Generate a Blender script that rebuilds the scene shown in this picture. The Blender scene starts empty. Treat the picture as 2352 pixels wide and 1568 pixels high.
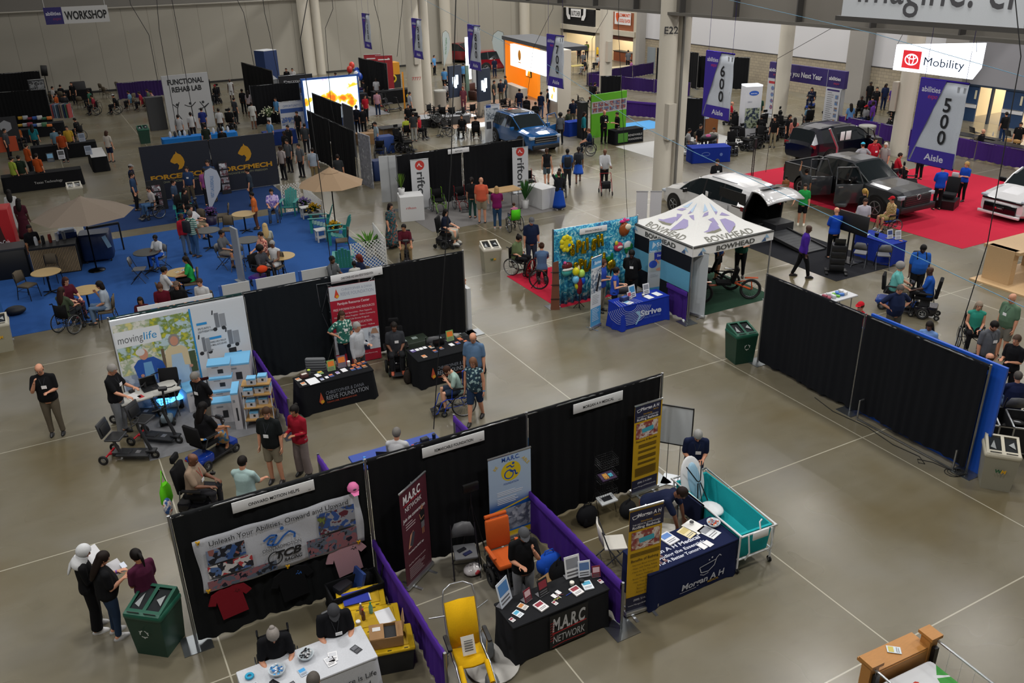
import bpy,math,random
from mathutils import Vector,Matrix
PI=math.pi
TR=Matrix.Translation;RO=Matrix.Rotation;co=math.cos;sn=math.sin;dgr=math.radians
rnd=random.Random(7)
SC=bpy.context.scene
COL=SC.collection
W,H_=2352,1568
FPX=1978.748
YAW,PITCH,ROLL=[dgr(a)for a in(28.2605,24.6109,-1.2490)]
CH=10.0
_f=Vector((sn(YAW)*co(PITCH),co(YAW)*co(PITCH),-sn(PITCH)))
_r=Vector((co(YAW),-sn(YAW),0));_u=_r.cross(_f)
_R=co(ROLL)*_r+sn(ROLL)*_u
_U=-sn(ROLL)*_r+co(ROLL)*_u
cam_d=bpy.data.cameras.new('camera');cam=bpy.data.objects.new('camera',cam_d);COL.objects.link(cam)
cam_d.sensor_width=36;cam_d.lens=36*FPX/W;cam_d.clip_end=300
cam.matrix_world=Matrix(((_R.x,_U.x,-_f.x,0),(_R.y,_U.y,-_f.y,0),(_R.z,_U.z,-_f.z,CH),(0,0,0,1)))
SC.camera=cam
SC.view_settings.view_transform='Standard';SC.view_settings.look='None'
SC.view_settings.gamma=1;SC.view_settings.use_curve_mapping=False
SC.view_settings.exposure=0.78
wd=bpy.data.worlds.new('world');SC.world=wd;wd.use_nodes=True
wd.node_tree.nodes['Background'].inputs[0].default_value=(0.9,0.95,1,1)
wd.node_tree.nodes['Background'].inputs[1].default_value=0.12
def high_bay(x,y,power):
 l=bpy.data.lights.new('high_bay_lamp','AREA');l.shape='DISK';l.size=1.3;l.energy=power
 l.color=(1,0.975,0.94)
 o=bpy.data.objects.new('high_bay_lamp',l);o.location=(x,y,14.2);COL.objects.link(o)
for i in range(8):
 for j in range(9):
  x,y=-8+9.1*i,5+9.1*j
  p=300 if(y<30)else 230
  if x>24 and y>36:p=340
  if x<16 and y>22:p=135 if y<40 else 80
  high_bay(x,y,p)
def F(px,py,z=0.0):
 d=(px-W/2)*_R-(py-H_/2)*_U+FPX*_f
 t=(z-CH)/d.z
 return Vector((d.x*t,d.y*t,z))
def face(a):
 a=dgr(a)
 tw=Vector((-sn(YAW),-co(YAW)));rt=Vector((co(YAW),-sn(YAW)))
 d=co(a)*tw+sn(a)*rt
 return math.atan2(d.x,-d.y)
_m={}
def srgb(h):
 h=h.lstrip('#');h=h if len(h)==6 else ''.join(c*2 for c in h);v=[int(h[i:i+2],16)/255 for i in(0,2,4)]
 return[c/12.92 if c<=.04045 else((c+.055)/1.055)**2.4 for c in v]
KIND={'':(.6,0,.05,40),'cloth':(.9,0,.12,60),'metal':(.28,.9,.03,20),'plastic':(.42,0,.03,30),'gloss':(.12,0,.02,10),'paper':(.6,0,.02,30),'skin':(.55,0,.06,25),'wood':(.5,0,.16,14),'paint':(.16,.25,.02,8),'glass':(.06,0,0,1),'carpet':(1,0,.1,14),'rubber':(.75,0,.05,30),'hair':(.6,0,.25,80),'foil':(.18,.85,.04,12)}
def mat(col,kind=''):
 k=(col,kind)
 if k in _m:return _m[k]
 m=bpy.data.materials.new('%s_%s'%(kind or 'matte',col.strip('#')));m.use_nodes=True;_m[k]=m
 nt=m.node_tree;b=nt.nodes['Principled BSDF'];c=srgb(col);ro,me,am,sc=KIND[kind]
 b.inputs['Roughness'].default_value=ro;b.inputs['Metallic'].default_value=me
 if kind in('cloth','carpet','hair'):b.inputs['Specular IOR Level'].default_value=.2
 if kind=='paint':b.inputs['Coat Weight'].default_value=.6;b.inputs['Coat Roughness'].default_value=.05
 if am:
  tc=nt.nodes.new('ShaderNodeTexCoord');n=nt.nodes.new('ShaderNodeTexNoise');n.inputs['Scale'].default_value=sc
  mx=nt.nodes.new('ShaderNodeMix');mx.data_type='RGBA'
  if kind=='wood':
   mp=nt.nodes.new('ShaderNodeMapping');mp.inputs['Scale'].default_value=(1,6,6);nt.links.new(tc.outputs['Object'],mp.inputs[0]);nt.links.new(mp.outputs[0],n.inputs[0])
  else:nt.links.new(tc.outputs['Object'],n.inputs[0])
  mx.inputs[6].default_value=[v*(1-am)for v in c]+[1];mx.inputs[7].default_value=[min(1,v*(1+am))for v in c]+[1]
  nt.links.new(n.outputs[0],mx.inputs[0]);nt.links.new(mx.outputs[2],b.inputs['Base Color'])
 else:b.inputs['Base Color'].default_value=c+[1]
 return m
def node_mat(name,build,rough=.6,**kw):
 if name in _m:return _m[name]
 m=bpy.data.materials.new(name);m.use_nodes=True;_m[name]=m
 b=m.node_tree.nodes['Principled BSDF'];b.inputs['Roughness'].default_value=rough
 for k,v in kw.items():b.inputs[k.replace('_',' ')].default_value=v
 build(m.node_tree,b);return m
def ramp(nt,fac,stops,interp='LINEAR'):
 r=nt.nodes.new('ShaderNodeValToRGB');r.color_ramp.interpolation='EASE' if interp=='LINEAR' else interp
 e=r.color_ramp.elements
 while len(e)<len(stops):e.new(.5)
 for i,(p,c)in enumerate(stops):
  e[i].position=p;e[i].color=(srgb(c)+[1])if isinstance(c,str)else(c,c,c,1)
 nt.links.new(fac,r.inputs[0]);return r.outputs[0]
def tex(nt,kind,scale,mapping=None,coord='Object',**kw):
 tc=nt.nodes.new('ShaderNodeTexCoord');t=nt.nodes.new(kind)
 o=tc.outputs[coord]
 if mapping:
  mp=nt.nodes.new('ShaderNodeMapping');mp.inputs['Scale'].default_value=mapping;nt.links.new(o,mp.inputs[0]);o=mp.outputs[0]
 nt.links.new(o,t.inputs['Vector'])
 if 'Scale' in t.inputs:t.inputs['Scale'].default_value=scale
 for k,v in kw.items():t.inputs[k].default_value=v
 return t
def emis(col,s):
 k=('emis',col,s)
 if k in _m:return _m[k]
 def bl(nt,b):
  b.inputs['Base Color'].default_value=srgb(col)+[1];b.inputs['Emission Color'].default_value=srgb(col)+[1];b.inputs['Emission Strength'].default_value=s
 m=node_mat('lit_%s_%s'%(col.strip('#'),s),bl);_m[k]=m;return m
def photo(seed,*cols):
 nm='print_%s_%s'%(seed,'_'.join(c.strip('#')for c in cols))
 def bl(nt,b):
  v=tex(nt,'ShaderNodeTexVoronoi',9+seed%5);n=tex(nt,'ShaderNodeTexNoise',3.1+seed%3,Detail=5.0)
  a=nt.nodes.new('ShaderNodeMath');a.operation='MULTIPLY_ADD';a.inputs[1].default_value=.45
  nt.links.new(v.outputs['Color'],a.inputs[0]);nt.links.new(n.outputs[0],a.inputs[2])
  k=len(cols);o=ramp(nt,a.outputs[0],[(.3+.75*i/k,c)for i,c in enumerate(cols)],'CONSTANT' if k>4 else 'LINEAR')
  nt.links.new(o,b.inputs['Base Color'])
 return node_mat(nm,bl,.5)
BLK=mat('#0b0b0d','plastic');RUB=mat('#101010','rubber');CHR=mat('#b9bcc0','metal');GREYM=mat('#6f7378','metal');WHT=mat('#e6e6e6','plastic')
class MB:
 def __init__(s,m=None):s.v=[];s.f=[];s.mi=[];s.mats=[];s.sm=[];s.X=Matrix();s.cur=0;s.flat=False;s.mat(m or WHT)
 def mat(s,m):
  if isinstance(m,str):m=mat(m)
  if m not in s.mats:s.mats.append(m)
  s.cur=s.mats.index(m);return s
 def add(s,vs,fs,smooth=True):
  b=len(s.v);s.v+=[s.X@Vector(v)for v in vs]
  for f in fs:s.f.append([b+i for i in f]);s.mi.append(s.cur);s.sm.append(smooth and not s.flat)
  return s
 def box(s,x,y,z,sx,sy,sz,rz=0,rx=0,ry=0,taper=1.0):
  a,b=sx/2,sy/2;t=taper
  vs=[Vector(p)for p in((-a,-b,0),(a,-b,0),(a,b,0),(-a,b,0),(-a*t,-b*t,sz),(a*t,-b*t,sz),(a*t,b*t,sz),(-a*t,b*t,sz))]
  M_=TR((x,y,z))@RO(rz,4,'Z')@RO(rx,4,'X')@RO(ry,4,'Y')
  return s.add([M_@v for v in vs],[(3,2,1,0),(4,5,6,7),(0,1,5,4),(1,2,6,5),(2,3,7,6),(3,0,4,7)],False)
 def rbox(s,x,y,z,sx,sy,sz,r=.02,rz=0,rx=0,ry=0):
  r=min(r,sx*.49,sy*.49,sz*.49);M_=TR((x,y,z))@RO(rz,4,'Z')@RO(rx,4,'X')@RO(ry,4,'Y')
  rings=[]
  for zz,ins in((0,r*.5),(r*.5,0),(sz-r*.5,0),(sz,r*.5)):
   ring=[]
   for cx,cy,a0 in((1,1,0),(-1,1,90),(-1,-1,180),(1,-1,270)):
    for k in range(3):
     a=dgr(a0+45*k);rr=r-ins*.7
     ring.append(M_@Vector((cx*(sx/2-r)+rr*co(a),cy*(sy/2-r)+rr*sn(a),zz)))
   rings.append(ring)
  return s.loft(rings,True)
 def loft(s,rings,caps=True,smooth=True,closed=True):
  n=len(rings[0]);vs=[p for r in rings for p in r];fs=[]
  for i in range(len(rings)-1):
   for j in range(n if closed else n-1):
    k=(j+1)%n;fs.append((i*n+j,i*n+k,(i+1)*n+k,(i+1)*n+j))
  s.add(vs,fs,smooth)
  if caps and closed:
   s.add(rings[0],[tuple(range(n-1,-1,-1))],False);s.add(rings[-1],[tuple(range(n))],False)
  return s
 def lathe(s,prof,n=16,x=0,y=0,z=0,caps=True,sx=1,sy=1):
  return s.loft([[(x+r*co(2*PI*k/n)*sx,y+r*sn(2*PI*k/n)*sy,z+h)for k in range(n)]for r,h in prof],caps)
 def tube(s,pts,rad,n=8,caps=True,round_=False,flat=None):
  pts=[Vector(p)for p in pts]
  if not isinstance(rad,(list,tuple)):rad=[rad]*len(pts)
  rad=[(r if isinstance(r,(list,tuple))else(r,r))for r in rad]
  ts=[]
  for i in range(len(pts)):
   a=pts[max(i-1,0)];b=pts[min(i+1,len(pts)-1)];d=b-a
   if i not in(0,len(pts)-1):
    d=(pts[i]-a).normalized()+(b-pts[i]).normalized()
   ts.append(d.normalized()if d.length>1e-9 else Vector((0,0,1)))
  side=Vector(flat)if flat else(Vector((1,0,0))if abs(ts[0].x)<.9 else Vector((0,1,0)))
  P_,R_,T_=list(pts),list(rad),list(ts)
  if round_:
   r0=sum(R_[0])/2;r1=sum(R_[-1])/2
   for k,q in((.55,.85),(.9,.45)):
    P_.insert(0,pts[0]-ts[0]*r0*k);R_.insert(0,(rad[0][0]*q,rad[0][1]*q));T_.insert(0,ts[0])
    P_.append(pts[-1]+ts[-1]*r1*k);R_.append((rad[-1][0]*q,rad[-1][1]*q));T_.append(ts[-1])
  rings=[]
  for p,(ra,rb),t in zip(P_,R_,T_):
   u=side-t*side.dot(t)
   if u.length<1e-4:u=t.orthogonal()
   u.normalize();w=t.cross(u)
   if not flat:side=u
   rings.append([p+u*(ra*co(2*PI*k/n))+w*(rb*sn(2*PI*k/n))for k in range(n)])
  return s.loft(rings,caps)
 def ell(s,x,y,z,rx,ry,rz,n=12,m=8,R_=None):
  M_=TR((x,y,z))@(R_ or Matrix())
  vs=[];fs=[]
  for i in range(1,m):
   th=PI*i/m
   for j in range(n):vs.append(M_@Vector((rx*sn(th)*co(2*PI*j/n),ry*sn(th)*sn(2*PI*j/n),rz*co(th))))
  vs+=[M_@Vector((0,0,rz)),M_@Vector((0,0,-rz))];t,b=len(vs)-2,len(vs)-1
  for i in range(m-2):
   for j in range(n):k=(j+1)%n;fs.append((i*n+j,(i+1)*n+j,(i+1)*n+k,i*n+k))
  for j in range(n):k=(j+1)%n;fs.append((t,j,k));fs.append(((m-2)*n+k,(m-2)*n+j,b))
  return s.add(vs,fs)
 def disc(s,c,axis,r,th,n=20,hole=0):
  a=Vector(axis).normalized();u=a.orthogonal().normalized();w=a.cross(u);c=Vector(c);q=[]
  rr=[(hole,-1),(r,-1),(r,1),(hole,1)]if hole else[(1e-4,-1),(r,-1),(r,1),(1e-4,1)]
  if hole:rr.append(rr[0])
  return s.loft([[c+a*(th/2*h)+u*(x*co(2*PI*k/n))+w*(x*sn(2*PI*k/n))for k in range(n)]for x,h in rr],False,False)
 def torus(s,c,axis,R1,r,n=24,m=6):
  a=Vector(axis).normalized();u=a.orthogonal().normalized();w=a.cross(u);c=Vector(c);rings=[]
  for i in range(n+1):
   d=u*co(2*PI*i/n)+w*sn(2*PI*i/n)
   rings.append([c+d*(R1+r*co(2*PI*j/m))+a*(r*sn(2*PI*j/m))for j in range(m)])
  return s.loft(rings,False)
 def sheet(s,grid,th=0):
  nr,nc=len(grid),len(grid[0]);g=[[Vector(p)for p in r]for r in grid]
  fs=[(i*nc+j,i*nc+j+1,(i+1)*nc+j+1,(i+1)*nc+j)for i in range(nr-1)for j in range(nc-1)]
  if not th:return s.add([p for r in g for p in r],fs)
  back=[]
  for i in range(nr):
   row=[]
   for j in range(nc):
    du=g[i][min(j+1,nc-1)]-g[i][max(j-1,0)];dv=g[min(i+1,nr-1)][j]-g[max(i-1,0)][j]
    nn=du.cross(dv);nn=nn.normalized()if nn.length>1e-12 else Vector((0,0,1));row.append(g[i][j]-nn*th)
   back.append(row)
  N=nr*nc;vs=[p for r in g for p in r]+[p for r in back for p in r]
  fs2=fs+[tuple(N+k for k in reversed(f))for f in fs]
  ed=[(0*nc+j,j+1)for j in range(nc-1)]+[((i)*nc+nc-1,(i+1)*nc+nc-1)for i in range(nr-1)]+[((nr-1)*nc+j+1,(nr-1)*nc+j)for j in range(nc-1)]+[((i+1)*nc,i*nc)for i in range(nr-1)]
  fs2+=[(b,a,N+a,N+b)for a,b in ed]
  return s.add(vs,fs2)
 def plate(s,pts,th,n=(0,-1,0)):
  n=Vector(n);p=[Vector(q)for q in pts];k=len(p);b=[q-n*th for q in p]
  return s.add(p+b,[tuple(range(k)),tuple(range(2*k-1,k-1,-1))]+[((i+1)%k,i,k+i,k+(i+1)%k)for i in range(k)],False)
 def build(s,name,parent=None):
  me=bpy.data.meshes.new(name);me.from_pydata(s.v,[],s.f)
  for m in s.mats:me.materials.append(m)
  me.polygons.foreach_set('material_index',s.mi);me.polygons.foreach_set('use_smooth',s.sm);me.update()
  o=bpy.data.objects.new(name,me);COL.objects.link(o)
  if parent:o.parent=parent
  return o
 B=build
def MP(c):return MB(mat(c,'plastic'))
def MC(c):return MB(mat(c,'cloth'))
def MM(c):return MB(mat(c,'metal'))
def MG(c):return MB(mat(c,'gloss'))
def MW(c):return MB(mat(c,'wood'))
def tag(o,label,cat,group=None,kind=None):
 if label:o['label']=label
 if cat:o['category']=cat
 if group:o['group']=group
 if kind:o['kind']=kind
 return o
def thing(name,label,cat,loc=(0,0,0),rz=0,group=None):
 o=bpy.data.objects.new(name,None);COL.objects.link(o);o.empty_display_size=.1
 o.location=(loc[0],loc[1],loc[2]if len(loc)>2 else 0);o.rotation_euler=(0,0,rz)
 return tag(o,label,cat,group)
def struct(name,mb,label=None):
 o=mb.B(name);o['kind']='structure'
 if label:o['label']=label
 return o
def one(name,mb,label,cat,loc=(0,0,0),rz=0,group=None):
 o=mb.B(name);o.location=(loc[0],loc[1],loc[2]if len(loc)>2 else 0);o.rotation_euler=(0,0,rz)
 return tag(o,label,cat,group)
_kids={}
def kids(o):
 return[c for c in bpy.data.objects if c.parent==o]
def dup(root,label,loc,rz,group=None,name=None,recolor=None,scale=1):
 if root.name not in _kids:_kids[root.name]=[(c,kids(c))for c in kids(root)]
 def cp(o,par):
  c=o.copy();COL.objects.link(c)
  if par:c.parent=par
  if recolor:
   if any(s.material and s.material.name in recolor for s in o.material_slots):
    for i,s in enumerate(c.material_slots):
     if s.material and s.material.name in recolor:s.link='OBJECT';s.material=recolor[s.material.name]
  return c
 r=cp(root,None);r.location=(loc[0],loc[1],loc[2]if len(loc)>2 else 0);r.rotation_euler=(0,0,rz);r.scale=(scale,)*3
 tag(r,label,None,group)
 for c,gs in _kids[root.name]:
  k=cp(c,r)
  for g in gs:cp(g,k)
 return r
_tc={}
def glyphs(text,bold=0,shear=0,space=1.0):
 k=(text,bold,shear,space)
 if k not in _tc:
  cu=bpy.data.curves.new('t','FONT');cu.body=text;cu.size=1;cu.offset=bold;cu.shear=shear;cu.align_x='LEFT';cu.resolution_u=3;cu.space_character=space
  ob=bpy.data.objects.new('t',cu);me=bpy.data.meshes.new_from_object(ob)
  vs=[tuple(v.co)for v in me.vertices];fs=[tuple(p.vertices)for p in me.polygons]
  bpy.data.objects.remove(ob);bpy.data.meshes.remove(me);bpy.data.curves.remove(cu)
  xs=[v[0]for v in vs]or[0];_tc[k]=(vs,fs,min(xs),max(xs))
 return _tc[k]
def art(m,items,X=None,lay=.0012):
 keep=m.X;X=X or Matrix();depth=lay
 for it in items:
  k=it[0];col=it[-1]
  m.mat(col if not isinstance(col,str)else mat(col,'paper'))
  m.X=keep@X@TR((0,-depth,0));depth+=lay*.25
  if k=='r':x0,y0,x1,y1=it[1:5];m.add([(x0,0,y0),(x1,0,y0),(x1,0,y1),(x0,0,y1)],[(0,1,2,3)],False)
  elif k=='p':m.add([(x,0,y)for x,y in it[1]],[tuple(range(len(it[1])))],False)
  elif k=='c':
   x,y,r=it[1:4];r2=r[1]if isinstance(r,tuple)else r;r1=r[0]if isinstance(r,tuple)else r
   m.add([(x+r1*co(2*PI*i/20),0,y+r2*sn(2*PI*i/20))for i in range(20)],[tuple(range(20))],False)
  elif k=='o':
   x,y,r,w=it[1:5];r2=r[1]if isinstance(r,tuple)else r;r1=r[0]if isinstance(r,tuple)else r;n=24
   m.add([(x+q1*co(2*PI*i/n),0,y+q2*sn(2*PI*i/n))for q1,q2 in((r1,r2),(r1-w,r2-w))for i in range(n)],[(i,(i+1)%n,n+(i+1)%n,n+i)for i in range(n)],False)
  elif k=='l':
   pts,w=it[1],it[2]
   for(ax,ay),(bx,by)in zip(pts,pts[1:]):
    d=Vector((bx-ax,by-ay));d=d.normalized()if d.length else d;nx,ny=-d.y*w/2,d.x*w/2
    m.add([(ax-nx,0,ay-ny),(bx-nx,0,by-ny),(bx+nx,0,by+ny),(ax+nx,0,ay+ny)],[(0,1,2,3)],False)
  elif k=='t':
   x,y,size,text,op=it[1:6];op=op or{}
   vs,fs,a,b=glyphs(text,op.get('b',0),op.get('s',0),op.get('sp',1))
   sx=size
   if 'w' in op:sx=op['w']/max(b-a,.01)
   al=op.get('a','c');ox=-(a+b)/2*sx if al=='c' else(-a*sx if al=='l' else-b*sx)
   rt=op.get('r',0);c,s_=co(rt),sn(rt)
   m.add([(x+(v[0]*sx+ox)*c-v[1]*size*s_,0,y+(v[0]*sx+ox)*s_+v[1]*size*c)for v in vs],fs,False)
 m.X=keep;return m
def RX(px,py,X):
 d=(px-W/2)*_R-(py-H_/2)*_U+FPX*_f;t=X/d.x;return Vector((X,d.y*t,d.z*t+CH))
def RY(px,py,Y):
 d=(px-W/2)*_R-(py-H_/2)*_U+FPX*_f;t=Y/d.y;return Vector((d.x*t,Y,d.z*t+CH))
 # THE HALL
def fl(nt,b):
 n1=tex(nt,'ShaderNodeTexNoise',.3,Detail=3.0);n2=tex(nt,'ShaderNodeTexNoise',2.6,mapping=(1,1.8,1),Detail=5.0,Roughness=.55)
 n3=tex(nt,'ShaderNodeTexNoise',30,Detail=3.0)
 c1=ramp(nt,n1.outputs[0],[(.32,'#635a44'),(.5,'#6a6453'),(.68,'#6f6b60')])
 c2=ramp(nt,n2.outputs[0],[(.25,.93),(.5,1.0),(.75,1.05)])
 mx=nt.nodes.new('ShaderNodeMix');mx.data_type='RGBA';mx.blend_type='MULTIPLY';mx.inputs[0].default_value=.9
 nt.links.new(c1,mx.inputs[6]);nt.links.new(c2,mx.inputs[7])
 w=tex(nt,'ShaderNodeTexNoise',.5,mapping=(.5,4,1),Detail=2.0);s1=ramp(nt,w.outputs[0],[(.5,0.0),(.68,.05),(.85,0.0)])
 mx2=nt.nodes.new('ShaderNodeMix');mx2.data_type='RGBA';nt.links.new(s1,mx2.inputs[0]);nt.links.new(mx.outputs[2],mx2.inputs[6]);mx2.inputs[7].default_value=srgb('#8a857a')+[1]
 tc=nt.nodes.new('ShaderNodeTexCoord');sp=nt.nodes.new('ShaderNodeSeparateXYZ');nt.links.new(tc.outputs['Object'],sp.inputs[0])
 outs=[]
 for ax,off in(('X',.79),('Y',6.18)):
  a=nt.nodes.new('ShaderNodeMath');a.operation='SUBTRACT';nt.links.new(sp.outputs[ax],a.inputs[0]);a.inputs[1].default_value=off-4.572/2
  p=nt.nodes.new('ShaderNodeMath');p.operation='FLOORED_MODULO';nt.links.new(a.outputs[0],p.inputs[0]);p.inputs[1].default_value=4.572
  q=nt.nodes.new('ShaderNodeMath');q.operation='COMPARE';nt.links.new(p.outputs[0],q.inputs[0]);q.inputs[1].default_value=4.572/2;q.inputs[2].default_value=.012
  outs.append(q.outputs[0])
 mxm=nt.nodes.new('ShaderNodeMath');mxm.operation='MAXIMUM';nt.links.new(outs[0],mxm.inputs[0]);nt.links.new(outs[1],mxm.inputs[1])
 mx3=nt.nodes.new('ShaderNodeMix');mx3.data_type='RGBA';nt.links.new(mxm.outputs[0],mx3.inputs[0]);nt.links.new(mx2.outputs[2],mx3.inputs[6]);mx3.inputs[7].default_value=srgb('#a8a392')+[1]
 nt.links.new(mx3.outputs[2],b.inputs['Base Color'])
 r=ramp(nt,n1.outputs[0],[(.3,.24),(.7,.31)]);nt.links.new(r,b.inputs['Roughness'])
FLOOR=node_mat('polished_concrete',fl)
m=MB(FLOOR);m.add([(-45,-6,0),(85,-6,0),(85,80,0),(-45,80,0)],[(0,1,2,3)]);struct('floor',m)
WY,WX=78.6,48.8
def wb(nt,b):
 tc=nt.nodes.new('ShaderNodeTexCoord');sp=nt.nodes.new('ShaderNodeSeparateXYZ');nt.links.new(tc.outputs['Object'],sp.inputs[0])
 p=nt.nodes.new('ShaderNodeMath');p.operation='FLOORED_MODULO';nt.links.new(sp.outputs['X'],p.inputs[0]);p.inputs[1].default_value=1.95
 c=ramp(nt,p.outputs[0],[(0,'#77746a'),(.03,'#9a968b'),(1,'#9a968b')],'CONSTANT')
 nt.links.new(c,b.inputs['Base Color'])
PANEL=node_mat('wall_panel',wb,.7)
def cm(nt,b):
 t=tex(nt,'ShaderNodeTexBrick',1);tc=nt.nodes.new('ShaderNodeTexCoord');sp=nt.nodes.new('ShaderNodeSeparateXYZ');cb=nt.nodes.new('ShaderNodeCombineXYZ')
 nt.links.new(tc.outputs['Object'],sp.inputs[0]);nt.links.new(sp.outputs['Y'],cb.inputs[0]);nt.links.new(sp.outputs['Z'],cb.inputs[1]);nt.links.new(cb.outputs[0],t.inputs['Vector'])
 t.inputs['Color1'].default_value=srgb('#948a78')+[1];t.inputs['Color2'].default_value=srgb('#a0957f')+[1];t.inputs['Mortar'].default_value=srgb('#7a7263')+[1]
 t.inputs['Mortar Size'].default_value=.012;t.inputs['Brick Width'].default_value=.4;t.inputs['Row Height'].default_value=.2
 nt.links.new(t.outputs[0],b.inputs['Base Color'])
CMU=node_mat('block_wall',cm,.8)
CREAM=mat('#b9b2a2');CONC=mat('#a39d90');STEEL=mat('#55524c');STEELD=mat('#3a3836')
m=MB(PANEL);m.box(14,WY+.2,0,120,.4,15.5);m.mat('#1d1c1a');m.box(14,WY-.02,0,120,.06,.16)
m.mat('#6f6c66');m.box(14,WY-.02,6.3,120,.06,8);m.mat('#8a867c');m.tube([(-40,WY-.25,6.25),(WX,WY-.25,6.25)],.07)  # darker grey upper wall: shadow above the pipe put into the colour
struct('wall_back',m)
m=MB(CMU)
def wr(y0,y1,z0,z1,mt=None,x=WX):m.mat(mt or CMU);m.box(x+.2,(y0+y1)/2,z0,.4,y1-y0,z1-z0)
wr(33.4,66.0,0,2.42);wr(70.9,72.6,0,15,CREAM);wr(78.4,WY,0,15,CREAM);wr(65.3,66.3,0,4.6,CREAM,WX-.15)
wr(33.4,66.0,2.42,15,mat('#c3c3c6'));wr(-6,33.4,2.1,15,mat('#8f8f95'));wr(-6,25.2,0,2.1,mat('#8f8f95'))  # near stretch greyer: shading of the white wall put into the colour
m.mat('#3a3a3c');m.box(WX-.02,50,2.4,.05,32,.05)
wr(66.3,70.6,2.0,2.4,mat('#5b2f22'));wr(72.9,78.4,2.05,2.35,mat('#202022'))
wr(66.0,78.6,2.4,2.85,CREAM,WX-.25);wr(66.0,78.6,4.4,15,CREAM)
wr(66.3,70.9,2.85,4.4,mat('#8c4f31','wood'));wr(72.9,78.4,2.85,4.4,mat('#1d1d20'))
m.mat('#111113')
for k in range(12):m.box(WX-.03,75.65,2.95+.12*k,.06,5.5,.05)
for y in(64.9,41.0,33.9):m.mat('#8d8a85');m.box(WX-.35,y,0,.7,1.5 if y<60 else.5,15)
m.mat('#7d858a');m.box(WX-.03,63.7,0,.08,1.1,1.75)
m.mat('#62625f');m.box(WX-.03,65.0,3.2,.1,.6,.7)
art(m,[('t',0,0,1.25,'EXIT TO LOBBY',{'a':'l','w':8.4},'#3f3f44')],TR((WX-.03,37.9,4.6))@RO(-PI/2,4,'Z'))
struct('wall_right',m)
m=MB('#e8e8e8')
art(m,[('r',66.9,3.35,69.4,4.4,'#dcdcdc')],TR((WX-.05,0,0))@RO(-PI/2,4,'Z')@Matrix.Scale(-1,4,(1,0,0)))
one('concession_sign',m,'white sign with orange lettering LOCAL FLAVOR on the wood panel over the food counter','sign')
X_=TR((WX-.06,69.3,3.4))@RO(-PI/2,4,'Z')
m=bpy.data.objects['concession_sign']
mm=MB('#d2521e');art(mm,[('t',1.5,.15,.42,'LOCAL FLAVOR',{'w':1.7,'b':.03},'#d2521e'),('t',1.5,.62,.4,'COMMUNITY',{'w':1.7,'b':.03},'#d2521e'),('p',[(.08,.6),(.2,.3),(.4,.1),(.5,.4),(.65,.6),(.55,.95),(.1,.9)],'#d2521e')],X_)
mm.B('lettering',m)
mm=MB('#d8d8d8');X_=TR((WX-.12,77.7,3.35))@RO(-PI/2,4,'Z')
art(mm,[('r',.9,.25,2.7,1.0,'#d8d8d8'),('p',[(0,1.1),(.05,.4),(.35,0),(.8,0),(.75,.35),(.5,.5),(.45,1.1)],'#d8d8d8'),('p',[(3.6,1.1),(3.55,.4),(3.25,0),(2.8,0),(2.85,.35),(3.1,.5),(3.15,1.1)],'#d8d8d8'),('t',1.8,.38,.6,'BUTCHER',{'w':1.6,'b':.03},'#222222')],X_)
one('butcher_sign',mm,'white BUTCHER sign with horns on the black slatted front','sign')
for nm,y0,y1 in(('kitchen',66.2,70.8),('cafeteria',72.7,78.5),('lobby',24,33.5)):
 m=MB(mat('#cfc2a3')if nm!='lobby' else mat('#d8c9a8'));d=7 if nm!='lobby' else 9;h=2.9
 m.box(WX+.4+d,(y0+y1)/2,0,.2,y1-y0+.4,h);m.box(WX+.4+d/2,y0-.1,0,d,.2,h);m.box(WX+.4+d/2,y1+.1,0,d,.2,h);m.box(WX+.4+d/2,(y0+y1)/2,h,d,y1-y0+.4,.1)
 m.mat('#8f8777');m.box(WX+.3+d/2,(y0+y1)/2,-.05,d,y1-y0,.052)
 if nm=='lobby':m.mat('#8b8270');m.box(WX+.28+d,(y0+y1)/2,1.0,.1,y1-y0,.2)
 if nm=='kitchen':
  m.mat('#8b8b88')
  for k in range(4):m.box(WX+4.5,68.3,.9+.35*k,1,3.6,.05)
  for k in range(16):m.mat(['#a8a49a','#5b5b5b','#8d2a2a','#c9c9c9'][k%4]);m.box(WX+4.4,66.9+.19*k,.95+.35*(k%4),.3,.16,.22)
 o=struct('trim_'+str({'kitchen':4,'cafeteria':5,'lobby':6}[nm]),m)
 l=bpy.data.lights.new(nm+'_lamp','AREA');l.shape='RECTANGLE';l.size=d*.6;l.size_y=y1-y0-1;l.energy=420 if nm=='lobby' else 200;l.color=(1,.9,.74)
 lo=bpy.data.objects.new(nm+'_lamp',l);lo.location=(WX+.4+d/2,(y0+y1)/2,h-.12);COL.objects.link(lo)
for k,(y,w)in enumerate(((32.9,.9),(30.2,1.25),(27.6,1.25))):
 m=MB('#1d3a5f');m.box(WX+.1,y,0,.1,w,2.05);m.mat('#c9c9cc');m.box(WX+.03,y,.78,.06,w,.2);m.mat('#c9c2a6');m.box(WX+.04,y-w*.33,1.3,.03,.12,.5);m.mat(CHR);m.box(WX+.02,y,.98,.05,w*.8,.04)
 struct('door_%d'%(k+1),m)
m=MB('#1b2c40');m.box(WX+.1,29.4,2.02,.25,8.2,.1)
for y in(33.3,31.6,28.9,26.2):m.box(WX+.1,y,0,.2,.1,2.1)
struct('trim_3',m)
m=MB(mat('#8a4a2c','wood'));m.box(WX+.9,68.4,0,.6,3.9,.85);m.mat('#2a2a2a');m.box(WX+.9,68.4,.85,.75,3.95,.06)
one('food_counter',m,'reddish wooden serving counter under the wood panel of the food stand','counter')
m=MB('#4a4844');m.box(20,37,15.2,131,88,.2);struct('ceiling',m)
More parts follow.
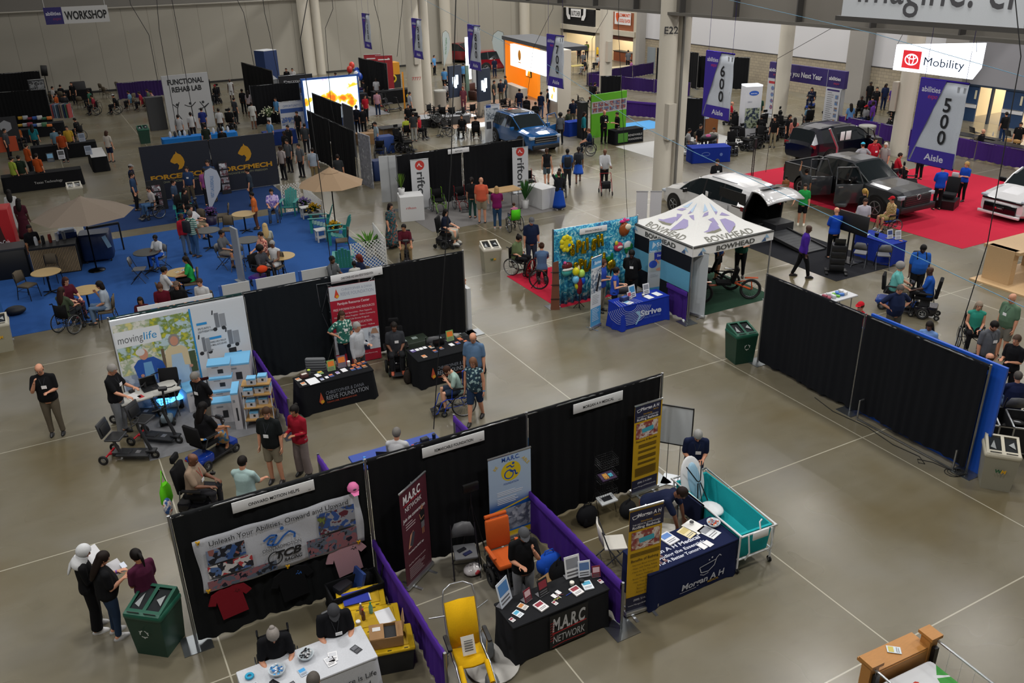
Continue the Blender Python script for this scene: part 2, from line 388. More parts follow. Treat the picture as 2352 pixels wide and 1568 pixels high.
m=MB(PANEL);m.box(-45.2,37,0,.3,88,15.2);struct('wall_left',m)
m=MB(PANEL);m.box(20,-6.2,0,131,.3,15.2);struct('wall_front',m)
m=MB(STEEL);m.box(23,30,7.45,.7,96,.1);m.mat('#66625b');m.box(23,30,7.5,.08,96,1.7);m.mat(STEELD);m.box(23,30,9.2,.7,96,.1)
m.mat(STEELD)
for y in range(4,80,3):m.box(23,y,7.55,.6,.05,1.6)
struct('trim_1',m)
m=MB(STEELD);m.box(30,28.7,7.6,14,.5,.5);m.box(36,28.7,7.6,26,.3,1.2);struct('trim_2',m)
def column(x,y,r,z=15,box=None,mark=None):
 m=MB(CONC);m.lathe([(r+.02,0),(r+.02,.12),(r,.14),(r,z)],28,x,y)
 if box:m.mat('#a9a397');m.box(x+box[0],y+box[1],box[2],.38,.3,box[3])
 if mark:art(m,[('t',0,0,mark[2],mark[3],{'a':'l','b':.01},mark[4])],TR((x,y,mark[1]))@RO(mark[0],4,'Z')@TR((-mark[2]*.6,-r-.02,0)))
 o=m.B('column');o['kind']='structure';return o
column(22.95,28.9,.37,15,(-.05,-.42,2.6,1.45),(-.55,6.75,.38,'E22','#26262a'));column(23.75,29.0,.33)
m=MB('#5f5d58');m.tube([(23.37,28.5,0),(23.37,28.5,7.4)],.06);struct('pipe',m)
column(22.5,54.6,.5,15,(.0,-.55,3.2,1.6),(-.35,2.2,.3,'7777','#b05050'));column(23.6,55.4,.42)
column(22.35,78.1,.55);column(23.3,78.0,.4);column(44.1,78,.5);column(35.6,78.0,.5)
column(37.4,54.2,.45,15,(-.1,-.5,2.3,1.4));column(39.7,39.0,.42,15);column(37.9,28.9,.42,15,(-.3,.4,2.2,1.4));column(44.5,65,.3)
m=MB('#3f3d3a');m.box(20.2,15.1,7.98,.5,5.6,.12);m.mat('#c9ced3');m.box(20.1,15.1,8.1,.3,5.2,2.2)
art(m,[('t',.45,.38,1.35,'imagine. create.',{'a':'l','w':6.6},'#4a4a4e')],TR((19.94,17.65,8.1))@RO(-PI/2,4,'Z'))
one('hall_sign',m,'huge white overhead sign with grey lettering imagine, cut off by the top of the photo','sign')
# PEOPLE
def cloth(spec):
 if ':' not in spec:return mat(spec,'cloth')
 k,cs=spec.split(':');cs=cs.split(',')
 def bl(nt,b):
  if k=='floral':t=tex(nt,'ShaderNodeTexVoronoi',22);f=t.outputs['Color']
  elif k=='stripe':t=tex(nt,'ShaderNodeTexWave',4.5);t.bands_direction='Z';f=t.outputs[0]
  elif k=='plaid':t=tex(nt,'ShaderNodeTexChecker',18);f=t.outputs['Fac']
  else:t=tex(nt,'ShaderNodeTexNoise',9,Detail=2.0);f=t.outputs[0]
  n=len(cs);nt.links.new(ramp(nt,f,[(((i+.0)/n if k!='tie' else.3+.4*i/n),c)for i,c in enumerate(cs)],'CONSTANT' if k!='tie' else 'LINEAR'),b.inputs['Base Color'])
 return node_mat('cloth_'+spec,bl,.9)
SK={'w':'#c68d70','p':'#d6a184','t':'#a8714f','b':'#6b4430','d':'#452b20'}
ARMS={'down':((.16,.02,-1),(.04,.2,-1)),'bent':((.1,.1,-1),(-.35,.9,.2)),'hip':((.8,-.15,-.75),(-.8,.35,-.5)),'cross':((.15,.25,-1),(-.97,.42,.12)),'fwd':((.1,.5,-.85),(0,.92,-.3)),'desk':((.15,.5,-.85),(-.35,1,-.12)),'face':((.15,.5,-.8),(-.4,.25,.95)),'behind':((.18,-.35,-1),(-.7,-.3,-.45)),'reach':((.1,.85,-.5),(0,1,-.15)),'lap':((.12,.12,-1),(-.35,.85,-.35)),'up':((.3,.5,.7),(-.2,.3,1)),'side':((.5,.1,-.9),(.3,.5,-.8)),'hang':((.05,.6,-1),(-.05,.25,-1))}
def remesh(o,v,sm=0):
 r=o.modifiers.new('surface','REMESH');r.mode='VOXEL';r.voxel_size=v;r.use_smooth_shade=True
 if sm:s=o.modifiers.new('relax','SMOOTH');s.iterations=sm;s.factor=.5
def person(label,x,y,a,top,bot,hair=('short','#1c1411'),skin='w',pose='stand',arms=('down','down'),h=1.72,b=1.0,head=False,seat=.5,lean=None,nod=10,turn=0,shoe='#202022',xy=None,cap=None,specs=False,badge=False,beard=None,bag=None,twist=0,z0=0,legs=None,band=None):
 S=h/1.72;sit=pose in('sit','sitlow');kneel=pose=='kneel'
 if lean is None:lean={'bend':52,'sit':4,'kneel':14,'walk':4}.get(pose,1)
 L=dgr(lean);pz=(seat+.09)if sit else(.48*S if kneel else.925*S)
 if pose=='bend':pz=.9*S
 pel=Vector((0,0.05 if sit else 0,pz));Tm=TR(pel)@RO(dgr(twist),4,'Z')@RO(L,4,'X')@Matrix.Scale(S,4)
 hb=TR((0,0,.555))@RO(dgr(turn),4,'Z')@RO(dgr(nod-lean*.45),4,'X')@TR((0,-.012,.125))
 Hm=Tm@hb;hc=Hm@Vector((0,0,0))
 rz=face(a)
 if xy:loc=Vector((xy[0],xy[1],0))
 elif head:
  p=F(x,y,hc.z+z0);o_=RO(rz,4,'Z')@Vector((hc.x,hc.y,0));loc=Vector((p.x-o_.x,p.y-o_.y,0))
 else:loc=F(x,y)
 loc.z=z0
 d=(Vector((0,0,CH))-loc).length;far=d>42
 vx=max(.0078,d*.0005);fr=max(.0088,vx*.8)
 root=thing('person',label,'person',loc,rz)
 sh=[Tm@Vector((s*.165*(.7+.3*b),0,.452))for s in(-1,1)]
 lg=[]
 for i,s in enumerate((-1,1)):
  hip=pel+Vector((s*.088*S,0,-.02*S))
  if legs:kn,an=[Vector((s*q[0],q[1],q[2]))for q in legs[i]]
  elif sit:
   kn=hip+Vector((s*.05,-.43*S,.03));an=Vector((kn.x,kn.y+.02,max(kn.z-.42*S,.1)))
   if seat>.58:an=kn+Vector((0,-.02,-.40*S))
  elif kneel:kn=Vector((s*.12,-.2,.07));an=Vector((s*.11,.24*S,.09))
  elif pose=='walk':f=1 if i==0 else-1;kn=hip+Vector((0,-.12*f-.03,-.42*S));an=Vector((kn.x,-.24*f+.02,.09))
  else:kn=hip+Vector((s*.012,-.02,-.42*S));an=Vector((s*.11*S,.02,.085))
  lg.append((hip,kn,an))
 am=[]
 for i,s in enumerate((-1,1)):
  u,f=ARMS[arms[i]]if isinstance(arms[i],str)else arms[i]
  R3=Tm.to_3x3().normalized()if pose!='bend' or arms[i]!='hang' else RO(dgr(twist),3,'Z')
  U_=R3@Vector((s*u[0],-u[1],u[2])).normalized();F_=R3@Vector((s*f[0],-f[1],f[2])).normalized()
  el=sh[i]+U_*.285*S;wr=el+F_*.245*S;am.append((sh[i],el,wr,F_))
 m=MB(mat(SK.get(skin,skin),'skin'));w=(b-1)*.62
 def torso(mb,inf,z0_,z1_,n=14,hemf=0):
  prof=[(-.13,.13,.1),(-.08,.165,.12),(0,.165+w*.14,.12+w*.16),(.12,.142+w*.26,.108+w*.32),(.24,.148+w*.22,.115+w*.25),(.36,.166+w*.12,.118+w*.12),(.43,.165+w*.06,.1+w*.05),(.475,.138+w*.04,.082),(.51,.088,.066),(.535,.06,.056)]
  rs=[]
  for z,rx,ry in prof:
   if z<z0_-1e-6 or z>z1_+1e-6:continue
   k=inf+(hemf if z<.02 else 0);oy=-(w*.1 if.0<z<.3 else 0)
   rs.append([Tm@Vector(((rx+k)*co(2*PI*j/n),oy+(ry+k)*sn(2*PI*j/n),z))for j in range(n)])
  mb.loft(rs)
 torso(m,0,-.13,.6)
 m.tube([Tm@Vector((0,.0,.50)),Tm@Vector((0,-.0,.56)),Hm@Vector((0,.02,-.07))],[.056*S,.052*S,.052*S],10)
 m.X=Hm
 m.loft([[(rx*co(2*PI*j/16),cy+ry*sn(2*PI*j/16),z)for j in range(16)]for z,rx,ry,cy in((-.117,.02,.016,-.052),(-.106,.04,.034,-.042),(-.078,.056,.06,-.018),(-.04,.067,.082,-.002),(0,.074,.093,.004),(.04,.0775,.098,.008),(.075,.07,.09,.011),(.1,.05,.064,.012),(.115,.018,.024,.012))])
 m.ell(0,-.094,-.018,.0135,.02,.026,8,6)
 m.ell(0,-.076,-.062,.026,.014,.012,8,6)
 for s in(-1,1):m.ell(s*.077,.012,-.008,.011,.02,.032,8,6)
 m.X=Matrix()
 for i,(p,e,wr,f)in enumerate(am):
  k=(1+w*.6)*S
  m.tube([p,p.lerp(e,.5),e,e.lerp(wr,.3),wr],[.05*k,.045*k,.038*k,.038*k,.026*S],10,round_=True)
  sd=f.cross(Vector((0,0,1)));sd=sd.normalized()if sd.length>.2 else Vector((0,1,0));up=sd.cross(f).normalized()
  if abs(f.z)>.75:sd=Vector((0,-1,0))-f*(-f.y);sd=sd.normalized()if sd.length>.2 else Vector((1,0,0));up=sd.cross(f).normalized()
  s=-1 if i==0 else 1;curl=.55
  if far:m.tube([wr,wr+f*.09*S,wr+f*.15*S-up*.03],[.024,(.04,.02),(.03,.015)],8,round_=True,flat=sd)
  else:
   m.tube([wr-f*.02,wr+f*.04*S,wr+f*.092*S],[.024*S,(.038*S,.017*S),(.04*S,.015*S)],8,round_=True,flat=sd)
   for q,ln in enumerate((.062,.072,.068,.052)):
    b0=wr+f*.088*S+sd*(.0275-.0185*q)*S*1.05;d1=(f-up*curl*.5).normalized();d2=(f-up*curl*2.2).normalized()
    p1=b0+d1*ln*.55*S;m.tube([b0-f*.015,b0,p1,p1+d2*ln*.55*S],[fr,fr,fr*.95,fr*.75],6,round_=True)
   tb=wr+f*.03*S+sd*.03*S;m.tube([tb-f*.01,tb+(f*.5+sd*.8)*.035*S,tb+(f*1.1+sd*.7-up*.4)*.055*S],[fr*1.25,fr*1.15,fr*.9],6,round_=True)
 bt=bot[1]
 for i,(hp,kn,an)in enumerate(lg):
  k=1+w*.7
  m.tube([hp,hp.lerp(kn,.4),kn,kn.lerp(an,.3),an,an-Vector((0,0,.03))],[.082*k*S,.076*k*S,.055*S*k**.5,.054*S*k**.5,.036*S,.036*S],10,round_=True)
  m.tube([an+Vector((0,.03,-.035)),an+Vector((0,-.1,-.045))],[(.035,.035),(.038,.03)],8,round_=True)
 bo=m.B('body',root)
 if d<40:remesh(bo,vx,1 if vx<.012 else 0)
 slope=lambda mb,i0:[mb.tube([Tm@Vector((0,.01,.5)),(Tm@Vector((0,.005,.49))).lerp(am[q][0],.55),am[q][0]],[(.055+i0)*S,(.053+i0)*S,(.05+i0)*S],10,round_=True)for q in(0,1)]
 vc=max(.015,vx*1.15);cb=cloth(bot[0]);m=MB(cb)
 if bt in 'psw':
  torso(m,.012,-.08,.03 if not top[2:]else 0)
  fl=.02 if bt=='w' else 0
  for hp,kn,an in lg:
   k=1+w*.7;kz=.5 if sit else.6
   if bt=='s':
    e=hp.lerp(kn,.92);m.tube([hp+Vector((0,0,.03)),hp.lerp(kn,.4),e],[.096*k*S,.094*k*S,.085*S],12,round_=False)
    m.ell(*(hp+Vector((0,0,.01))),.1*k*S,.1*k*S,.1*S)
   else:
    e=an+Vector((0,0,.0));m.tube([hp+Vector((0,0,.03)),hp.lerp(kn,.4),kn,kn.lerp(an,.5),e],[.095*k*S,.09*k*S,(.069+fl)*S*k**.5,(.06+fl*1.6)*S,(.054+fl*2)*S],12)
    m.ell(*(hp+Vector((0,0,.01))),.1*k*S,.1*k*S,.1*S);m.ell(*kn,.07*S,.07*S,.07*S)
  o=m.B('trousers' if bt!='s' else 'shorts',root)
  if not far:remesh(o,vc,2)
 else:
  zb={'k':.42,'d':.42,'l':.12}[bt]*S;n=18;rs=[]
  if sit:
   kc=(lg[0][1]+lg[1][1])/2
   rs=[[Vector((pel.x+(.2+w*.2)*co(2*PI*j/n),pel.y+.05+(.16+w*.2)*sn(2*PI*j/n),pel.z+.06))for j in range(n)],[Vector((kc.x+.21*co(2*PI*j/n),(kc.y+pel.y)/2+(.3)*sn(2*PI*j/n),pel.z+.04))for j in range(n)],[Vector((kc.x+.2*co(2*PI*j/n),kc.y+.1+(.16)*sn(2*PI*j/n),kc.z-.02))for j in range(n)],[Vector((kc.x+.22*co(2*PI*j/n),kc.y+.04+(.13)*sn(2*PI*j/n),max(zb,kc.z-.3)))for j in range(n)]]
  else:
   for t in range(7):
    q=t/6;z=pel.z+.08*S-(pel.z+.08*S-zb)*q;r=(.15+w*.15)*S+q*(.1 if bt!='l' else.15)
    rs.append([Vector((r*(1+.05*q*sn(7*2*PI*j/n))*co(2*PI*j/n),r*.85*(1+.05*q*co(5*2*PI*j/n))*sn(2*PI*j/n),z))for j in range(n)])
  rs.append([p.lerp(sum(rs[-1],Vector())/n,.12)+Vector((0,0,.03))for p in rs[-1]])
  m.loft(rs);m.B('skirt',root)
 m=MB(cloth(top[0]));torso(m,.014,-.08 if bt!='d' else 0,.5,14,.008)
 m.loft([[Tm@Vector(((rx)*co(2*PI*j/12),(ry)*sn(2*PI*j/12),z))for j in range(12)]for z,rx,ry in((.47,.12,.085),(.51,.088,.076),(.54,.063,.063))]);slope(m,.012)
 for p,e,wr,f in am:
  k=(1+w*.6)*S
  if top[1]=='s':m.tube([p,p.lerp(e,.35),p.lerp(e,.78)],[.066*k,.064*k,.06*k],10,round_=True)
  elif top[1]=='l':m.tube([p,p.lerp(e,.5),e,wr-f*.015],[.064*k,.058*k,.05*k,.04*k],10,round_=True)
  else:m.ell(*p,.058*k,.058*k,.05*k)
 o=m.B('shirt' if bt!='d' else 'dress',root)
 if not far:remesh(o,vc,2)
 for hp,kn,an in lg:
  m=MP(shoe);z=an.z-.085;rot=Matrix()
  if kneel:rot=RO(PI*.5,4,'X')
  m.X=TR(an)@rot
  m.loft([[(rx*co(2*PI*j/12),-.045+ry*sn(2*PI*j/12),zz)for j in range(12)]for zz,rx,ry in((-.085,.042,.13),(-.06,.046,.135),(-.04,.043,.125),(-.02,.038,.085),(.0,.036,.05))])
  m.B('shoe',root)
 hs,hcl=hair;m=MB(mat(hcl,'hair'));m.X=Hm
 def shell(rx,ry,rz_,keep,cy=.012,cz=.02):
  n,k=18,12;vs=[];fs=[]
  for i in range(k+1):
   th=PI*i/k
   for j in range(n):vs.append((rx*sn(th)*co(2*PI*j/n),cy+ry*sn(th)*sn(2*PI*j/n),cz+rz_*co(th)))
  for i in range(k):
   for j in range(n):
    q=(i*n+j,(i+1)*n+j,(i+1)*n+(j+1)%n,i*n+(j+1)%n);c=sum((Vector(vs[t])for t in q),Vector())/4
    if keep(c):fs.append(q)
  m.add(vs,fs)
 if hs=='short':shell(.088,.106,.108,lambda c:c.z>(.05 if c.y<-.05 else(-.0 if c.y<.02 else-.055)))
 elif hs in('long','pony','bun','bob'):
  shell(.092,.11,.112,lambda c:c.z>(.055 if c.y<-.055 else(-.085 if c.y>0 else-.03)))
  if hs=='long':m.loft([[(rx*co(2*PI*j/12),cy+ry*sn(2*PI*j/12),z)for j in range(12)]for z,rx,ry,cy in((.03,.09,.06,.05),(-.08,.1,.06,.065),(-.2,.11,.05,.085),(-.32,.09,.04,.09),(-.4,.04,.02,.09))])
  if hs=='bob':m.loft([[(rx*co(2*PI*j/12),cy+ry*sn(2*PI*j/12),z)for j in range(12)]for z,rx,ry,cy in((.03,.09,.07,.04),(-.08,.1,.075,.045),(-.15,.095,.06,.05),(-.18,.05,.03,.05))])
  if hs=='pony':m.tube([(0,.1,.04),(0,.15,.03),(0,.165,-.06),(0,.14,-.2)],[.02,.032,.03,.012],8,round_=True)
  if hs=='bun':m.ell(0,.09,.09,.042,.042,.038)
 elif hs=='afro':m.ell(0,.035,.035,.13,.135,.125)
 elif hs=='fringe':shell(.085,.103,.1,lambda c:-.06<c.z<.03 and c.y>-.01)
 elif hs=='hijab':
  m.mats=[];m.mat(mat(hcl,'cloth'));shell(.1,.118,.125,lambda c:c.z>.05 or c.y>-.06 or abs(c.x)>.066)
  m.loft([[(rx*co(2*PI*j/14),cy+ry*sn(2*PI*j/14),z)for j in range(14)]for z,rx,ry,cy in((-.07,.085,.095,.0),(-.12,.095,.1,0),(-.17,.15,.12,.01),(-.24,.17,.12,.02),(-.27,.15,.1,.02))])
  m.loft([[(.03+rx*co(2*PI*j/10),cy+ry*sn(2*PI*j/10),z)for j in range(10)]for z,rx,ry,cy in((-.12,.05,.03,.08),(-.28,.07,.03,.11),(-.42,.08,.02,.1),(-.46,.05,.01,.1))])
 if m.v:m.B('hijab' if hs=='hijab' else 'hair',root)
 if cap:
  m=MC(cap);m.X=Hm;shell(.094,.112,.112,lambda c:c.z>.045,.012,.022)
  m.add([(x_*.075,-.085-.075*(1-x_*x_)-(.0),.052)for x_ in(-1,-.5,0,.5,1)]+[(x_*.08,-.05,.068)for x_ in(-1,-.5,0,.5,1)],[(i,i+1,6+i,5+i)for i in range(4)]);m.B('cap',root)
 if d<33:
  for s in(-1,1):
   m=MG('#ddd6cf');m.X=Hm;m.ell(s*.03,-.083,.008,.011,.008,.006,8,6);m.mat('#17110e');m.ell(s*.03,-.089,.008,.0055,.005,.0055,8,6);m.ell(s*.031,-.088,.026,.016,.007,.003,8,4);m.B('eye',root)
  m=MB(mat('#8a4038','skin'));m.X=Hm;m.ell(0,-.089,-.062,.021,.006,.0055,8,4);m.B('mouth',root)
 if specs:
  m=MP('#1b1b1d');m.X=Hm
  for s in(-1,1):m.torus((s*.033,-.104,.006),(0,1,0),.024,.0028,14,5);m.tube([(s*.057,-.1,.01),(s*.08,0,.01)],.0025,5)
  m.tube([(-.01,-.104,.008),(.01,-.104,.008)],.0025,5);m.B('glasses',root)
 if beard:
  m=MB(mat(beard,'hair'));m.X=Hm;shell(.068,.085,.085,lambda c:c.z<-.058 and c.y<.01,-.012,-.04);m.B('beard',root)
 if badge:
  m=MB(mat('#e9e9ea','paper'));m.X=Tm;yy=-(.145+w*.3);m.box(.03 if badge==1 else 0,yy,.27 if badge==1 else.2,.1,.006,.07);
  m.mat('#30343c' if badge!='red' else '#c02028');m.tube([(-.05,-.1,.47),(.0,yy,.3)],.004,5);m.tube([(.06,-.1,.47),(.0,yy,.3)],.004,5);m.B('name_badge',root)
 if band:
  p,e,wr,f=am[1];m=MP(band);m.tube([wr-f*.03,wr-f*.008],.031*S,10);m.B('wristband',root)
 if bag=='back':
  m=MB(cloth('#23252b'));m.X=Tm;m.rbox(0,.19+w*.2,.05,.3,.16,.42,.05);m.tube([(-.1,.12,.46),(-.11,-.02,.53),(-.12,-.13,.4),(-.13,-.05,.15)],.016,6);m.tube([(.1,.12,.46),(.11,-.02,.53),(.12,-.13,.4),(.13,-.05,.15)],.016,6);m.B('backpack_straps_and_pack',root)
 return root,loc,rz
 # CHAIRS, WHEELCHAIRS, TABLES (all face -Y, origin on the floor)
def wheel(m,x,y,r,w,rim='#8f9296',spokes=10,tyre=RUB,hand=None,cam=0):
 ax=(1,0,cam);m.mat(tyre);m.torus((x,y,r),ax,r-w*.5,w*.5,28,8)
 m.mat(mat(rim,'metal'));m.torus((x,y,r),ax,r-w*1.1,w*.22,24,6);m.disc((x,y,r),ax,.03,.06,10)
 for k in range(spokes):
  a=2*PI*k/spokes;m.tube([(x,y,r),(x,y+(r-w)*co(a),r+(r-w)*sn(a))],.003 if r>.2 else.008,4)
 if hand:m.mat(mat(hand,'metal'));m.torus((x+(.04 if x>0 else-.04),y,r),ax,r*.86,.009,26,6)
 return m
def make_wheelchair(label,group=None,frame='#1c1c1e',cushion='#121214',hand='#9a9da1',w=.44):
 t=thing('wheelchair',label,'wheelchair',group=group);FM=mat(frame,'gloss');h=w/2
 for s in(-1,1):
  m=MB();wheel(m,s*(h+.05),.1,.3,.028,hand=hand,spokes=16);m.B('rear_wheel',t)
  m=MB();wheel(m,s*h*.85,-.36,.075,.03,spokes=5);m.mat(FM);m.tube([(s*h*.85,-.36,.075),(s*h*.85,-.32,.2),(s*h*.85,-.3,.26)],.012);m.B('caster',t)
  m=MB(FM);m.tube([(s*h,.2,.93),(s*h,.2,.3),(s*h,.12,.28)],.012);m.tube([(s*h,.2,.46),(s*h,-.3,.47),(s*h,-.4,.42),(s*h*.8,-.5,.14),(s*h*.8,-.55,.1)],.012)
  m.tube([(s*h,-.3,.25),(s*h,.2,.28)],.011);m.tube([(s*h,.2,.93),(s*h,.3,.95)],.016);m.tube([(s*h,.15,.7),(s*h,-.15,.7),(s*h,-.17,.47)],.01);m.B('side_frame',t)
  m=MP('#101012');m.rbox(s*h,.0,.69,.05,.3,.04,.015);m.B('armrest',t)
  m=MP('#17171a');m.rbox(s*h*.45,-.56,.09,h*.8,.15,.015,.01,rx=.25);m.B('footrest',t)
 m=MC(cushion);m.rbox(0,-.06,.46,w-.03,.42,.06,.03);m.B('seat',t)
 m=MC(cushion);m.sheet([[(-h+.01,.19,.52),(0,.24,.52),(h-.01,.19,.52)],[(-h+.01,.2,.72),(0,.25,.72),(h-.01,.2,.72)],[(-h+.01,.2,.9),(0,.235,.9),(h-.01,.2,.9)]],.02);m.B('backrest',t)
 m=MB(FM);m.tube([(-h,.1,.3),(h,.1,.3)],.011);m.tube([(-h,-.3,.3),(h,.15,.44)],.01);m.tube([(h,-.3,.3),(-h,.15,.44)],.01);m.B('crossbar',t)
 return t
def make_powerchair(label,group=None,body='#16161a',seatc='#111113',trim='#3c3f45',headrest=True,z=.5):
 t=thing('power_wheelchair',label,'wheelchair',group=group)
 m=MG(body);m.rbox(0,.02,.1,.42,.56,.24,.06);m.rbox(0,.22,.18,.46,.28,.2,.05);m.mat('#2a2b2f');m.box(0,0,.33,.2,.26,z-.36);m.B('base',t)
 for s in(-1,1):
  m=MB();wheel(m,s*.28,.0,.17,.07,spokes=6,rim=trim);m.B('drive_wheel',t)
  for y in(-.3,.38):m=MB();wheel(m,s*.22,y,.08,.05,spokes=3,rim=trim);m.mat(BLK);m.tube([(s*.22,y,.08),(s*.22,y*.75,.2)],.02);m.B('caster',t)
  m=MP(seatc);m.rbox(s*.28,-.02,z+.2,.07,.38,.04,.02);m.mat(GREYM);m.tube([(s*.28,.2,z+.21),(s*.28,.24,z+.0)],.014);m.B('armrest',t)
 m=MC(seatc);m.rbox(0,-.04,z,.48,.48,.09,.04);m.B('seat',t)
 m=MC(seatc);m.rbox(0,.26,z+.08,.44,.1,.55,.04,rx=-.12);m.B('backrest',t)
 if headrest:m=MC(seatc);m.rbox(0,.33,z+.72,.26,.08,.13,.03);m.mat(GREYM);m.tube([(0,.36,z+.78),(0,.34,z+.55)],.012);m.B('headrest',t)
 m=MP('#1a1a1c');m.rbox(.3,-.22,z+.24,.06,.1,.05,.015);m.tube([(.3,-.23,z+.28),(.3,-.23,z+.34)],[.006,.012],6);m.B('joystick',t)
 m=MP('#26272b');m.rbox(0,-.44,.1,.36,.22,.02,.01);m.mat(GREYM);m.tube([(-.08,-.36,.12),(-.08,-.26,z)],.014);m.tube([(.08,-.36,.12),(.08,-.26,z)],.014);m.B('footplate',t)
 return t
def make_scooter(label,group=None,body='#1c3a8a',seatc='#141416',tall=.55,basket=False,w=.44):
 t=thing('mobility_scooter',label,'scooter',group=group);B=mat(body,'gloss')
 m=MP('#18181b');m.rbox(0,-.2,.12,w*.9,.62,.05,.02);m.B('deck',t)
 m=MB(B);m.rbox(0,.25,.13,w,.42,.2,.07);m.rbox(0,.42,.2,w*1.05,.16,.1,.04);m.mat('#b01818');m.box(-w*.4,.505,.23,.05,.01,.03);m.box(w*.4,.505,.23,.05,.01,.03);m.B('rear_shroud',t)
 m=MB(B);m.rbox(0,-.55,.12,w*.75,.24,.16,.06);m.B('front_shroud',t)
 for s in(-1,1):
  m=MB();wheel(m,s*(w/2+.01),.3,.12,.06,spokes=5);m.B('rear_wheel',t)
  m=MB();wheel(m,s*(w/2-.04),-.55,.1,.055,spokes=5);m.B('front_wheel',t)
 m=MP('#222226');m.tube([(0,-.55,.22),(0,-.42,.88)],.026);m.rbox(0,-.39,.86,.2,.1,.08,.03,rx=.4);m.tube([(-.26,-.28,.9),(-.2,-.36,.9),(0,-.4,.9),(.2,-.36,.9),(.26,-.28,.9)],.014);m.B('tiller',t)
 m=MC(seatc);m.rbox(0,.1,tall-.04,.46,.44,.09,.04);m.mat(GREYM);m.tube([(0,.15,.25),(0,.15,tall-.03)],.035);m.B('seat',t)
 m=MC(seatc);m.rbox(0,.34,tall+.06,.44,.08,.44,.04,rx=-.1);m.B('backrest',t)
 for s in(-1,1):m=MP(seatc);m.rbox(s*.27,.08,tall+.2,.06,.3,.04,.02);m.mat(GREYM);m.tube([(s*.27,.2,tall+.2),(s*.25,.28,tall)],.012);m.B('armrest',t)
 if basket:
  m=MP('#1a1a1c')
  for k in range(4):zz=.62+.07*k;m.tube([(-.17,-.62,zz),(.17,-.62,zz),(.19,-.86,zz),(-.19,-.86,zz),(-.17,-.62,zz)],.005,4)
  for k in range(6):xx=-.17+.068*k;m.tube([(xx,-.62,.83),(xx,-.62,.62),(xx,-.86,.62),(xx,-.86,.83)],.004,4)
  m.B('basket',t)
 return t
def make_travel_scooter(label,group=None,frame='#26272a',accent='#b3202c'):
 t=thing('travel_scooter',label,'scooter',group=group);FM=mat(frame,'plastic')
 m=MB(FM);m.rbox(0,-.22,.13,.34,.72,.035,.03);m.rbox(0,.05,.1,.2,.4,.09,.03);m.mat(mat('#c9c9cc','metal'));m.box(.0,-.3,.166,.12,.1,.004);m.B('deck',t)
 m=MG(accent);m.tube([(-.24,.36,.11),(.24,.36,.11)],.022);m.tube([(0,.36,.11),(0,.15,.14)],.03);m.B('axle',t)
 for s in(-1,1):m=MB();wheel(m,s*.27,.36,.11,.055,spokes=5,rim='#c4c6c9');m.B('rear_wheel',t)
 m=MB();wheel(m,0,-.66,.1,.055,spokes=5,rim='#c4c6c9');m.mat(FM);m.rbox(0,-.6,.19,.16,.22,.04,.03);m.B('front_wheel',t)
 m=MB(FM);m.tube([(0,-.6,.2),(0,-.42,.78)],[.038,.032]);m.mat('#141416');m.tube([(-.22,-.3,.9),(-.18,-.38,.9),(0,-.41,.88),(.18,-.38,.9),(.22,-.3,.9)],.014);m.tube([(0,-.42,.78),(0,-.41,.9)],.03);m.B('tiller',t)
 m=MM('#6a6c70');m.tube([(0,.1,.16),(0,.22,.52)],.032);m.B('seat_post',t)
 m=MP('#3c3d40');m.rbox(0,.12,.53,.4,.34,.04,.03);m.mat('#141416');m.rbox(0,.12,.565,.34,.28,.012,.02);m.B('seat',t)
 m=MP('#2c2d30');m.rbox(0,.32,.6,.42,.05,.34,.03,rx=-.18);m.mat('#141416');m.rbox(0,.285,.66,.34,.02,.2,.02,rx=-.18);m.mat(accent);m.box(-.12,.385,.9,.1,.02,.02);m.B('backrest',t)
 return t
def make_folding_chair(label,group=None,col='#4c4e52',pad='#5a5b5e',plastic=False):
 t=thing('folding_chair',label,'chair',group=group);C=mat(col,'metal' if not plastic else 'plastic')
 for s in(-1,1):
  m=MB(C);m.tube([(s*.21,.24,.86),(s*.22,.12,.5),(s*.23,-.2,0)],.012);m.B('leg',t)
  m=MB(C);m.tube([(s*.2,-.16,.44),(s*.21,.28,0)],.012);m.B('leg',t)
 m=MB(C);m.tube([(-.22,.03,.17),(.22,.03,.17)],.008);m.tube([(-.21,.2,.12),(.21,.2,.12)],.008);m.B('stretcher',t)
 m=MP(pad);m.rbox(0,-.02,.44,.4,.4,.035,.03);m.B('seat',t)
 m=MP(pad)
 if plastic:m.sheet([[(-.22,.2,.56),(0,.23,.55),(.22,.2,.56)],[(-.22,.22,.72),(0,.26,.72),(.22,.22,.72)],[(-.19,.25,.9),(0,.29,.92),(.19,.25,.9)]],.02)
 else:m.sheet([[(-.2,.19,.62),(0,.21,.62),(.2,.19,.62)],[(-.2,.22,.74),(0,.24,.74),(.2,.22,.74)],[(-.14,.25,.87),(0,.27,.89),(.14,.25,.87)]],.02)
 m.B('backrest',t);return t
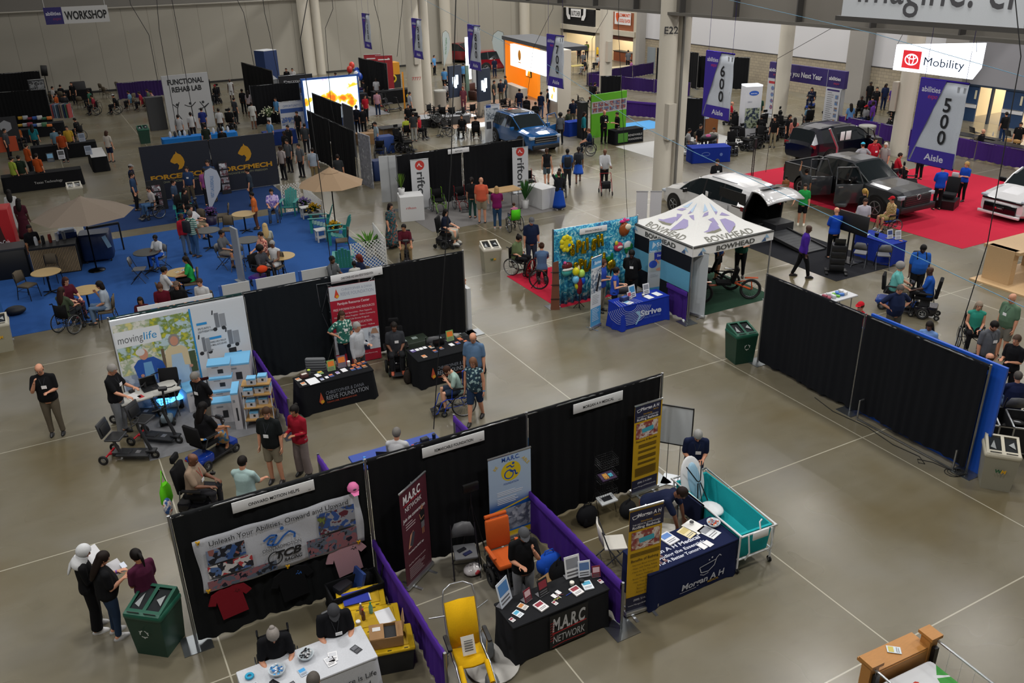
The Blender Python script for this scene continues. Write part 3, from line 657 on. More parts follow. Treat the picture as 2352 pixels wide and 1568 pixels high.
def make_banquet_chair(label,group=None,pad='#5c5346',frame='#4c453c'):
 t=thing('banquet_chair',label,'chair',group=group);C=mat(frame,'metal')
 for s in(-1,1):
  m=MB(C);m.tube([(s*.2,-.2,.43),(s*.22,-.24,0)],.013);m.B('leg',t)
  m=MB(C);m.tube([(s*.19,.24,.88),(s*.2,.2,.45),(s*.22,.27,0)],.013);m.B('leg',t)
 m=MB(C);m.tube([(-.2,-.22,.3),(-.21,.22,.3)],.008);m.tube([(.2,-.22,.3),(.21,.22,.3)],.008);m.tube([(-.2,.22,.3),(.2,.22,.3)],.008);m.B('stretcher',t)
 m=MC(pad);m.rbox(0,0,.42,.43,.43,.065,.04);m.B('seat',t)
 m=MC(pad);m.sheet([[(-.19,.2,.56),(0,.22,.56),(.19,.2,.56)],[(-.21,.22,.76),(0,.25,.76),(.21,.22,.76)],[(-.17,.245,.9),(0,.275,.93),(.17,.245,.9)]],.035);m.B('backrest',t)
 return t
def make_round_table(label,group=None,top='#a88f62',r=.42,h=.74):
 t=thing('round_table',label,'table',group=group)
 m=MP(top);m.lathe([(r-.01,h-.03),(r,h-.025),(r,h-.005),(r-.008,h)],32);m.B('tabletop',t)
 m=MM('#2b2c2e');m.tube([(0,0,.03),(0,0,h-.03)],.03);m.B('pedestal',t)
 m=MM('#2b2c2e')
 for k in range(4):a=PI/4+PI/2*k;m.tube([(0,0,.06),(.3*co(a),.3*sn(a),.02)],[.025,.014]);
 m.B('foot',t);return t
def draped_table(label,x,y,rz,w,d,h,col,prints=None,toplist=None,flare=.06,tb=None,xy=None,group=None,legs=False):
 loc=Vector((xy[0],xy[1],0))if xy else F(x,y)
 t=thing('draped_table',label,'table',loc,rz,group);C=mat(col,'cloth')
 m=MB(C);m.rbox(0,0,h-.03,w+.012,d+.012,.035,.03)
 n=44;P0=[];P1=[];per=2*(w+d)
 for i in range(n):
  s=per*i/n
  if s<w:q=(-w/2+s,-d/2);nn=(0,-1)
  elif s<w+d:q=(w/2,-d/2+s-w);nn=(1,0)
  elif s<2*w+d:q=(w/2-(s-w-d),d/2);nn=(0,1)
  else:q=(-w/2,d/2-(s-2*w-d));nn=(-1,0)
  fl=flare*(.25+.75*abs(sn(i*1.9)))*(0.15 if nn==(0,-1)else 1)
  if nn[1]==-1 and min(s,w-s)<.12:fl=flare*.8
  P0.append((q[0],q[1],h-.01));P1.append((q[0]+nn[0]*fl,q[1]+nn[1]*fl,.01 if not legs else.02))
 m.loft([P1,[tuple(a*.5+b*.5 for a,b in zip(p,q))for p,q in zip(P0,P1)],P0],False)
 o=m.B('tablecloth',t)
 m=MM('#55565a')
 for sx in(-1,1):
  for sy in(-1,1):m.tube([(sx*(w/2-.06),sy*(d/2-.06),0),(sx*(w/2-.06),sy*(d/2-.06),h-.03)],.013)
 m.B('leg_frame',t)
 if prints:m=MB(C);art(m,prints,TR((0,-d/2-.012-flare*.15,0))@RO(-flare*.12/h,4,'X'));m.B('printed_front',t)
 if toplist:m=MB(C);art(m,toplist,TR((0,0,h+.006))@RO(-PI/2,4,'X'));m.B('printed_top',t)
 return t,loc
def open_table(label,x,y,rz,w,d,h,col,xy=None,kind='plastic',group=None):
 loc=Vector((xy[0],xy[1],0))if xy else F(x,y)
 t=thing('table',label,'table',loc,rz,group)
 m=MB(mat(col,kind));m.rbox(0,0,h-.045,w,d,.045,.03);m.B('tabletop',t)
 for sx in(-1,1):
  for sy in(-1,1):m=MM('#8c8e92');m.tube([(sx*(w/2-.12),sy*(d/2-.1),0),(sx*(w/2-.15),sy*(d/2-.1),h-.05)],.014);m.B('leg',t)
 return t,loc
PAPK=[0]
def on_table(loc,rz,h,items,where):
 for it in items:
  k,u,v,col,ang,lab=it[:6];sc=it[6]if len(it)>6 else 1
  p=RO(rz,4,'Z')@Vector((u,v,0));L=(loc.x+p.x,loc.y+p.y,h)
  m=MB(mat(col,'paper'))if isinstance(col,str)else MB(mat(col[0],'paper'))
  c2=col[1]if not isinstance(col,str)else '#5a5a60';nm,cat=k,k.replace('_',' ')
  if k in('leaflet','brochure_stack','sheet_of_paper'):
   w_,d_={'leaflet':(.11,.16),'brochure_stack':(.16,.2),'sheet_of_paper':(.21,.28)}[k];w_*=sc;d_*=sc;th=.004 if k!='brochure_stack' else.02
   m.box(0,0,0,w_,d_,th)
   if c2:art(m,[('r',-w_*.4,d_*.02,w_*.4,d_*.4,c2),('r',-w_*.4,-d_*.35,w_*.3,-d_*.3,'#77777c'),('r',-w_*.4,-d_*.22,w_*.38,-d_*.17,'#77777c')],TR((0,0,th+.001))@RO(-PI/2,4,'X'))
   cat={'leaflet':'leaflet','brochure_stack':'brochures','sheet_of_paper':'paper'}[k]
  elif k=='display_stand':
   m.X=RO(-.25,4,'X');m.box(0,0,0,.2*sc,.008,.28*sc);art(m,[('r',-.08*sc,.12*sc,.08*sc,.25*sc,c2),('r',-.08*sc,.03*sc,.07*sc,.05*sc,'#66666b'),('r',-.08*sc,.07*sc,.07*sc,.09*sc,'#66666b')],TR((0,-.006,0)));m.X=Matrix();m.box(0,.05,0,.2*sc,.12,.006);cat='display stand'
  elif k in('cup','candle','tub','can'):
   r_,h_={'cup':(.04,.12),'candle':(.04,.05),'tub':(.06,.12),'can':(.033,.1)}[k];m.lathe([(r_*.8,0),(r_,h_*.9),(r_*1.04,h_*.92),(r_,h_)],14,0,0,0,True,sc,sc)
   if c2:m.mat(c2);m.lathe([(r_*.98*sc,h_),(r_*.9*sc,h_+.012)],14)
  elif k=='bottle':m.mat(mat(col if isinstance(col,str)else col[0],'gloss'));m.lathe([(.03,0),(.033,.02),(.033,.13),(.014,.17),(.012,.19)],12);m.mat(c2);m.lathe([(.015,.19),(.015,.21)],10)
  elif k=='laptop':m.mat(mat('#1a1b1d','plastic'));m.rbox(0,0,0,.34*sc,.23*sc,.018,.01);m.X=TR((0,.115*sc,.015))@RO(-.3,4,'X');m.rbox(0,0,0,.34*sc,.012,.22*sc,.008);m.mat(col if not isinstance(col,str)else mat(col,'gloss'));m.box(0,-.008,.015,.31*sc,.004,.19*sc)
  elif k=='bowl':
   m.mat(mat('#c9d2d8','gloss'));m.lathe([(.05,0),(.1,.04),(.12,.09),(.115,.09),(.095,.045),(.04,.01)],20,caps=False)
   for q in range(26):
    m.mat(mat((col if isinstance(col,(list,tuple))else[col])[q%len(col)if not isinstance(col,str)else 0],'plastic'));a=rnd.random()*6.3;rr=.085*math.sqrt(rnd.random());m.ell(rr*co(a),rr*sn(a),.05+.05*rnd.random(),.02,.014,.012,6,4)
  elif k=='box':m.mat(mat(col if isinstance(col,str)else col[0],'paper'));m.rbox(0,0,0,.2*sc,.14*sc,.1*sc,.006);m.mat(c2);m.box(0,0,.1*sc,.14*sc,.08*sc,.003)
  elif k=='phone':m.mat(mat('#131316','gloss'));m.rbox(0,0,0,.075,.15,.009,.008)
  elif k=='pen':m.tube([(-.06,0,.006),(.06,0,.006)],.005,6)
  elif k=='helmet':m.mat(mat(col,'gloss'));m.lathe([(.13,0),(.13,.06),(.08,.13),(.01,.15)],16)
  one(nm,m,lab+' '+where if lab else where,cat,L,rz+ang,it[7]if len(it)>7 else None)
  # PIPE AND DRAPE
DCU='divider_curtain'
def drape(label,x0,y0,x1,y1,h=2.44,col='#0d0e11',bays=1,ends=(1,1),gap=.04,group=None,amp=.022,name='drape_wall',top_ruffle=True):
 """curtains on pipe between two floor points; posts with flat steel feet"""
 a,b=Vector((x0,y0,0)),Vector((x1,y1,0));L=(b-a).length;rz=math.atan2(y1-y0,x1-x0)
 t=thing(name,label,'curtain wall' if h>1.5 else 'low curtain',a,rz,group)
 bw=L/bays;PM=mat('#8f9194','metal')
 for i in range(bays+1):
  if(i==0 and not ends[0])or(i==bays and not ends[1]):continue
  m=MB(PM);m.tube([(bw*i,0,0),(bw*i,0,h+.03)],.024,10);p=m.B('post',t)
  m=MM('#8d9295');m.box(bw*i,0,0,.45,.45,.012);m.B('base_plate',p)
 m=MB(PM);m.tube([(0,0,h-.02),(L,0,h-.02)],.02,8);m.B('rail',t)
 for i in range(bays):
  m=MC(col);n=int(bw/.045);rows=[];ph=rnd.random()*6
  fs=[rnd.uniform(.7,1.3)for _ in range(n+1)]
  for z,am_ in((gap,1.5),(h*.3,1.25),(h*.7,.9),(h-.1,.6),(h-.04,.5),(h+.012,.35)):
   r=[]
   for j in range(n+1):
    u=j/n;w_=amp*am_*(sn(j*1.3+ph+2.5*sn(j*.11+ph))*fs[j]*(.3+.7*abs(sn(j*.17+ph*2)))*.8+sn(u*13+ph+z*.4+sn(u*5))*1.1)
    r.append((bw*i+.03+u*(bw-.06),-.015+w_,z+(.02*sn(j*.7+ph)if z==gap else 0)))
   rows.append(r)
  rows.append([(p[0],.03+.3*p[1],h+.012)for p in rows[-1]]);rows.append([(p[0],.035,h-.12)for p in rows[-1]])
  m.sheet(rows);m.B('curtain',t)
 return t
def booth_sign(label,x,y,w,h,text,z=2.3,num='',rz=0):
 m=MB('#d9dadc');m.rbox(w/2,0,0,w,.012,h,.004)
 art(m,[('t',w/2,h*.3,h*.42,text,{'w':min(w*.62,len(text)*h*.28),'b':.01},'#1d1d20')]+([('t',w*.95,h*.12,h*.16,num,{'a':'r'},'#1d1d20')]if num else[]),TR((0,-.008,0)))
 return one('booth_sign',m,label,'sign',(x,y,z),rz)
def rollup(label,x,y,ang,w,h,items,base='#c2c5c8',bg='#dddddd',feet=True,name='rollup_banner',side=1):
 t=thing(name,label,'banner',(x,y,0),ang);B=mat(base,'metal')
 m=MB(B);m.rbox(w/2,0,.015,w+.04,.1,.08,.03);m.B('base',t)
 if feet:
  for u in(.2,.8):m=MB(B);m.box(w*u,0,0,.05,.42,.015);m.B('foot',t)
 m=MB(B);m.rbox(w/2,0,h-.02,w+.02,.03,.03,.01);m.B('top_rail',t)
 m=MB(B);m.tube([(w/2,.04,.08),(w/2,.03,h)],.012);m.B('pole',t)
 m=MB(mat(bg,'paper'));m.box(w/2,0,.09,w,.006,h-.1);art(m,items,TR((0,-.004,.09)));m.B('banner',t)
 return t
def lines(x0,x1,y0,n,dy,th,col,just=0,seed=1):
 r=random.Random(seed);o=[]
 for k in range(n):
  w_=(x1-x0)*(1 if just else r.uniform(.6,1));o.append(('r',x0,y0-k*dy,x0+w_,y0-k*dy+th,col))
 return o
YB=11.7
for k,(xa,xb,lb,e)in enumerate(((.47,3.52,'black drape wall carrying the onward motion banner and hanging shirts',(1,1)),(3.52,6.55,'black drape wall behind the dark red and the blue network banners',(0,1)),(6.55,9.57,'black drape wall behind the yellow bathtub banner and wire brochure rack',(0,1)))):
 drape(lb,xa,YB,xb,YB,2.44,['#141618','#0e0f12','#0d0e11'][k],1,e)
drape('low purple divider curtain beside the yellow beach wheelchair',3.46,8.65,3.5,YB-.05,.91,'#44237f',1,(1,0),group=None,amp=.02,name=DCU)
drape('low purple divider curtain ending at the upright yellow Morgan banner',6.5,8.6,6.5,YB-.05,.91,'#44237f',1,(1,0),amp=.02,name=DCU)
drape('low purple divider behind the drape wall, left of the long blue table',3.5,YB+.1,3.5,14.75,.91,'#4b2a86',1,(0,1),name=DCU)
drape('low purple divider behind the drape wall, right of the long blue table',6.5,YB+.1,6.5,14.8,.91,'#4b2a86',1,(0,1),name=DCU)
booth_sign('white booth sign reading ONWARD MOTION HELPS on the drape wall',1.36,YB-.06,1.28,.19,'ONWARD MOTION HELPS',2.22,'421')
booth_sign('white booth sign reading REMARCABLE FOUNDATION on the drape wall',4.5,YB-.06,1.17,.19,'REMARCABLE FOUNDATION',2.2,'421')
booth_sign('white booth sign reading MORGAN A H MEDICAL on the drape wall',7.5,YB-.06,1.1,.2,'MORGAN A H MEDICAL',2.18,'425')
t=thing('cloth_banner','wide white cloth banner with team photos and blue swoosh logo pinned to the drape','banner',(.72,YB-.09,.98))
m=MC('#b9bcc4');Wb,Hb=2.62,.98;g=[]
for i in range(13):
 v=i/12;g.append([(Wb*u/24+.02*sn(v*5)*(1 if u in(0,24)else 0),-.012*sn(u*1.1+v*3)-.01*sn(u*.4+v*9),v*Hb-.05*sn(PI*u/24)*(1-v)*.6)for u in range(25)])
m.sheet(g,.003);m.B('cloth',t)
P=[photo(3,'#1b2a52','#31548f','#77849c','#1a1c26','#8f5a55'),photo(6,'#2d3f78','#b23a3f','#c9c6c6','#23252e','#4d6a9d'),photo(8,'#28518a','#20242e','#5a6474','#8a5a62','#14182a'),photo(5,'#6d7c33','#43464f','#2d4d8d','#8b8e98','#5b2230')]
m=MB();BL='#2f66b5'
art(m,[('t',1.31,.83,.13,'Unleash Your Abilities, Onward and Upward',{'w':2.2},'#202228'),('r',.14,.5,.72,.76,P[0]),('r',.12,.24,.8,.47,P[1]),('r',.08,.02,1.15,.2,P[2]),('r',1.88,.4,2.5,.8,P[3]),('r',1.66,.03,2.5,.36,P[2]),('l',[(1.0,.62),(1.12,.69),(1.22,.66),(1.12,.5),(1.2,.49),(1.33,.62),(1.42,.67),(1.5,.6),(1.48,.52)],.035,BL),('l',[(1.12,.5),(1.05,.54),(1.1,.62),(1.18,.6)],.035,BL),('c',1.31,.76,.032,BL),('t',1.27,.4,.09,'ONWARDMOTION',{'w':.62},'#33353c'),('o',1.14,.24,(.12,.13),.02,'#1b1c20'),('t',1.36,.22,.19,'TCB',{'w':.42,'b':.04,'s':.3},'#1b1c20'),('t',1.42,.12,.09,'RACING',{'w':.3,'b':.03,'s':.3},'#1b1c20')],TR((0,-.03,0)))
m.B('printed_artwork',t)
for u,z in((.05,.95),(2.55,.98),(.06,.03),(1.3,.0),(2.5,.02)):
 m=MB('#d8a514');m.rbox(u,-.035,z-.03,.03,.02,.07,.008,ry=.5);m.box(u+.02,-.035,z-.01,.02,.02,.06,ry=-.7);m.B('clip',t)
def tshirt(label,x,z,col,logo,s=1.0,tilt=0,dy=.1):
 t=thing('t_shirt',label,'t-shirt',(x,YB-dy,z));m=MC(col);
 o=[(-.1,.62),(-.27,.55),(-.36,.38),(-.25,.33),(-.22,.4),(-.21,0),(.22,.0),(.21,.4),(.25,.33),(.36,.38),(.27,.55),(.1,.62),(.05,.59),(-.05,.59)]
 c=co(tilt);sq=sn(tilt);q=[((a*c-b*sq)*s,0,(a*sq+b*c)*s)for a,b in o]
 m.plate([q[i]for i in(0,1,2,3,4,5,6,7,8,9,10,11,12,13)],.03);m.B('cloth',t)
 m=MB();art(m,[('l',[(.04*s,.47*s),(.07*s,.49*s),(.09*s,.45*s),(.12*s,.5*s),(.13*s,.45*s)],.012,logo),('c',.08*s,.52*s,.01,logo)],TR((0,-.002,0)));m.B('chest_logo',t)
 return t
tshirt('dark red t-shirt hanging from the lower left corner of the cloth banner',1.12,.38,'#7d1824','#5d1018',.95,.1)
tshirt('pink t-shirt hanging from the lower right corner of the cloth banner',3.05,.42,'#b78f98','#33353c',1.0,.12)
tshirt('black t-shirt hanging in the middle under the cloth banner',2.1,.3,'#0f1013','#2f66b5',1.0,.08)
m=MC('#cf6f9e');m.lathe([(.095,0),(.095,.05),(.06,.11),(.01,.125)],16);m.add([(-.07,-.08,.0),(-.04,-.16,-.03),(.04,-.16,-.03),(.07,-.08,0)],[(0,1,2,3)]);m.mat('#33353c');m.ell(0,-.095,.05,.03,.01,.015,8,5);one('cap',m,'pink baseball cap pinned at the top right corner of the cloth banner','cap',(3.24,YB-.12,2.05))
# MARC dark red banner, remarc banner
BDX='#4e1a28'
person_print=lambda x,y,s,shirt,pants:[('r',x-.05*s,y,x-.01*s,y+.32*s,'#9a6a50'),('r',x+.01*s,y,x+.05*s,y+.32*s,'#9a6a50'),('r',x-.075*s,y+.2*s,x+.075*s,y+.42*s,pants),('p',[(x-.1*s,y+.4*s),(x-.12*s,y+.72*s),(x-.05*s,y+.78*s),(x+.05*s,y+.78*s),(x+.12*s,y+.72*s),(x+.1*s,y+.4*s)],shirt),('c',x,y+.86*s,(.055*s,.07*s),'#b07d60'),('l',[(x-.13*s,y+.7*s),(x-.08*s,y+.5*s),(x+.08*s,y+.55*s)],.03*s,'#b07d60')]
rollup('dark red MARC network banner standing at an angle before the drape wall',3.86,11.16,dgr(33),.77,1.98,[('t',.33,1.62,.22,'M.A.R.C',{'w':.5,'b':.03,'s':.1},'#e5e5e8'),('l',[(.08,1.58),(.6,1.6)],.012,'#c62430'),('t',.36,1.45,.13,'NETWORK',{'w':.48},'#e5e5e8'),('t',.36,1.28,.1,'Join the conversation',{'w':.64,'b':.015},'#e5e5e8')]+lines(.1,.4,1.2,3,.05,.02,'#b5a4a8')+person_print(.58,.75,.62,'#101014','#6a6a70')+[('p',[(.12,.7),(.2,.95),(.3,1.0),(.24,.72)],'#c08a70'),('p',[(.17,.75),(.27,.98),(.34,.94),(.25,.7)],'#3b3d46'),('t',.34,.6,.06,'Download the MARC app',{'w':.45,'b':.01},'#e5e5e8')]+lines(.1,.6,.3,7,.035,.012,'#b5a4a8')+[('t',.34,.37,.05,'theMarcNetwork.com',{'w':.5},'#d5c5c8')],bg=BDX)
gr=node_mat('blue_fade_print',lambda nt,b:(lambda sp:nt.links.new(ramp(nt,sp.outputs['Z'],[(.75,'#16529f'),(1.35,'#a9bfd8')]),b.inputs['Base Color']))((lambda tc,sp:(nt.links.new(tc.outputs['Object'],sp.inputs[0]),sp)[1])(nt.nodes.new('ShaderNodeTexCoord'),nt.nodes.new('ShaderNodeSeparateXYZ'))),.5)
rollup('tall blue and white REMARCABLE banner with yellow wheelchair symbol disc',5.66,11.52,0,.86,1.86,[('r',0,.62,.86,1.77,gr),('r',0,0,.86,.62,photo(12,'#8a90a0','#b8bcc6','#5c6272','#989eac')),('r',0,.0,.86,.1,'#d8b51e'),('r',0,.1,.86,.14,'#2468b8'),('l',[(0,.6),(.3,.64),(.86,.74)],.03,'#d8b51e'),('c',.45,1.4,.2,'#d9bf1c'),('o',.41,1.34,.1,.025,'#2450a8'),('l',[(.42,1.44),(.46,1.38),(.53,1.4),(.55,1.3),(.59,1.32)],.03,'#2450a8'),('l',[(.36,1.5),(.44,1.52),(.47,1.47),(.52,1.49)],.025,'#2450a8'),('c',.5,1.55,.026,'#2450a8'),('t',.45,1.63,.12,'M.A.R.C.',{'w':.36,'b':.02},'#2450a8'),('t',.17,1.52,.09,'RE',{'r':.9,'b':.01},'#d8b51e'),('t',.73,1.52,.09,'ABLE',{'r':-.9,'b':.01,'w':.2},'#d8b51e'),('t',.45,1.14,.055,'FOUNDATION',{'w':.3},'#2450a8')]+lines(.16,.72,1.0,3,.035,.015,'#e5eaf2')+lines(.16,.72,.86,4,.035,.015,'#e5eaf2',0,4),bg='#c3cad4')
def morgan(extra):return[('r',0,1.6,.62,1.96,'#181a3a'),('r',0,.0,.62,.28,'#181a3a'),('t',.36,1.83,.1,'Morgan A H',{'w':.42,'b':.02,'s':.1},'#e8e8ee'),('l',[(.05,1.86),(.07,1.81),(.13,1.82),(.15,1.88),(.05,1.86)],.01,'#e8e8ee'),('t',.5,1.78,.04,'MEDICAL',{'w':.12},'#c79a12'),('t',.31,1.73,.05,'Introducing',{'w':.2},'#c79a12'),('t',.31,1.68,.045,'THE MEDICAL EXPANDABLE',{'w':.5},'#d8d8e0'),('t',.31,1.62,.07,'Rolling Bathtub',{'w':.5,'b':.015},'#e8e8ee'),('r',.05,1.22,.57,1.56,photo(4,'#c6a79a','#7d5a68','#8d3a34','#d5c5b8')),('p',[(.18,1.42),(.46,1.45),(.47,1.35),(.2,1.33)],'#3fa6bd'),('l',[(.22,1.33),(.42,1.25),(.46,1.25)],.012,'#d8d8dc'),('l',[(.42,1.34),(.24,1.25),(.2,1.25)],.012,'#d8d8dc'),('l',[(.46,1.43),(.5,1.53)],.02,'#d8d8dc'),('t',.31,.18,.06,'(888) 514-5844',{'w':.34},'#d8d8e0'),('t',.31,.09,.045,'www.MorganAHMedical.com',{'w':.54},'#d8d8e0')]+extra
DK='#3a2c0a'
rollup('yellow and navy bathtub banner headed Features and Benefits by the drape wall end',8.78,11.48,0,.65,2.06,morgan([('t',.31,1.14,.065,'Features & Benefits',{'w':.5,'b':.01},DK)]+lines(.12,.55,1.06,3,.028,.012,DK,1)+lines(.12,.55,.92,2,.028,.012,DK,1)+lines(.12,.55,.8,3,.028,.012,DK,1)+lines(.12,.55,.66,2,.028,.012,DK,1)+lines(.06,.57,.54,7,.028,.012,DK,1)),bg='#c39a10')
ben=['- Improves Blood Circulation','- Helps with Falling Asleep','- Cleans the Skin Thoroughly','- Reduces Headaches','- Boosts the Immune System','- Helps Treat Depression','- Reduces Stress','- Removes Toxins','- Relaxes Muscles']
rollup('yellow and navy bathtub banner headed Benefits of Bathing beside the navy table',6.72,8.8,dgr(-6),.6,2.1,morgan(lines(.04,.58,1.14,3,.028,.012,DK,1)+[('t',.31,.98,.07,'Benefits of Bathing',{'w':.5,'b':.015},DK)]+[('t',.31,.9-.07*k,.045,s,{'w':.022*len(s)*.8},DK)for k,s in enumerate(ben)]),bg='#c39a10')
t=thing('sign_easel','floor stand with a blank white board in a thin black frame','sign stand',(9.86,11.55,0),dgr(-50))
m=MM('#a9adb0');m.box(0,0,0,.4,.4,.012);m.B('base_plate',t)
for s in(-1,1):m=MM('#8f9194');m.tube([(s*.12,0,.01),(s*.12,0,1.0)],.008);m.B('post',t)
m=MB(mat('#c6cccf','paper'));m.box(0,0,.86,.66,.015,.86);m.B('board',t)
m=MB(BLK);
for s in(-1,1):m.box(s*.335,-.005,.85,.02,.03,.88);m.box(0,-.005,.85+(.86 if s>0 else 0),.68,.03,.02)
m.B('frame',t)
tb,tl=draped_table('white clothed table with There is Life Beyond lettering at the bottom edge',0,0,0,1.85,.72,.74,'#c3c6cc',[('t',1.02-.45,.44,.13,'There is Life',{'w':.62,'b':.01},'#44464c'),('t',.6,.28,.13,'Beyond',{'w':.36,'b':.01},'#44464c'),('t',.6,.12,.13,'Disability',{'w':.42,'b':.01},'#44464c')],xy=(1.74,9.62))
T1=tl
on_table(tl,0,.752,[('bowl',.02,.12,['#141416','#2a2a2e','#d8d8da'],0,'glass bowl heaped with black and white wristbands'),('bowl',-.42,.03,['#3f9ad6','#e6e9ee','#2f6fb0'],0,'low bowl of blue and white sweets'),('leaflet',.3,-.12,('#e6e7ea','#c9ccd2'),.1,'loose white flyer',1.2),('leaflet',.36,-.05,('#e6e7ea','#c9ccd2'),-.2,'second loose white flyer',1.2),('leaflet',-.1,-.12,('#aebccc','#3f9ad6'),.15,'pale blue flyer'),('leaflet',-.75,-.05,('#cfd3da','#8a8d94'),.3,'small grey card'),('phone',-.5,-.12,'#131316',.5,'black phone'),('leaflet',.7,-.08,('#303136','#66686e'),.4,'dark sticker pile'),('leaflet',-.3,-.3,('#303136','#66686e'),.2,'second dark sticker pile')],'on the white table at the bottom edge')
m=MP('#1c9fc9');m.torus((0,0,.025),(0,0,1),.045,.02,20,8);m.lathe([(.045,.005),(.045,.045)],16,caps=False);one('tape_roll',m,'bright blue roll of tape on the left end of the white table','tape',(tl.x-.78,tl.y+.16,.752))
tb,tl=draped_table('black fitted table with M.A.R.C. NETWORK lettering on the front',0,0,0,1.74,.62,.74,'#1b1c1f',None,xy=(5.5,9.08),legs=True)
m=MC('#0e0f11');art(m,[('r',.62-.87,.05,1.32-.87,.7,'#0d0e10'),('t',.1,.38,.34,'M.A.R.C',{'w':.6,'b':.03,'s':.12},'#b9babd'),('l',[(-.2,.33),(.42,.37)],.02,'#b3242c'),('t',.1,.14,.2,'NETWORK',{'w':.58,'s':.1},'#b9babd'),('l',[(-.2,.07),(.0,.1),(.4,.09)],.012,'#b3242c')]+[('l',[(-.24,.2+.05*k),(-.17,.21+.05*k)],.01,'#b3242c')for k in range(8)],TR((0,-.335,0)));m.B('printed_front',tb)
MT=tl;R_='#8a2a38'
on_table(tl,0,.752,[('display_stand',.52,.2,('#e4e6ea','#8a8d94'),-.1,'tall white acrylic sign',1.35),('display_stand',.68,.12,('#dfe5ee','#5877a8'),-.3,'smaller acrylic flyer holder with blue picture',1.0),('display_stand',-.1,.08,('#1a1b1e',R_),.2,'black framed card holder',1.0),('display_stand',-.38,.08,('#7d2432','#d8b8bd'),.3,'small dark red card holder',.75),('display_stand',.84,.02,('#7d2432','#d8b8bd'),-.3,'small dark red card holder at the right end',.7),('display_stand',-.7,.2,('#cfd8e4','#4d7fb8'),.5,'picture stand with blue photo and yellow strip',1.5),('candle',.4,.06,('#d9d6cc','#e9e6dc'),0,'white candle cup'),('candle',.56,.02,('#17181b','#0c0c0e'),0,'black candle cup'),('brochure_stack',.38,-.1,('#e4e2e2',R_),.15,'red and white brochure pile'),('brochure_stack',.6,-.08,('#dfe6ec','#4aa3c4'),-.2,'white pamphlet with blue spots'),('brochure_stack',-.28,-.12,('#e4e2e2',R_),.25,'second red and white brochure pile'),('leaflet',-.52,.02,('#d8d4cd','#c07a3a'),.5,'orange topped brochure'),('leaflet',-.66,-.08,('#dfe6ec','#4aa3c4'),.4,'round white and blue card'),('leaflet',.84,-.1,('#e4e2e2',R_),.1,'small business card pile',.6),('leaflet',-.05,-.16,('#e4e2e2',R_),.3,'small red card pile by the front edge',.6),('leaflet',-.8,-.15,('#e4e2e2',R_),.3,'small card pile on the left corner',.6),('leaflet',.12,.02,('#e4e4e6',None),.3,'white blank card',.6),('leaflet',.02,-.02,('#e4e4e6',None),.3,'another white blank card',.6),('pen',.24,-.1,'#1b3fae',.2,'blue pen')]+[('pen',.02+.03*k%.16,-.1+.02*(k%4),['#c9d45a','#b98a8a','#dddddd','#7a3a40'][k%4],k*.9,'%s lying in the middle pile'%['yellow green pen','pinkish pen','white pen','dark red pen'][k])for k in range(4)],'on the black MARC table')
tb,tl=draped_table('navy clothed Morgan A H Medical table with white lettering',0,0,0,1.9,.74,.74,'#131c3f',[('t',.2,.14,.17,'Morgan A H',{'w':.92,'b':.02,'s':.12},'#b9bdc9'),('t',.42,.09,.06,'MEDICAL',{'w':.24,'b':.01},'#b8941a'),('l',[(-.3,.1),(.05,.1)],.008,'#b9bdc9'),('l',[(.1,.48),(.14,.36),(.3,.34),(.42,.42),(.46,.55),(.52,.6),(.56,.56)],.016,'#b9bdc9'),('l',[(.1,.48),(.46,.53)],.014,'#b9bdc9'),('l',[(.12,.33),(.2,.29),(.3,.31)],.012,'#b9bdc9'),('c',.3,.57,.014,'#b9bdc9'),('c',.36,.6,.018,'#b9bdc9')],[('t',-.2,-.02,.12,'Morgan A H Medical',{'w':1.2,'b':.03},'#c9cddb'),('t',-.15,-.15,.1,'Providing the Essentials',{'w':1.1,'b':.02},'#c9cddb'),('t',-.15,-.27,.1,'For A Better Tomorrow',{'w':1.0,'b':.02},'#c9cddb')],xy=(8.05,9.08))
on_table(tl,0,.752,[('brochure_stack',-.1,.22,('#e2e4e8','#5f86c4'),.15,'thick stack of white forms',1.5),('sheet_of_paper',.28,.2,('#e5d9ae','#c9b878'),.3,'yellow folder with papers'),('sheet_of_paper',.5,.26,('#e6e6e2',None),.25,'large white sheet',1.3),('sheet_of_paper',.62,.02,('#dfe2e6','#8a8d94'),.3,'framed white form',1.2),('leaflet',.4,-.22,('#e6e6e8',None),.2,'white leaflet at the front edge',1.0),('leaflet',.27,-.22,('#e6e6e8',None),.2,'second white leaflet at the front edge',1.0),('bowl',.8,.12,['#d8702a','#b83a3a','#d8d8d8','#7aa0b8'],0,'glass bowl of wrapped sweets'),('candle',.5,.34,('#e2e2e4','#3a3a3e'),0,'small white pot')]+[('leaflet',-.72+.11*(k%3),-.2+.13*(k//3),('#6b3a3f','#b9a7a0'),.3,'%s mini card'%['first','second','third','fourth','fifth','sixth'][k],.5,'mini cards at the left end of the navy table')for k in range(6)],'on the navy Morgan table')
fc=make_folding_chair('grey padded folding chair with devices on its seat before the black drape');fc.location=(4.95,11.1,0);fc.rotation_euler=(0,0,face(10))
for u,v,n,c in((-.05,.05,'tablet','#1b1c20'),(.0,-.08,'power_bank','#1d2140')):
 m=MG(c);m.rbox(0,0,0,.16,.08,.015,.01);one(n,m,{'tablet':'small black device lying at the back of the grey folding chair seat','power_bank':'dark blue power bank with white cable on the grey folding chair seat'}[n],'device',(4.95+u,11.08+v,.477),.2)
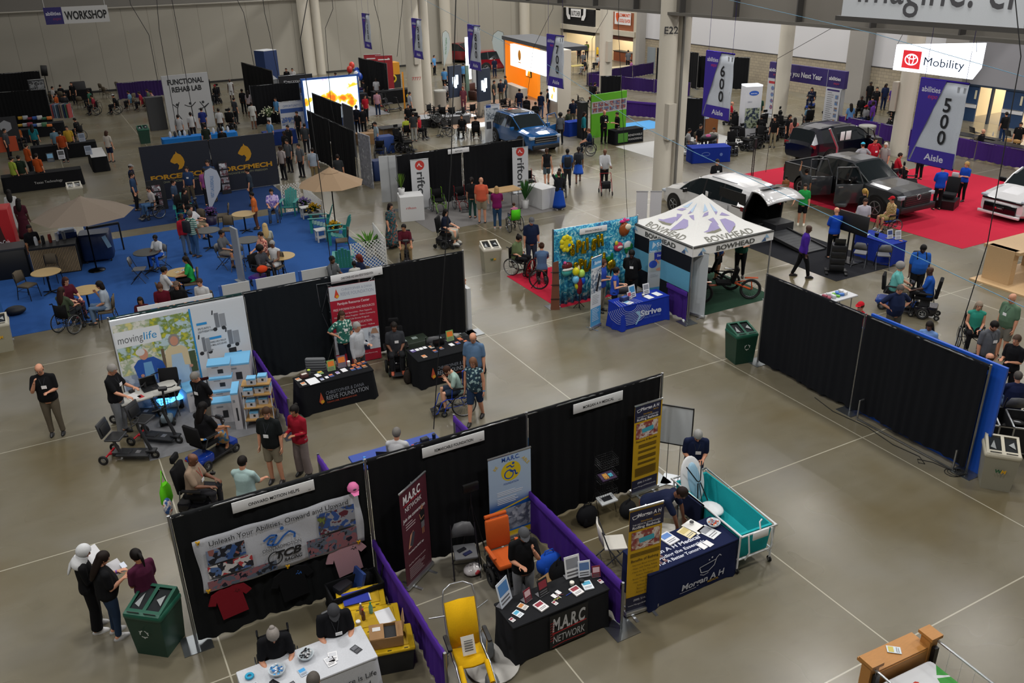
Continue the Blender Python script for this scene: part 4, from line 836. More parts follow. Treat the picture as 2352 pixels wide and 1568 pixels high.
m=MG('#d8d4d4');m.ell(0,0,.1,.17,.14,.1,12,8);m.mat('#a8323a');m.ell(.03,-.1,.1,.07,.05,.05,8,6);m.mat('#d8d4d4');m.tube([(-.08,0,.17),(-.05,0,.24),(0,0,.18)],.015);one('plastic_bag',m,'white and red plastic bag on the floor under the grey folding chair','bag',(5.03,11.0,0))
wf=make_folding_chair('white plastic folding chair with grey legs left of the Benefits of Bathing banner',None,'#3c3f46','#cfccc4',True);wf.location=(7.3,10.0,0);wf.rotation_euler=(0,0,face(95))
w2=dup(wf,'white plastic folding chair behind the navy Morgan table',(8.3,9.85),face(345))
t=thing('brochure_rack','black wire rack with brochures in tiers before the drape wall','rack',(8.05,11.35,0));WR=mat('#3b3c3e','metal')
for s in(-1,1):m=MB(WR);m.tube([(s*.2,-.12,0),(s*.2,.05,.5),(s*.2,.1,1.35)],.006);m.tube([(s*.2,.2,0),(s*.2,.05,.5)],.006);m.B('leg',t)
for k,z in enumerate((.45,.8,1.12)):
 m=MB(WR)
 for q in range(4):zz=z+.05*q;m.tube([(-.2,.08,zz),(.2,.08,zz),(.2,-.14,zz-.03),(-.2,-.14,zz-.03),(-.2,.08,zz)],.003,4)
 for q in range(9):xx=-.2+.05*q;m.tube([(xx,.08,z+.15),(xx,.08,z),(xx,-.14,z-.03),(xx,-.14,z+.12)],.0025,4)
 m.B('basket',t)
m=MB('#dfe3e6');m.box(0,0,0,.36,.24,.03,rx=.15);m.mat('#2b2d33');m.box(0,0,.03,.2,.12,.004,rx=.15);one('brochure_stack',m,'white and grey brochures on the lowest tray of the wire rack','brochures',(8.05,11.28,.32))
m=MB('#3a2448');m.box(0,0,0,.32,.2,.03,rx=.25);m.mat('#c08a3a');m.box(-.05,-.02,.035,.1,.14,.004,rx=.25);m.mat('#3fa6bd');m.box(.06,-.02,.035,.08,.08,.004,rx=.25);one('brochure_stack',m,'dark bathtub brochures in the middle basket of the wire rack','brochures',(8.05,11.29,.84))
def bag(name,label,x,y,col,sx=.35,sy=.22,sz=.35,rz=0,z=0):
 m=MC(col);m.ell(0,0,sz*.48,sx/2,sy/2,sz*.5,14,10);m.rbox(0,-sy*.3,sz*.1,sx*.6,sy*.3,sz*.45,.03);m.tube([(-sx*.2,0,sz*.9),(-sx*.15,0,sz*1.1),(sx*.15,0,sz*1.1),(sx*.2,0,sz*.9)],.012)
 return one(name,m,label,'bag',(x,y,z),rz)
bag('backpack','black rolling bag on the floor left of the wire rack',7.55,11.2,'#101114',.45,.3,.42)
bag('backpack','black bag on the floor right of the wire rack foot',8.35,11.0,'#121316',.4,.3,.35,.4)
bag('backpack','blue backpack on the floor behind the man in the grey cap',6.2,10.35,'#1c4fb8',.5,.3,.45)
bag('backpack','black backpack against the purple divider beside the cardboard box',6.15,9.95,'#0e0f12',.42,.34,.55,.5)
m=MB('#9c7648');
for x,y,w_,d_ in((0,-.2,.5,.012),(0,.2,.5,.012),(-.25,0,.012,.4),(.25,0,.012,.4)):m.box(x,y,0,w_,d_,.3)
m.box(0,0,0,.5,.4,.01);m.box(-.36,0,.3,.25,.4,.01,ry=.4);m.box(0,.32,.28,.5,.25,.01,rx=.5);m.mat('#1b1c1f');m.ell(0,0,.2,.2,.16,.12,10,6);m.mat('#8a2a38');m.box(-.1,-.1,.28,.12,.1,.02)
one('cardboard_box',m,'open cardboard box with dark shirts inside near the purple divider','box',(6.1,9.6,0),.3)
def tote(label,x,y,rz,h=.36,body='#1d1f23'):
 t=thing('storage_tote',label,'storage box',(x,y,0),rz);m=MP(body);m.box(0,0,0,.66,.44,h,taper=1.1);m.B('tub',t)
 m=MP('#c9a412');m.rbox(0,0,h,.78,.54,.05,.05);m.mat('#b8940c');m.rbox(0,0,h+.05,.6,.36,.012,.05)
 for k in range(3):m.mat('#3a3410');m.box(-.25+.25*k,-.24,h+.05,.06,.015,.006);m.box(-.25+.25*k,.24,h+.05,.06,.015,.006)
 m.B('lid',t);return t
tote('yellow lidded tote at the back holding blue folders',2.98,10.95,face(14));tote('yellow lidded tote in the middle of the row with bottles on top',3.02,10.38,face(14));tote('yellow lidded tote at the front with an open carton on top',3.0,9.78,face(14),.42)
m=MB('#24349c');m.box(0,0,0,.42,.3,.012);m.mat('#c9cdd6');m.box(.02,.01,-.008,.42,.3,.008);one('folder',m,'flat blue folder on the back yellow tote','folder',(2.9,10.95,.44),face(14)+.1)
on_table(Vector((3.02,10.38,0)),face(14),.424,[('bottle',-.05,.12,('#5f9a86','#2d8a4a'),0,'green tinted water bottle'),('bottle',-.18,.0,('#5a3a2a','#b02020'),0,'dark soda bottle with red cap'),('bottle',-.2,.14,('#8a6a60','#e0e0e0'),0,'clear bottle with white cap'),('candle',-.27,-.08,('#dcdcdc','#eeeeee'),0,'small white dish'),('sheet_of_paper',.15,-.02,('#e2e4e8',None),.2,'white papers',1.2)],'on the middle yellow tote')
m=MB('#8f6b42');
for x,y,w_,d_ in((0,-.16,.48,.012),(0,.16,.48,.012),(-.24,0,.012,.32),(.24,0,.012,.32)):m.box(x,y,0,w_,d_,.18)
m.box(0,0,0,.48,.32,.01);m.box(-.14,0,.18,.22,.32,.008);m.box(.2,0,.18,.1,.32,.008);m.box(.25,0,.28,.008,.3,.16,ry=.2);m.mat('#151518');m.box(.06,0,.12,.18,.28,.02);m.mat('#c9c9c9');m.box(-.14,.05,.19,.12,.08,.003)
one('cardboard_box',m,'open brown carton with papers on the front yellow tote','box',(2.98,9.76,.49),face(14)-.05)
t=thing('folding_wagon','black folding wagon loaded with a blue binder and cooler under the pink t-shirt','wagon',(2.97,11.2,0),0);m=MC('#141518')
for x,y,w_,d_ in((0,-.22,.86,.03),(0,.22,.86,.03),(-.43,0,.03,.44),(.43,0,.03,.44)):m.box(x,y,.2,w_,d_,.32)
m.box(0,0,.2,.86,.44,.03);m.B('tub',t)
for sx in(-1,1):
 for sy in(-1,1):m=MB();wheel(m,0,0,.1,.05,spokes=5);o=m.B('wheel',t);o.location=(sx*.36,sy*.24,0);o.rotation_euler=(0,0,PI/2)
m=MB(BLK);m.tube([(.44,0,.3),(.52,0,.7),(.52,.1,.75)],.012);m.B('handle',t)
m=MP('#1a1c22');m.rbox(0,0,0,.3,.2,.26,.03);m.mat('#c8481c');m.box(0,-.101,.03,.14,.01,.06);one('battery_pack',m,'black and orange power station in the wagon','power pack',(2.8,11.3,.24),.4)
m=MB('#25407e');m.box(0,0,0,.05,.3,.4,ry=.3);one('binder',m,'blue binder sticking out of the wagon','binder',(3.02,11.32,.24),.2)
bag('backpack','black bag with red trim in the wagon',3.2,11.34,'#131417',.3,.24,.34,0,.235)
def twin_bin(label,x,y,rz,body,lid,mark='recycle',group=None):
 t=thing('waste_bin',label,'bin',(x,y,0),rz,group);m=MP(body);m.box(0,0,0,.52,.5,.76,taper=1.18)
 if mark=='recycle':
  q=[]
  for k in range(3):
   a=PI/2+2*PI*k/3
   for s in(-1,1):q.append(('l',[(.07*co(a+s*.25),.5+.07*sn(a+s*.25)),(.07*co(a+s*.75),.5+.07*sn(a+s*.75))],.018,'#c9cfcc'))
   q.append(('p',[(.07*co(a+1.0)+.03*co(a+1.0+j*2.1),.5+.07*sn(a+1.0)+.03*sn(a+1.0+j*2.1))for j in range(3)],'#c9cfcc'))
  art(m,q,TR((0,-.26-.032,0))@RO(.06,4,'X'))
 elif mark:art(m,[('t',-.03,.44,.11,'W',{'b':.04,'s':.1},'#1c5a38'),('t',.06,.44,.11,'M',{'b':.04,'s':.1},'#d8a520')],TR((0,-.26-.033,0))@RO(.06,4,'X'))
 m.B('body',t)
 m=MP(lid);m.rbox(0,0,.74,.66,.62,.1,.05)
 m.add([(-.3,-.3,.84),(.3,-.3,.84),(.3,.3,.84),(-.3,.3,.84),(-.3,-.25,.86),(.3,-.25,.86),(.3,.27,.98),(-.3,.27,.98)],[(0,1,5,4),(1,2,6,5),(2,3,7,6),(3,0,4,7)],False)
 m.add([(-.3,-.25,.86),(-.25,-.2,.872),(-.25,.22,.968),(-.3,.27,.98),(.3,-.25,.86),(.25,-.2,.872),(.25,.22,.968),(.3,.27,.98),(-.03,-.2,.872),(-.03,.22,.968),(.03,-.2,.872),(.03,.22,.968)],[(0,1,2,3),(5,4,7,6),(0,4,5,10,8,1),(3,2,9,11,6,7),(8,10,11,9)],False)
 m.B('lid',t)
 m=MG('#2a2d2f');m.add([(-.25,-.2,.85),(-.03,-.2,.85),(-.03,.22,.93),(-.25,.22,.93),(.03,-.2,.85),(.25,-.2,.85),(.25,.22,.93),(.03,.22,.93)],[(0,1,2,3),(4,5,6,7)],False);m.mat('#8b9091');m.add([(-.22,-.1,.88),(-.12,-.15,.87),(-.15,.1,.93),(.1,.0,.91),(.2,.1,.93),(.22,-.1,.89)],[(0,1,2),(3,4,5)],False);m.B('bin_liner',t)
 m=MB(BLK)
 for s in(-1,1):m.box(s*.14,-.28,.865,.2,.012,.014,ry=s*.0)
 m.B('label_strip',t);return t
twin_bin('dark green recycling bin with white arrows left of the drape wall',-.02,11.98,face(-12)+.0,'#12392c','#175240')
twin_bin('dark green recycling bin beside the far end of the right drape wall',14.9,15.12,dgr(-12),'#12392c','#175240')
twin_bin('beige twin bin at the near end of the right drape wall',15.32,8.2,dgr(-50),'#8e8b7c','#bab5a4','W M')
twin_bin('beige twin bin near the red carpet in the centre of the hall',12.55,24.75,dgr(-12),'#96927f','#c4c0b2','W M')
twin_bin('beige bin at the left edge beside the corner of the blue carpet',-2.15,26.2,0,'#96927f','#b4b0a2','W M')
YC=20.45
for k,(xa,xb,lb,e)in enumerate(((.5,3.55,'black drape wall behind the moving life backdrop',(1,1)),(3.55,6.5,'dark drape wall behind the red foundation banner',(0,1)),(6.5,9.52,'black drape wall behind the green cases',(0,1)))):
 drape(lb,xa,YC,xb,YC,2.44,['#16302f','#11161b','#0d0e11'][k],1,e)
drape('low purple divider curtain right of the white boxes',3.62,17.35,3.58,YC-.05,.91,'#44237f',1,(1,0),name=DCU)
booth_sign('white booth sign reading CHRISTOPHER AND DANA REEVE FOUNDATION',5.75,YC-.06,1.4,.22,'CHRISTOPHER AND DANA REEVE FOUNDATION',2.25,'520')
m=MB('#d9dadc');m.box(0,0,0,1.7,.02,.1);one('booth_sign',m,'white booth sign seen edge on over the moving life backdrop','sign',(2.0,YC+.05,2.46))
m=MB('#c9cccf');m.box(0,0,0,.12,.5,1.25);one('white_stand',m,'narrow white stand against the right end of the second row','stand',(9.72,20.85,0))
m=MM('#8d9295');m.box(0,0,0,.45,.45,.012);one('base_plate',m,'flat steel base plate beside the narrow white stand','plate',(9.7,20.3,0))
t=thing('fabric_backdrop','moving life backdrop with seated man on scooter and standing woman','backdrop',(.5,20.3,0));Wb,Hb=3.02,2.42
m=MM('#b9bcc0')
for x in(0,Wb):m.tube([(x,.05,0),(x,.05,Hb)],.025)
m.tube([(0,.05,Hb-.02),(Wb,.05,Hb-.02)],.025)
for x in(.1,Wb-.1):m.box(x,0,0,.06,.5,.02)
m.B('frame',t)
m=MB(mat('#d3d8df','paper'));m.box(Wb/2,0,.06,Wb,.02,Hb-.07)
tree=photo(2,'#3e6b32','#c3c23c','#7a9150','#b9d0d8');sky=photo(7,'#c9ccc0','#d8cf8a','#9fb08f','#dcdcd2')
SKN='#c99078'
art(m,[('r',.03,.1,1.72,2.3,photo(10,'#9aa6b4','#b4bcc6','#8d98a8')),('r',.03,1.0,1.72,2.3,sky),('p',[(.9,1.3),(.75,1.9),(.85,2.3),(1.72,2.3),(1.72,1.2),(1.5,1.3),(1.3,1.7)],tree),('p',[(.03,1.4),(.03,1.75),(.6,1.75),(.5,1.45)],tree),('r',.95,1.0,1.02,1.5,'#6a5a48'),('r',1.55,.75,1.7,1.3,'#46553a'),('r',.03,1.72,1.02,2.12,'#dfe3e8'),('t',.08,1.82,.27,'moving',{'a':'l','w':.55,'s':.1},'#5a5d63'),('t',.64,1.82,.27,'life',{'a':'l','w':.29,'s':.1},'#1f8ccb'),('p',[(1.08,.3),(1.02,.9),(1.06,1.35),(1.5,1.35),(1.5,.9),(1.56,.3)],'#a9c4dc'),('p',[(1.0,.95),(1.04,1.42),(1.14,1.5),(1.42,1.5),(1.54,1.4),(1.56,.95),(1.42,.98),(1.4,1.3),(1.16,1.3),(1.12,.95)],'#d4c39e'),('c',1.28,1.66,(.13,.16),'#8f8a88'),('c',1.28,1.64,(.09,.12),SKN),('r',1.15,.1,1.22,.3,SKN),('r',1.4,.1,1.47,.3,SKN),('c',1.56,.92,.04,SKN),('p',[(.36,.82),(.3,1.2),(.42,1.34),(.76,1.36),(.94,1.2),(1.0,.95),(.9,.92),(.8,1.05),(.76,.75),(.5,.72)],'#2553a8'),('p',[(.5,.75),(.52,1.25),(.7,1.25),(.74,.75)],'#6aa0d0'),('c',.56,1.46,(.1,.14),SKN),('c',.5,1.53,(.1,.09),'#d8d8d8'),('p',[(.4,.82),(.5,.74),(.95,.78),(1.0,.3),(.9,.26),(.84,.6),(.62,.62),(.66,.22),(.54,.22)],'#6c7690'),('l',[(.6,.12),(.78,.5),(.82,.92)],.05,'#26303f'),('l',[(.62,.9),(1.0,.98)],.03,'#20242c'),('c',.98,.97,.04,SKN),('c',.45,.93,.04,SKN),('l',[(.42,.62),(.7,.66)],.06,'#1b2c40'),('r',1.74,.1,2.98,2.36,'#cfd4da'),('r',1.72,.1,1.76,2.36,'#2c8fd0')]+[z for k,(x,y,s)in enumerate(((2.35,1.85,.34),(2.6,1.35,.36),(1.95,1.3,.22)))for z in(('r',x-.12*s*2,y-.1,x+.02,y+.28,'#777b82'),('r',x+.03,y-.1,x+.3*s*1.2+.05,y+.24,'#92969c'),('c',x-.1,y-.13,.05,'#2a2c30'),('c',x+.1,y-.13,.05,'#2a2c30'),('l',[(x-.12,y+.25),(x-.1,y+.36)],.03,'#33353a'))]+[('r',1.84,1.9,2.08,1.96,'#2c8fd0'),('r',2.08,1.48,2.36,1.54,'#2c8fd0'),('r',2.5,.98,2.78,1.04,'#2c8fd0'),('t',1.85,1.78,.07,'SPLITS INTO 2',{'a':'l','w':.3,'b':.01},'#55595f'),('t',1.85,1.7,.07,'LIGHTWEIGHT PARTS',{'a':'l','w':.4,'b':.01},'#55595f'),('t',2.08,1.39,.06,'WHEELS LIKE A TROLLEY',{'a':'l','w':.38,'b':.01},'#55595f'),('t',2.08,1.31,.06,'A SMALL SUITCASE SIZE',{'a':'l','w':.38,'b':.01},'#55595f'),('l',[(1.95,.6),(2.35,.56),(2.5,.66)],.05,'#3b3d44'),('l',[(1.98,.62),(1.98,1.18),(2.12,1.22)],.035,'#8a8e94'),('l',[(2.3,.92),(2.58,.93)],.05,'#2a2c30'),('r',2.48,.95,2.66,1.16,'#2a2c30'),('l',[(2.46,.9),(2.44,.62)],.03,'#55595f'),('c',2.7,.62,.07,'#26282c'),('c',2.3,.55,.06,'#26282c'),('c',1.95,.55,.06,'#7a2a30')],TR((0,-.011,0)))
m.B('printed_fabric',t)
t=thing('popup_banner','red and white foundation banner on a folding truss frame','banner',(5.62,20.25,0),dgr(-6));FR=mat('#9b9ea2','metal')
m=MB(FR)
for x in(0,1.2):
 m.tube([(x,0,0),(x,0,2.28)],.01);m.tube([(x,.3,0),(x,.3,2.2)],.01)
 for k in range(3):z=.75*k;m.tube([(x,0,z),(x,.3,z+.75)],.007);m.tube([(x,.3,z),(x,0,z+.75)],.007)
for k in range(3):z=.75*k;m.tube([(0,.15,z),(1.2,.15,z+.75)],.007);m.tube([(1.2,.15,z),(0,.15,z+.75)],.007)
m.tube([(-.22,.25,0),(-.14,.22,.8),(-.22,.2,1.5),(-.26,.15,2.3)],.01);m.tube([(-.22,.25,0),(0,0,.75),(-.2,.2,1.5),(0,0,2.25)],.007);m.tube([(-.26,.15,2.3),(1.2,.02,2.32)],.009);m.B('truss_frame',t)
m=MB(mat('#a3172f','paper'));m.box(.6,-.03,.02,1.2,.01,2.22)
art(m,[('r',0,1.83,1.2,2.22,'#c5cbd3'),('t',.72,2.07,.1,'CHRISTOPHER & DANA',{'w':.8},'#8a93a8'),('t',.72,1.94,.13,'REEVE FOUNDATION',{'w':.86},'#8a93a8'),('p',[(.12,1.93),(.18,2.15),(.25,1.95),(.19,1.88)],'#c8402a'),('c',.2,1.94,.04,'#dba02a'),('t',.6,1.7,.1,'Paralysis Resource Center',{'w':.84,'b':.015},'#e2ccd2'),('t',.6,1.54,.09,'FREE INFORMATION AND RESOURCES',{'w':1.08},'#e2ccd2'),('t',.6,1.43,.06,'Information Specialists - Peer Support',{'w':.9},'#e2ccd2'),('t',.6,1.34,.06,'Military & Veterans Program - Online Community',{'w':1.08},'#e2ccd2'),('t',.6,1.25,.06,'Quality of Life Grants Program',{'w':.74},'#e2ccd2'),('t',.6,1.12,.09,'COMMUNITY EDUCATION',{'w':.86},'#e2ccd2'),('t',.6,1.02,.06,'Facebook - Blogs - Webinars - Videos',{'w':1.0},'#e2ccd2'),('r',0,.32,1.2,.95,photo(9,'#aab2c2','#7d8494','#c9cdd6')),('r',.68,.5,.9,.92,'#cdd6e2'),('p',[(.96,.76),(1.02,.9),(1.12,.9),(1.18,.74)],'#a9826a'),('p',[(.2,.32),(.25,.62),(.5,.68),(.85,.6),(.92,.32)],'#1b2138'),('c',.5,.78,(.1,.13),'#b98268'),('c',.5,.86,(.11,.07),'#2a2222'),('t',.85,.2,.05,'ChristopherReeve.org',{'w':.5},'#e2ccd2')],TR((0,-.036,.02)))
m.B('printed_panel',t)
def reeve(sx=0):return[('p',[(-.5+sx,.28),(-.44+sx,.52),(-.38+sx,.3),(-.44+sx,.2)],'#a84428'),('c',-.42+sx,.27,.045,'#c4901f'),('t',-.32+sx,.42,.13,'CHRISTOPHER & DANA',{'a':'l','w':.95,'s':.05},'#6f7480'),('t',-.32+sx,.28,.16,'REEVE FOUNDATION',{'a':'l','w':1.05,'s':.05},'#8b8f99'),('t',-.32+sx,.2,.06,'TODAYS CARE. TOMORROWS CURE.',{'a':'l','w':.75},'#a84428')]
OR='#d8762a'
tb,tl=draped_table('black clothed foundation table with grey lettering, brochures on top, left of the two',0,0,0,1.82,.6,.76,'#101216',reeve(),xy=(4.98,18.36),flare=.1)
A_=[('leaflet',-.82,.12,('#d9d4cc',OR),.2,'orange headed brochure on the left corner'),('leaflet',-.78,-.16,('#d9d4cc',OR),.1,'orange headed brochure on the front left corner'),('sheet_of_paper',-.55,-.14,('#e4e6ea',None),.1,'large blank white sheet',1.2),('box',-.66,.16,('#4a2c28','#d9d4cc'),.1,'small dark brochure box',.9),('leaflet',-.35,.1,('#e4e6ea',None),.15,'white notepad',1.1),('leaflet',-.26,.2,('#7ba05a','#d9a03a'),.1,'green and orange booklet',1.1),('leaflet',-.33,-.16,('#dfe3f0','#4a5aa8'),.1,'white and blue card',.7),('leaflet',-.2,-.12,('#e4e6ea',None),.1,'white card',.7),('leaflet',-.08,-.08,('#3a4a8a',OR),.1,'dark blue and orange booklet'),('leaflet',.1,-.02,('#d6d4e6','#7a5ab0'),.1,'lilac card',.8),('leaflet',.28,.04,('#e4e6ea',None),.1,'white notepad in the middle',1.2),('leaflet',.48,-.02,('#34508a',OR),.1,'blue photo booklet with orange edge'),('leaflet',.63,-.02,('#34508a',OR),.1,'second blue photo booklet'),('leaflet',.78,-.02,('#7a6a5a',OR),.1,'brown photo booklet'),('leaflet',.58,.16,('#a85a3a',OR),.1,'orange photo booklet in the back row'),('leaflet',.72,.18,('#8a4a3a',OR),.1,'red photo booklet in the back row'),('leaflet',.84,.2,('#38406a',OR),.1,'blue booklet in the back right corner'),('display_stand',.02,.16,('#7ba05a',OR),0,'upright green and orange magazine',.95),('display_stand',.3,.2,('#6a5a6a',OR),0,'upright dark photo magazine',1.05),('cup',.46,.2,('#d8d4cc','#efefef'),0,'paper coffee cup'),('cup',-.52,.24,('#55605a','#b9d43a'),0,'grey tumbler with lime lid')]
on_table(tl,0,.772,A_,'on the left foundation table')
tb,tl=draped_table('black clothed foundation table with a logo half hidden by the blue wheelchair',0,0,0,1.82,.8,.76,'#101216',reeve(-.1),xy=(7.9,18.3),flare=.1)
on_table(tl,0,.772,[('leaflet',-.78,.24,('#6a5aa0','#dfe3f0'),.2,'violet card'),('leaflet',-.66,.25,('#e4e6ea',None),.1,'white card left',.8),('leaflet',-.55,.26,('#e4e6ea',None),.1,'white card',.8),('leaflet',-.44,.27,('#e4e6ea',None),.1,'white card right',.8),('leaflet',-.28,.22,('#d8d4cc',OR),.1,'orange and green booklet'),('leaflet',-.66,-.2,('#d8b8a0',OR),.1,'orange booklet at the front edge'),('leaflet',-.3,-.06,('#3a4a7a',OR),.1,'blue and orange booklet'),('leaflet',-.1,.02,('#6a6a7a',OR),.1,'dark booklet'),('leaflet',.22,.08,('#e4e6ea',None),.1,'white notepad'),('leaflet',.4,.1,('#4a5a9a',OR),.1,'blue booklet right'),('leaflet',.62,.06,('#3a3a5a',OR),.1,'dark booklet at the right'),('display_stand',.3,.3,('#7ba05a',OR),0,'upright green and orange magazine',1.0),('laptop',-.1,.3,'#17181a',PI,'black laptop'),('leaflet',.56,.28,('#b85a3a',OR),.1,'orange booklet back right')],'on the right foundation table')
fc2=dup(fc,'grey folding chair draped with a striped jacket behind the left foundation table',(4.9,19.35),face(180));fc3=dup(fc,'grey folding chair behind the right foundation table',(7.95,19.1),face(185))
m=MB(cloth('stripe:#6a6d70,#3a3c40'));m.rbox(0,.27,.5,.5,.12,.42,.05);one('jacket',m,'grey striped jacket hung over the folding chair back','jacket',(4.9,19.35,0),face(180))
def case(label,x,y,w,d,h,rz=0,col='#2c352c'):
 m=MP(col);m.rbox(0,0,0,w,d,h,.04);m.mat('#1c211c');m.box(0,0,h*.6,w*1.02,d*1.02,.02)
 for k in(-1,0,1):m.mat('#454c45');m.box(w*.3*k,-d/2-.01,h*.4,.06,.03,.1)
 m.mat('#8d9a96');m.box(-.15,0,h,.2,.15,.003);m.box(.2,.05,h,.15,.15,.003);return one('transit_case',m,label,'case',(x,y,0),rz)
case('large dark green transit case against the black drape',7.55,19.95,1.1,.5,.42);case('smaller dark transit case right of the green one',8.5,19.75,.62,.45,.36,0,'#23262a')
bag('backpack','dark and orange backpack on the floor left of the right foundation table',6.85,18.35,'#2a2420',.22,.16,.4)
tb,tl=open_table('long blue table seen over the drape wall with round pads and a tablet',0,0,0,1.9,.62,.74,'#1a3f9a',xy=(5.02,14.35))
BT=tl
on_table(tl,0,.742,[('phone',.22,.0,'#dddddd',.3,'white remote'),('laptop',-.28,-.1,'#101114',2.6,'black tablet'),('box',.62,.05,('#101114','#26282c'),.1,'black box',.8),('cup',.82,.02,('#131416','#1c1d20'),0,'black flask'),('leaflet',.35,.02,('#a83a28',None),.2,'small orange part',.5)],'on the long blue table')
for k in range(7):
 m=MP('#2f86d8');m.lathe([(.03,0),(.035,.012),(.02,.02)],12);one('button',m,'round light blue button on the left end of the long blue table','button',(4.22+.13*(k%3)+.06*(k//3),14.2+.12*(k//3),.742),0,'round blue buttons')
for k in range(10):
 m=MB(BLK);m.rbox(0,0,0,.09,.03,.01,.005);one('black_clip',m,'short black strip on the right half of the long blue table','strip',(5.45+.1*(k%5),14.33+.09*(k//5),.742),.2,'black strips on the blue table')
tb,tl=open_table('teal clothed table behind the left drape wall with wooden cases on it',0,0,0,1.7,.6,.72,'#2f7f78',xy=(1.95,12.35),kind='cloth')
def wood_case(label,x,y,z,rz,s):
 t=thing('wooden_case',label,'case',(x,y,z),rz);Wd=mat('#5d2f1a','wood');m=MB(Wd);m.box(0,0,0,.5*s,.36*s,.09*s);m.mat('#2a1a12');m.box(0,0,.09*s,.46*s,.32*s,.004);m.B('box',t)
 m=MB(Wd);m.X=TR((0,.18*s,.09*s))@RO(-.25,4,'X');m.box(0,.03,0,.5*s,.05*s,.42*s);m.mat('#6d3a22');m.box(0,.0,.03,.44*s,.01,.36*s);m.mat(CHR);m.box(0,-.01,.2*s,.04,.01,.03);m.B('lid',t);return t
wood_case('tall open wooden case with its lid up at the left end of the teal table',1.42,12.4,.725,face(170),1.25);wood_case('small open wooden case at the right end of the teal table',2.5,12.45,.725,face(165),.62)
tb,tl=draped_table('black clothed table with craft bottles behind the Morgan drape wall',0,0,0,1.6,.6,.74,'#15171a',xy=(7.75,12.85))
on_table(tl,0,.752,[('display_stand',-.35,.1,('#2a7ac0','#7ab8e0'),0,'blue acrylic sign',1.0),('display_stand',-.6,.16,('#b9bcc0','#8a8d94'),0,'small grey sign',.7),('tub',.0,.0,('#d8d4d0','#c86a2a'),0,'white and orange tub'),('tub',.3,.1,('#dfe0e0','#ffffff'),0,'white tub with grooved lid'),('can',-.14,.15,('#b8601c','#e0a030'),0,'small orange pot'),('tub',.14,-.02,('#b83a50','#3a5ab0'),0,'red and blue wrapped jar',.7),('box',-.62,.02,('#7a3a20','#5a2a18'),0,'wooden tray',.8)],'on the black table behind the Morgan drape')
for u,hh,lb in((-.28,.5,'left'),(.42,.62,'right')):
 m=MB(BLK);m.tube([(0,0,0),(0,0,hh)],.012);m.tube([(0,0,hh),(.08,0,hh+.02)],.012);m.mat('#c8502a');m.box(.03,0,hh-.06,.06,.02,.04);m.mat(BLK)
 for a in range(3):m.tube([(0,0,.05),(.09*co(a*2.1),.09*sn(a*2.1),0)],.006)
 one('tabletop_stand',m,'black clamp stand with orange knob on the black table, the %s one'%lb,'stand',(tl.x+u,tl.y,.752))
t=thing('tripod','black tripod with a small screen against the dark drape','tripod',(5.25,11.42,0));
for a in range(3):m=MB(BLK);m.tube([(0,0,1.15),(.3*co(a*2.1+.5),.25*sn(a*2.1+.5)-.1,0)],.012);m.B('leg',t)
m=MB(BLK);m.tube([(0,0,1.1),(0,0,1.45)],.015);m.rbox(0,-.02,1.42,.3,.05,.16,.01);m.B('head',t)
XD=15.2
drape('long black drape wall on the right, far half with blue edge showing below',XD,14.75,XD,11.72,2.44,'#111318',1,(1,1),.08);drape('long black drape wall on the right, near half ending by the beige bin',XD,11.7,XD,8.72,2.44,'#0f1116',1,(0,1),.12)
m=MP('#1750b8');m.box(.12,-1.58,0,.06,3.2,2.45);one('blue_panel_wall',m,'bright blue panel wall standing just behind the near black drape','panel wall',(XD+.05,11.66,0))
m=MP('#1750b8');m.box(.18,-1.45,0,.06,2.9,2.0);one('blue_panel_wall',m,'blue panel wall behind the far black drape, its foot showing','panel wall',(XD+.05,14.65,0))
m=MB(RUB);m.tube([(15.0,12.6,.01),(14.85,11.9,.01),(14.95,11.0,.01),(14.82,10.2,.01),(14.9,9.6,.01),(14.75,9.35,.01),(14.68,9.45,.01),(14.78,9.55,.01),(14.95,9.3,.01),(15.0,8.9,.01)],.009,6);one('power_cable',m,'black cable lying along the foot of the right drape wall','cable')
m=MB(RUB)
for k in range(5):m.torus((14.95+.03*k,8.85-.03*k,.012+.012*k),(.05*k,0,1),.15-.01*k,.007,24,5)
one('cable_coil',m,'coil of black cable on the floor at the end post of the right drape wall','cable')
m=MM('#a9acb0')
for y in(11.35,8.9):m.box(15.02,y,0,.03,.03,.5)
m.box(15.02,10.1,.02,.02,2.5,.03);m.box(15.08,11.35,.48,.14,.03,.03);one('metal_frame',m,'low silver metal frame poking out under the right drape wall','frame')
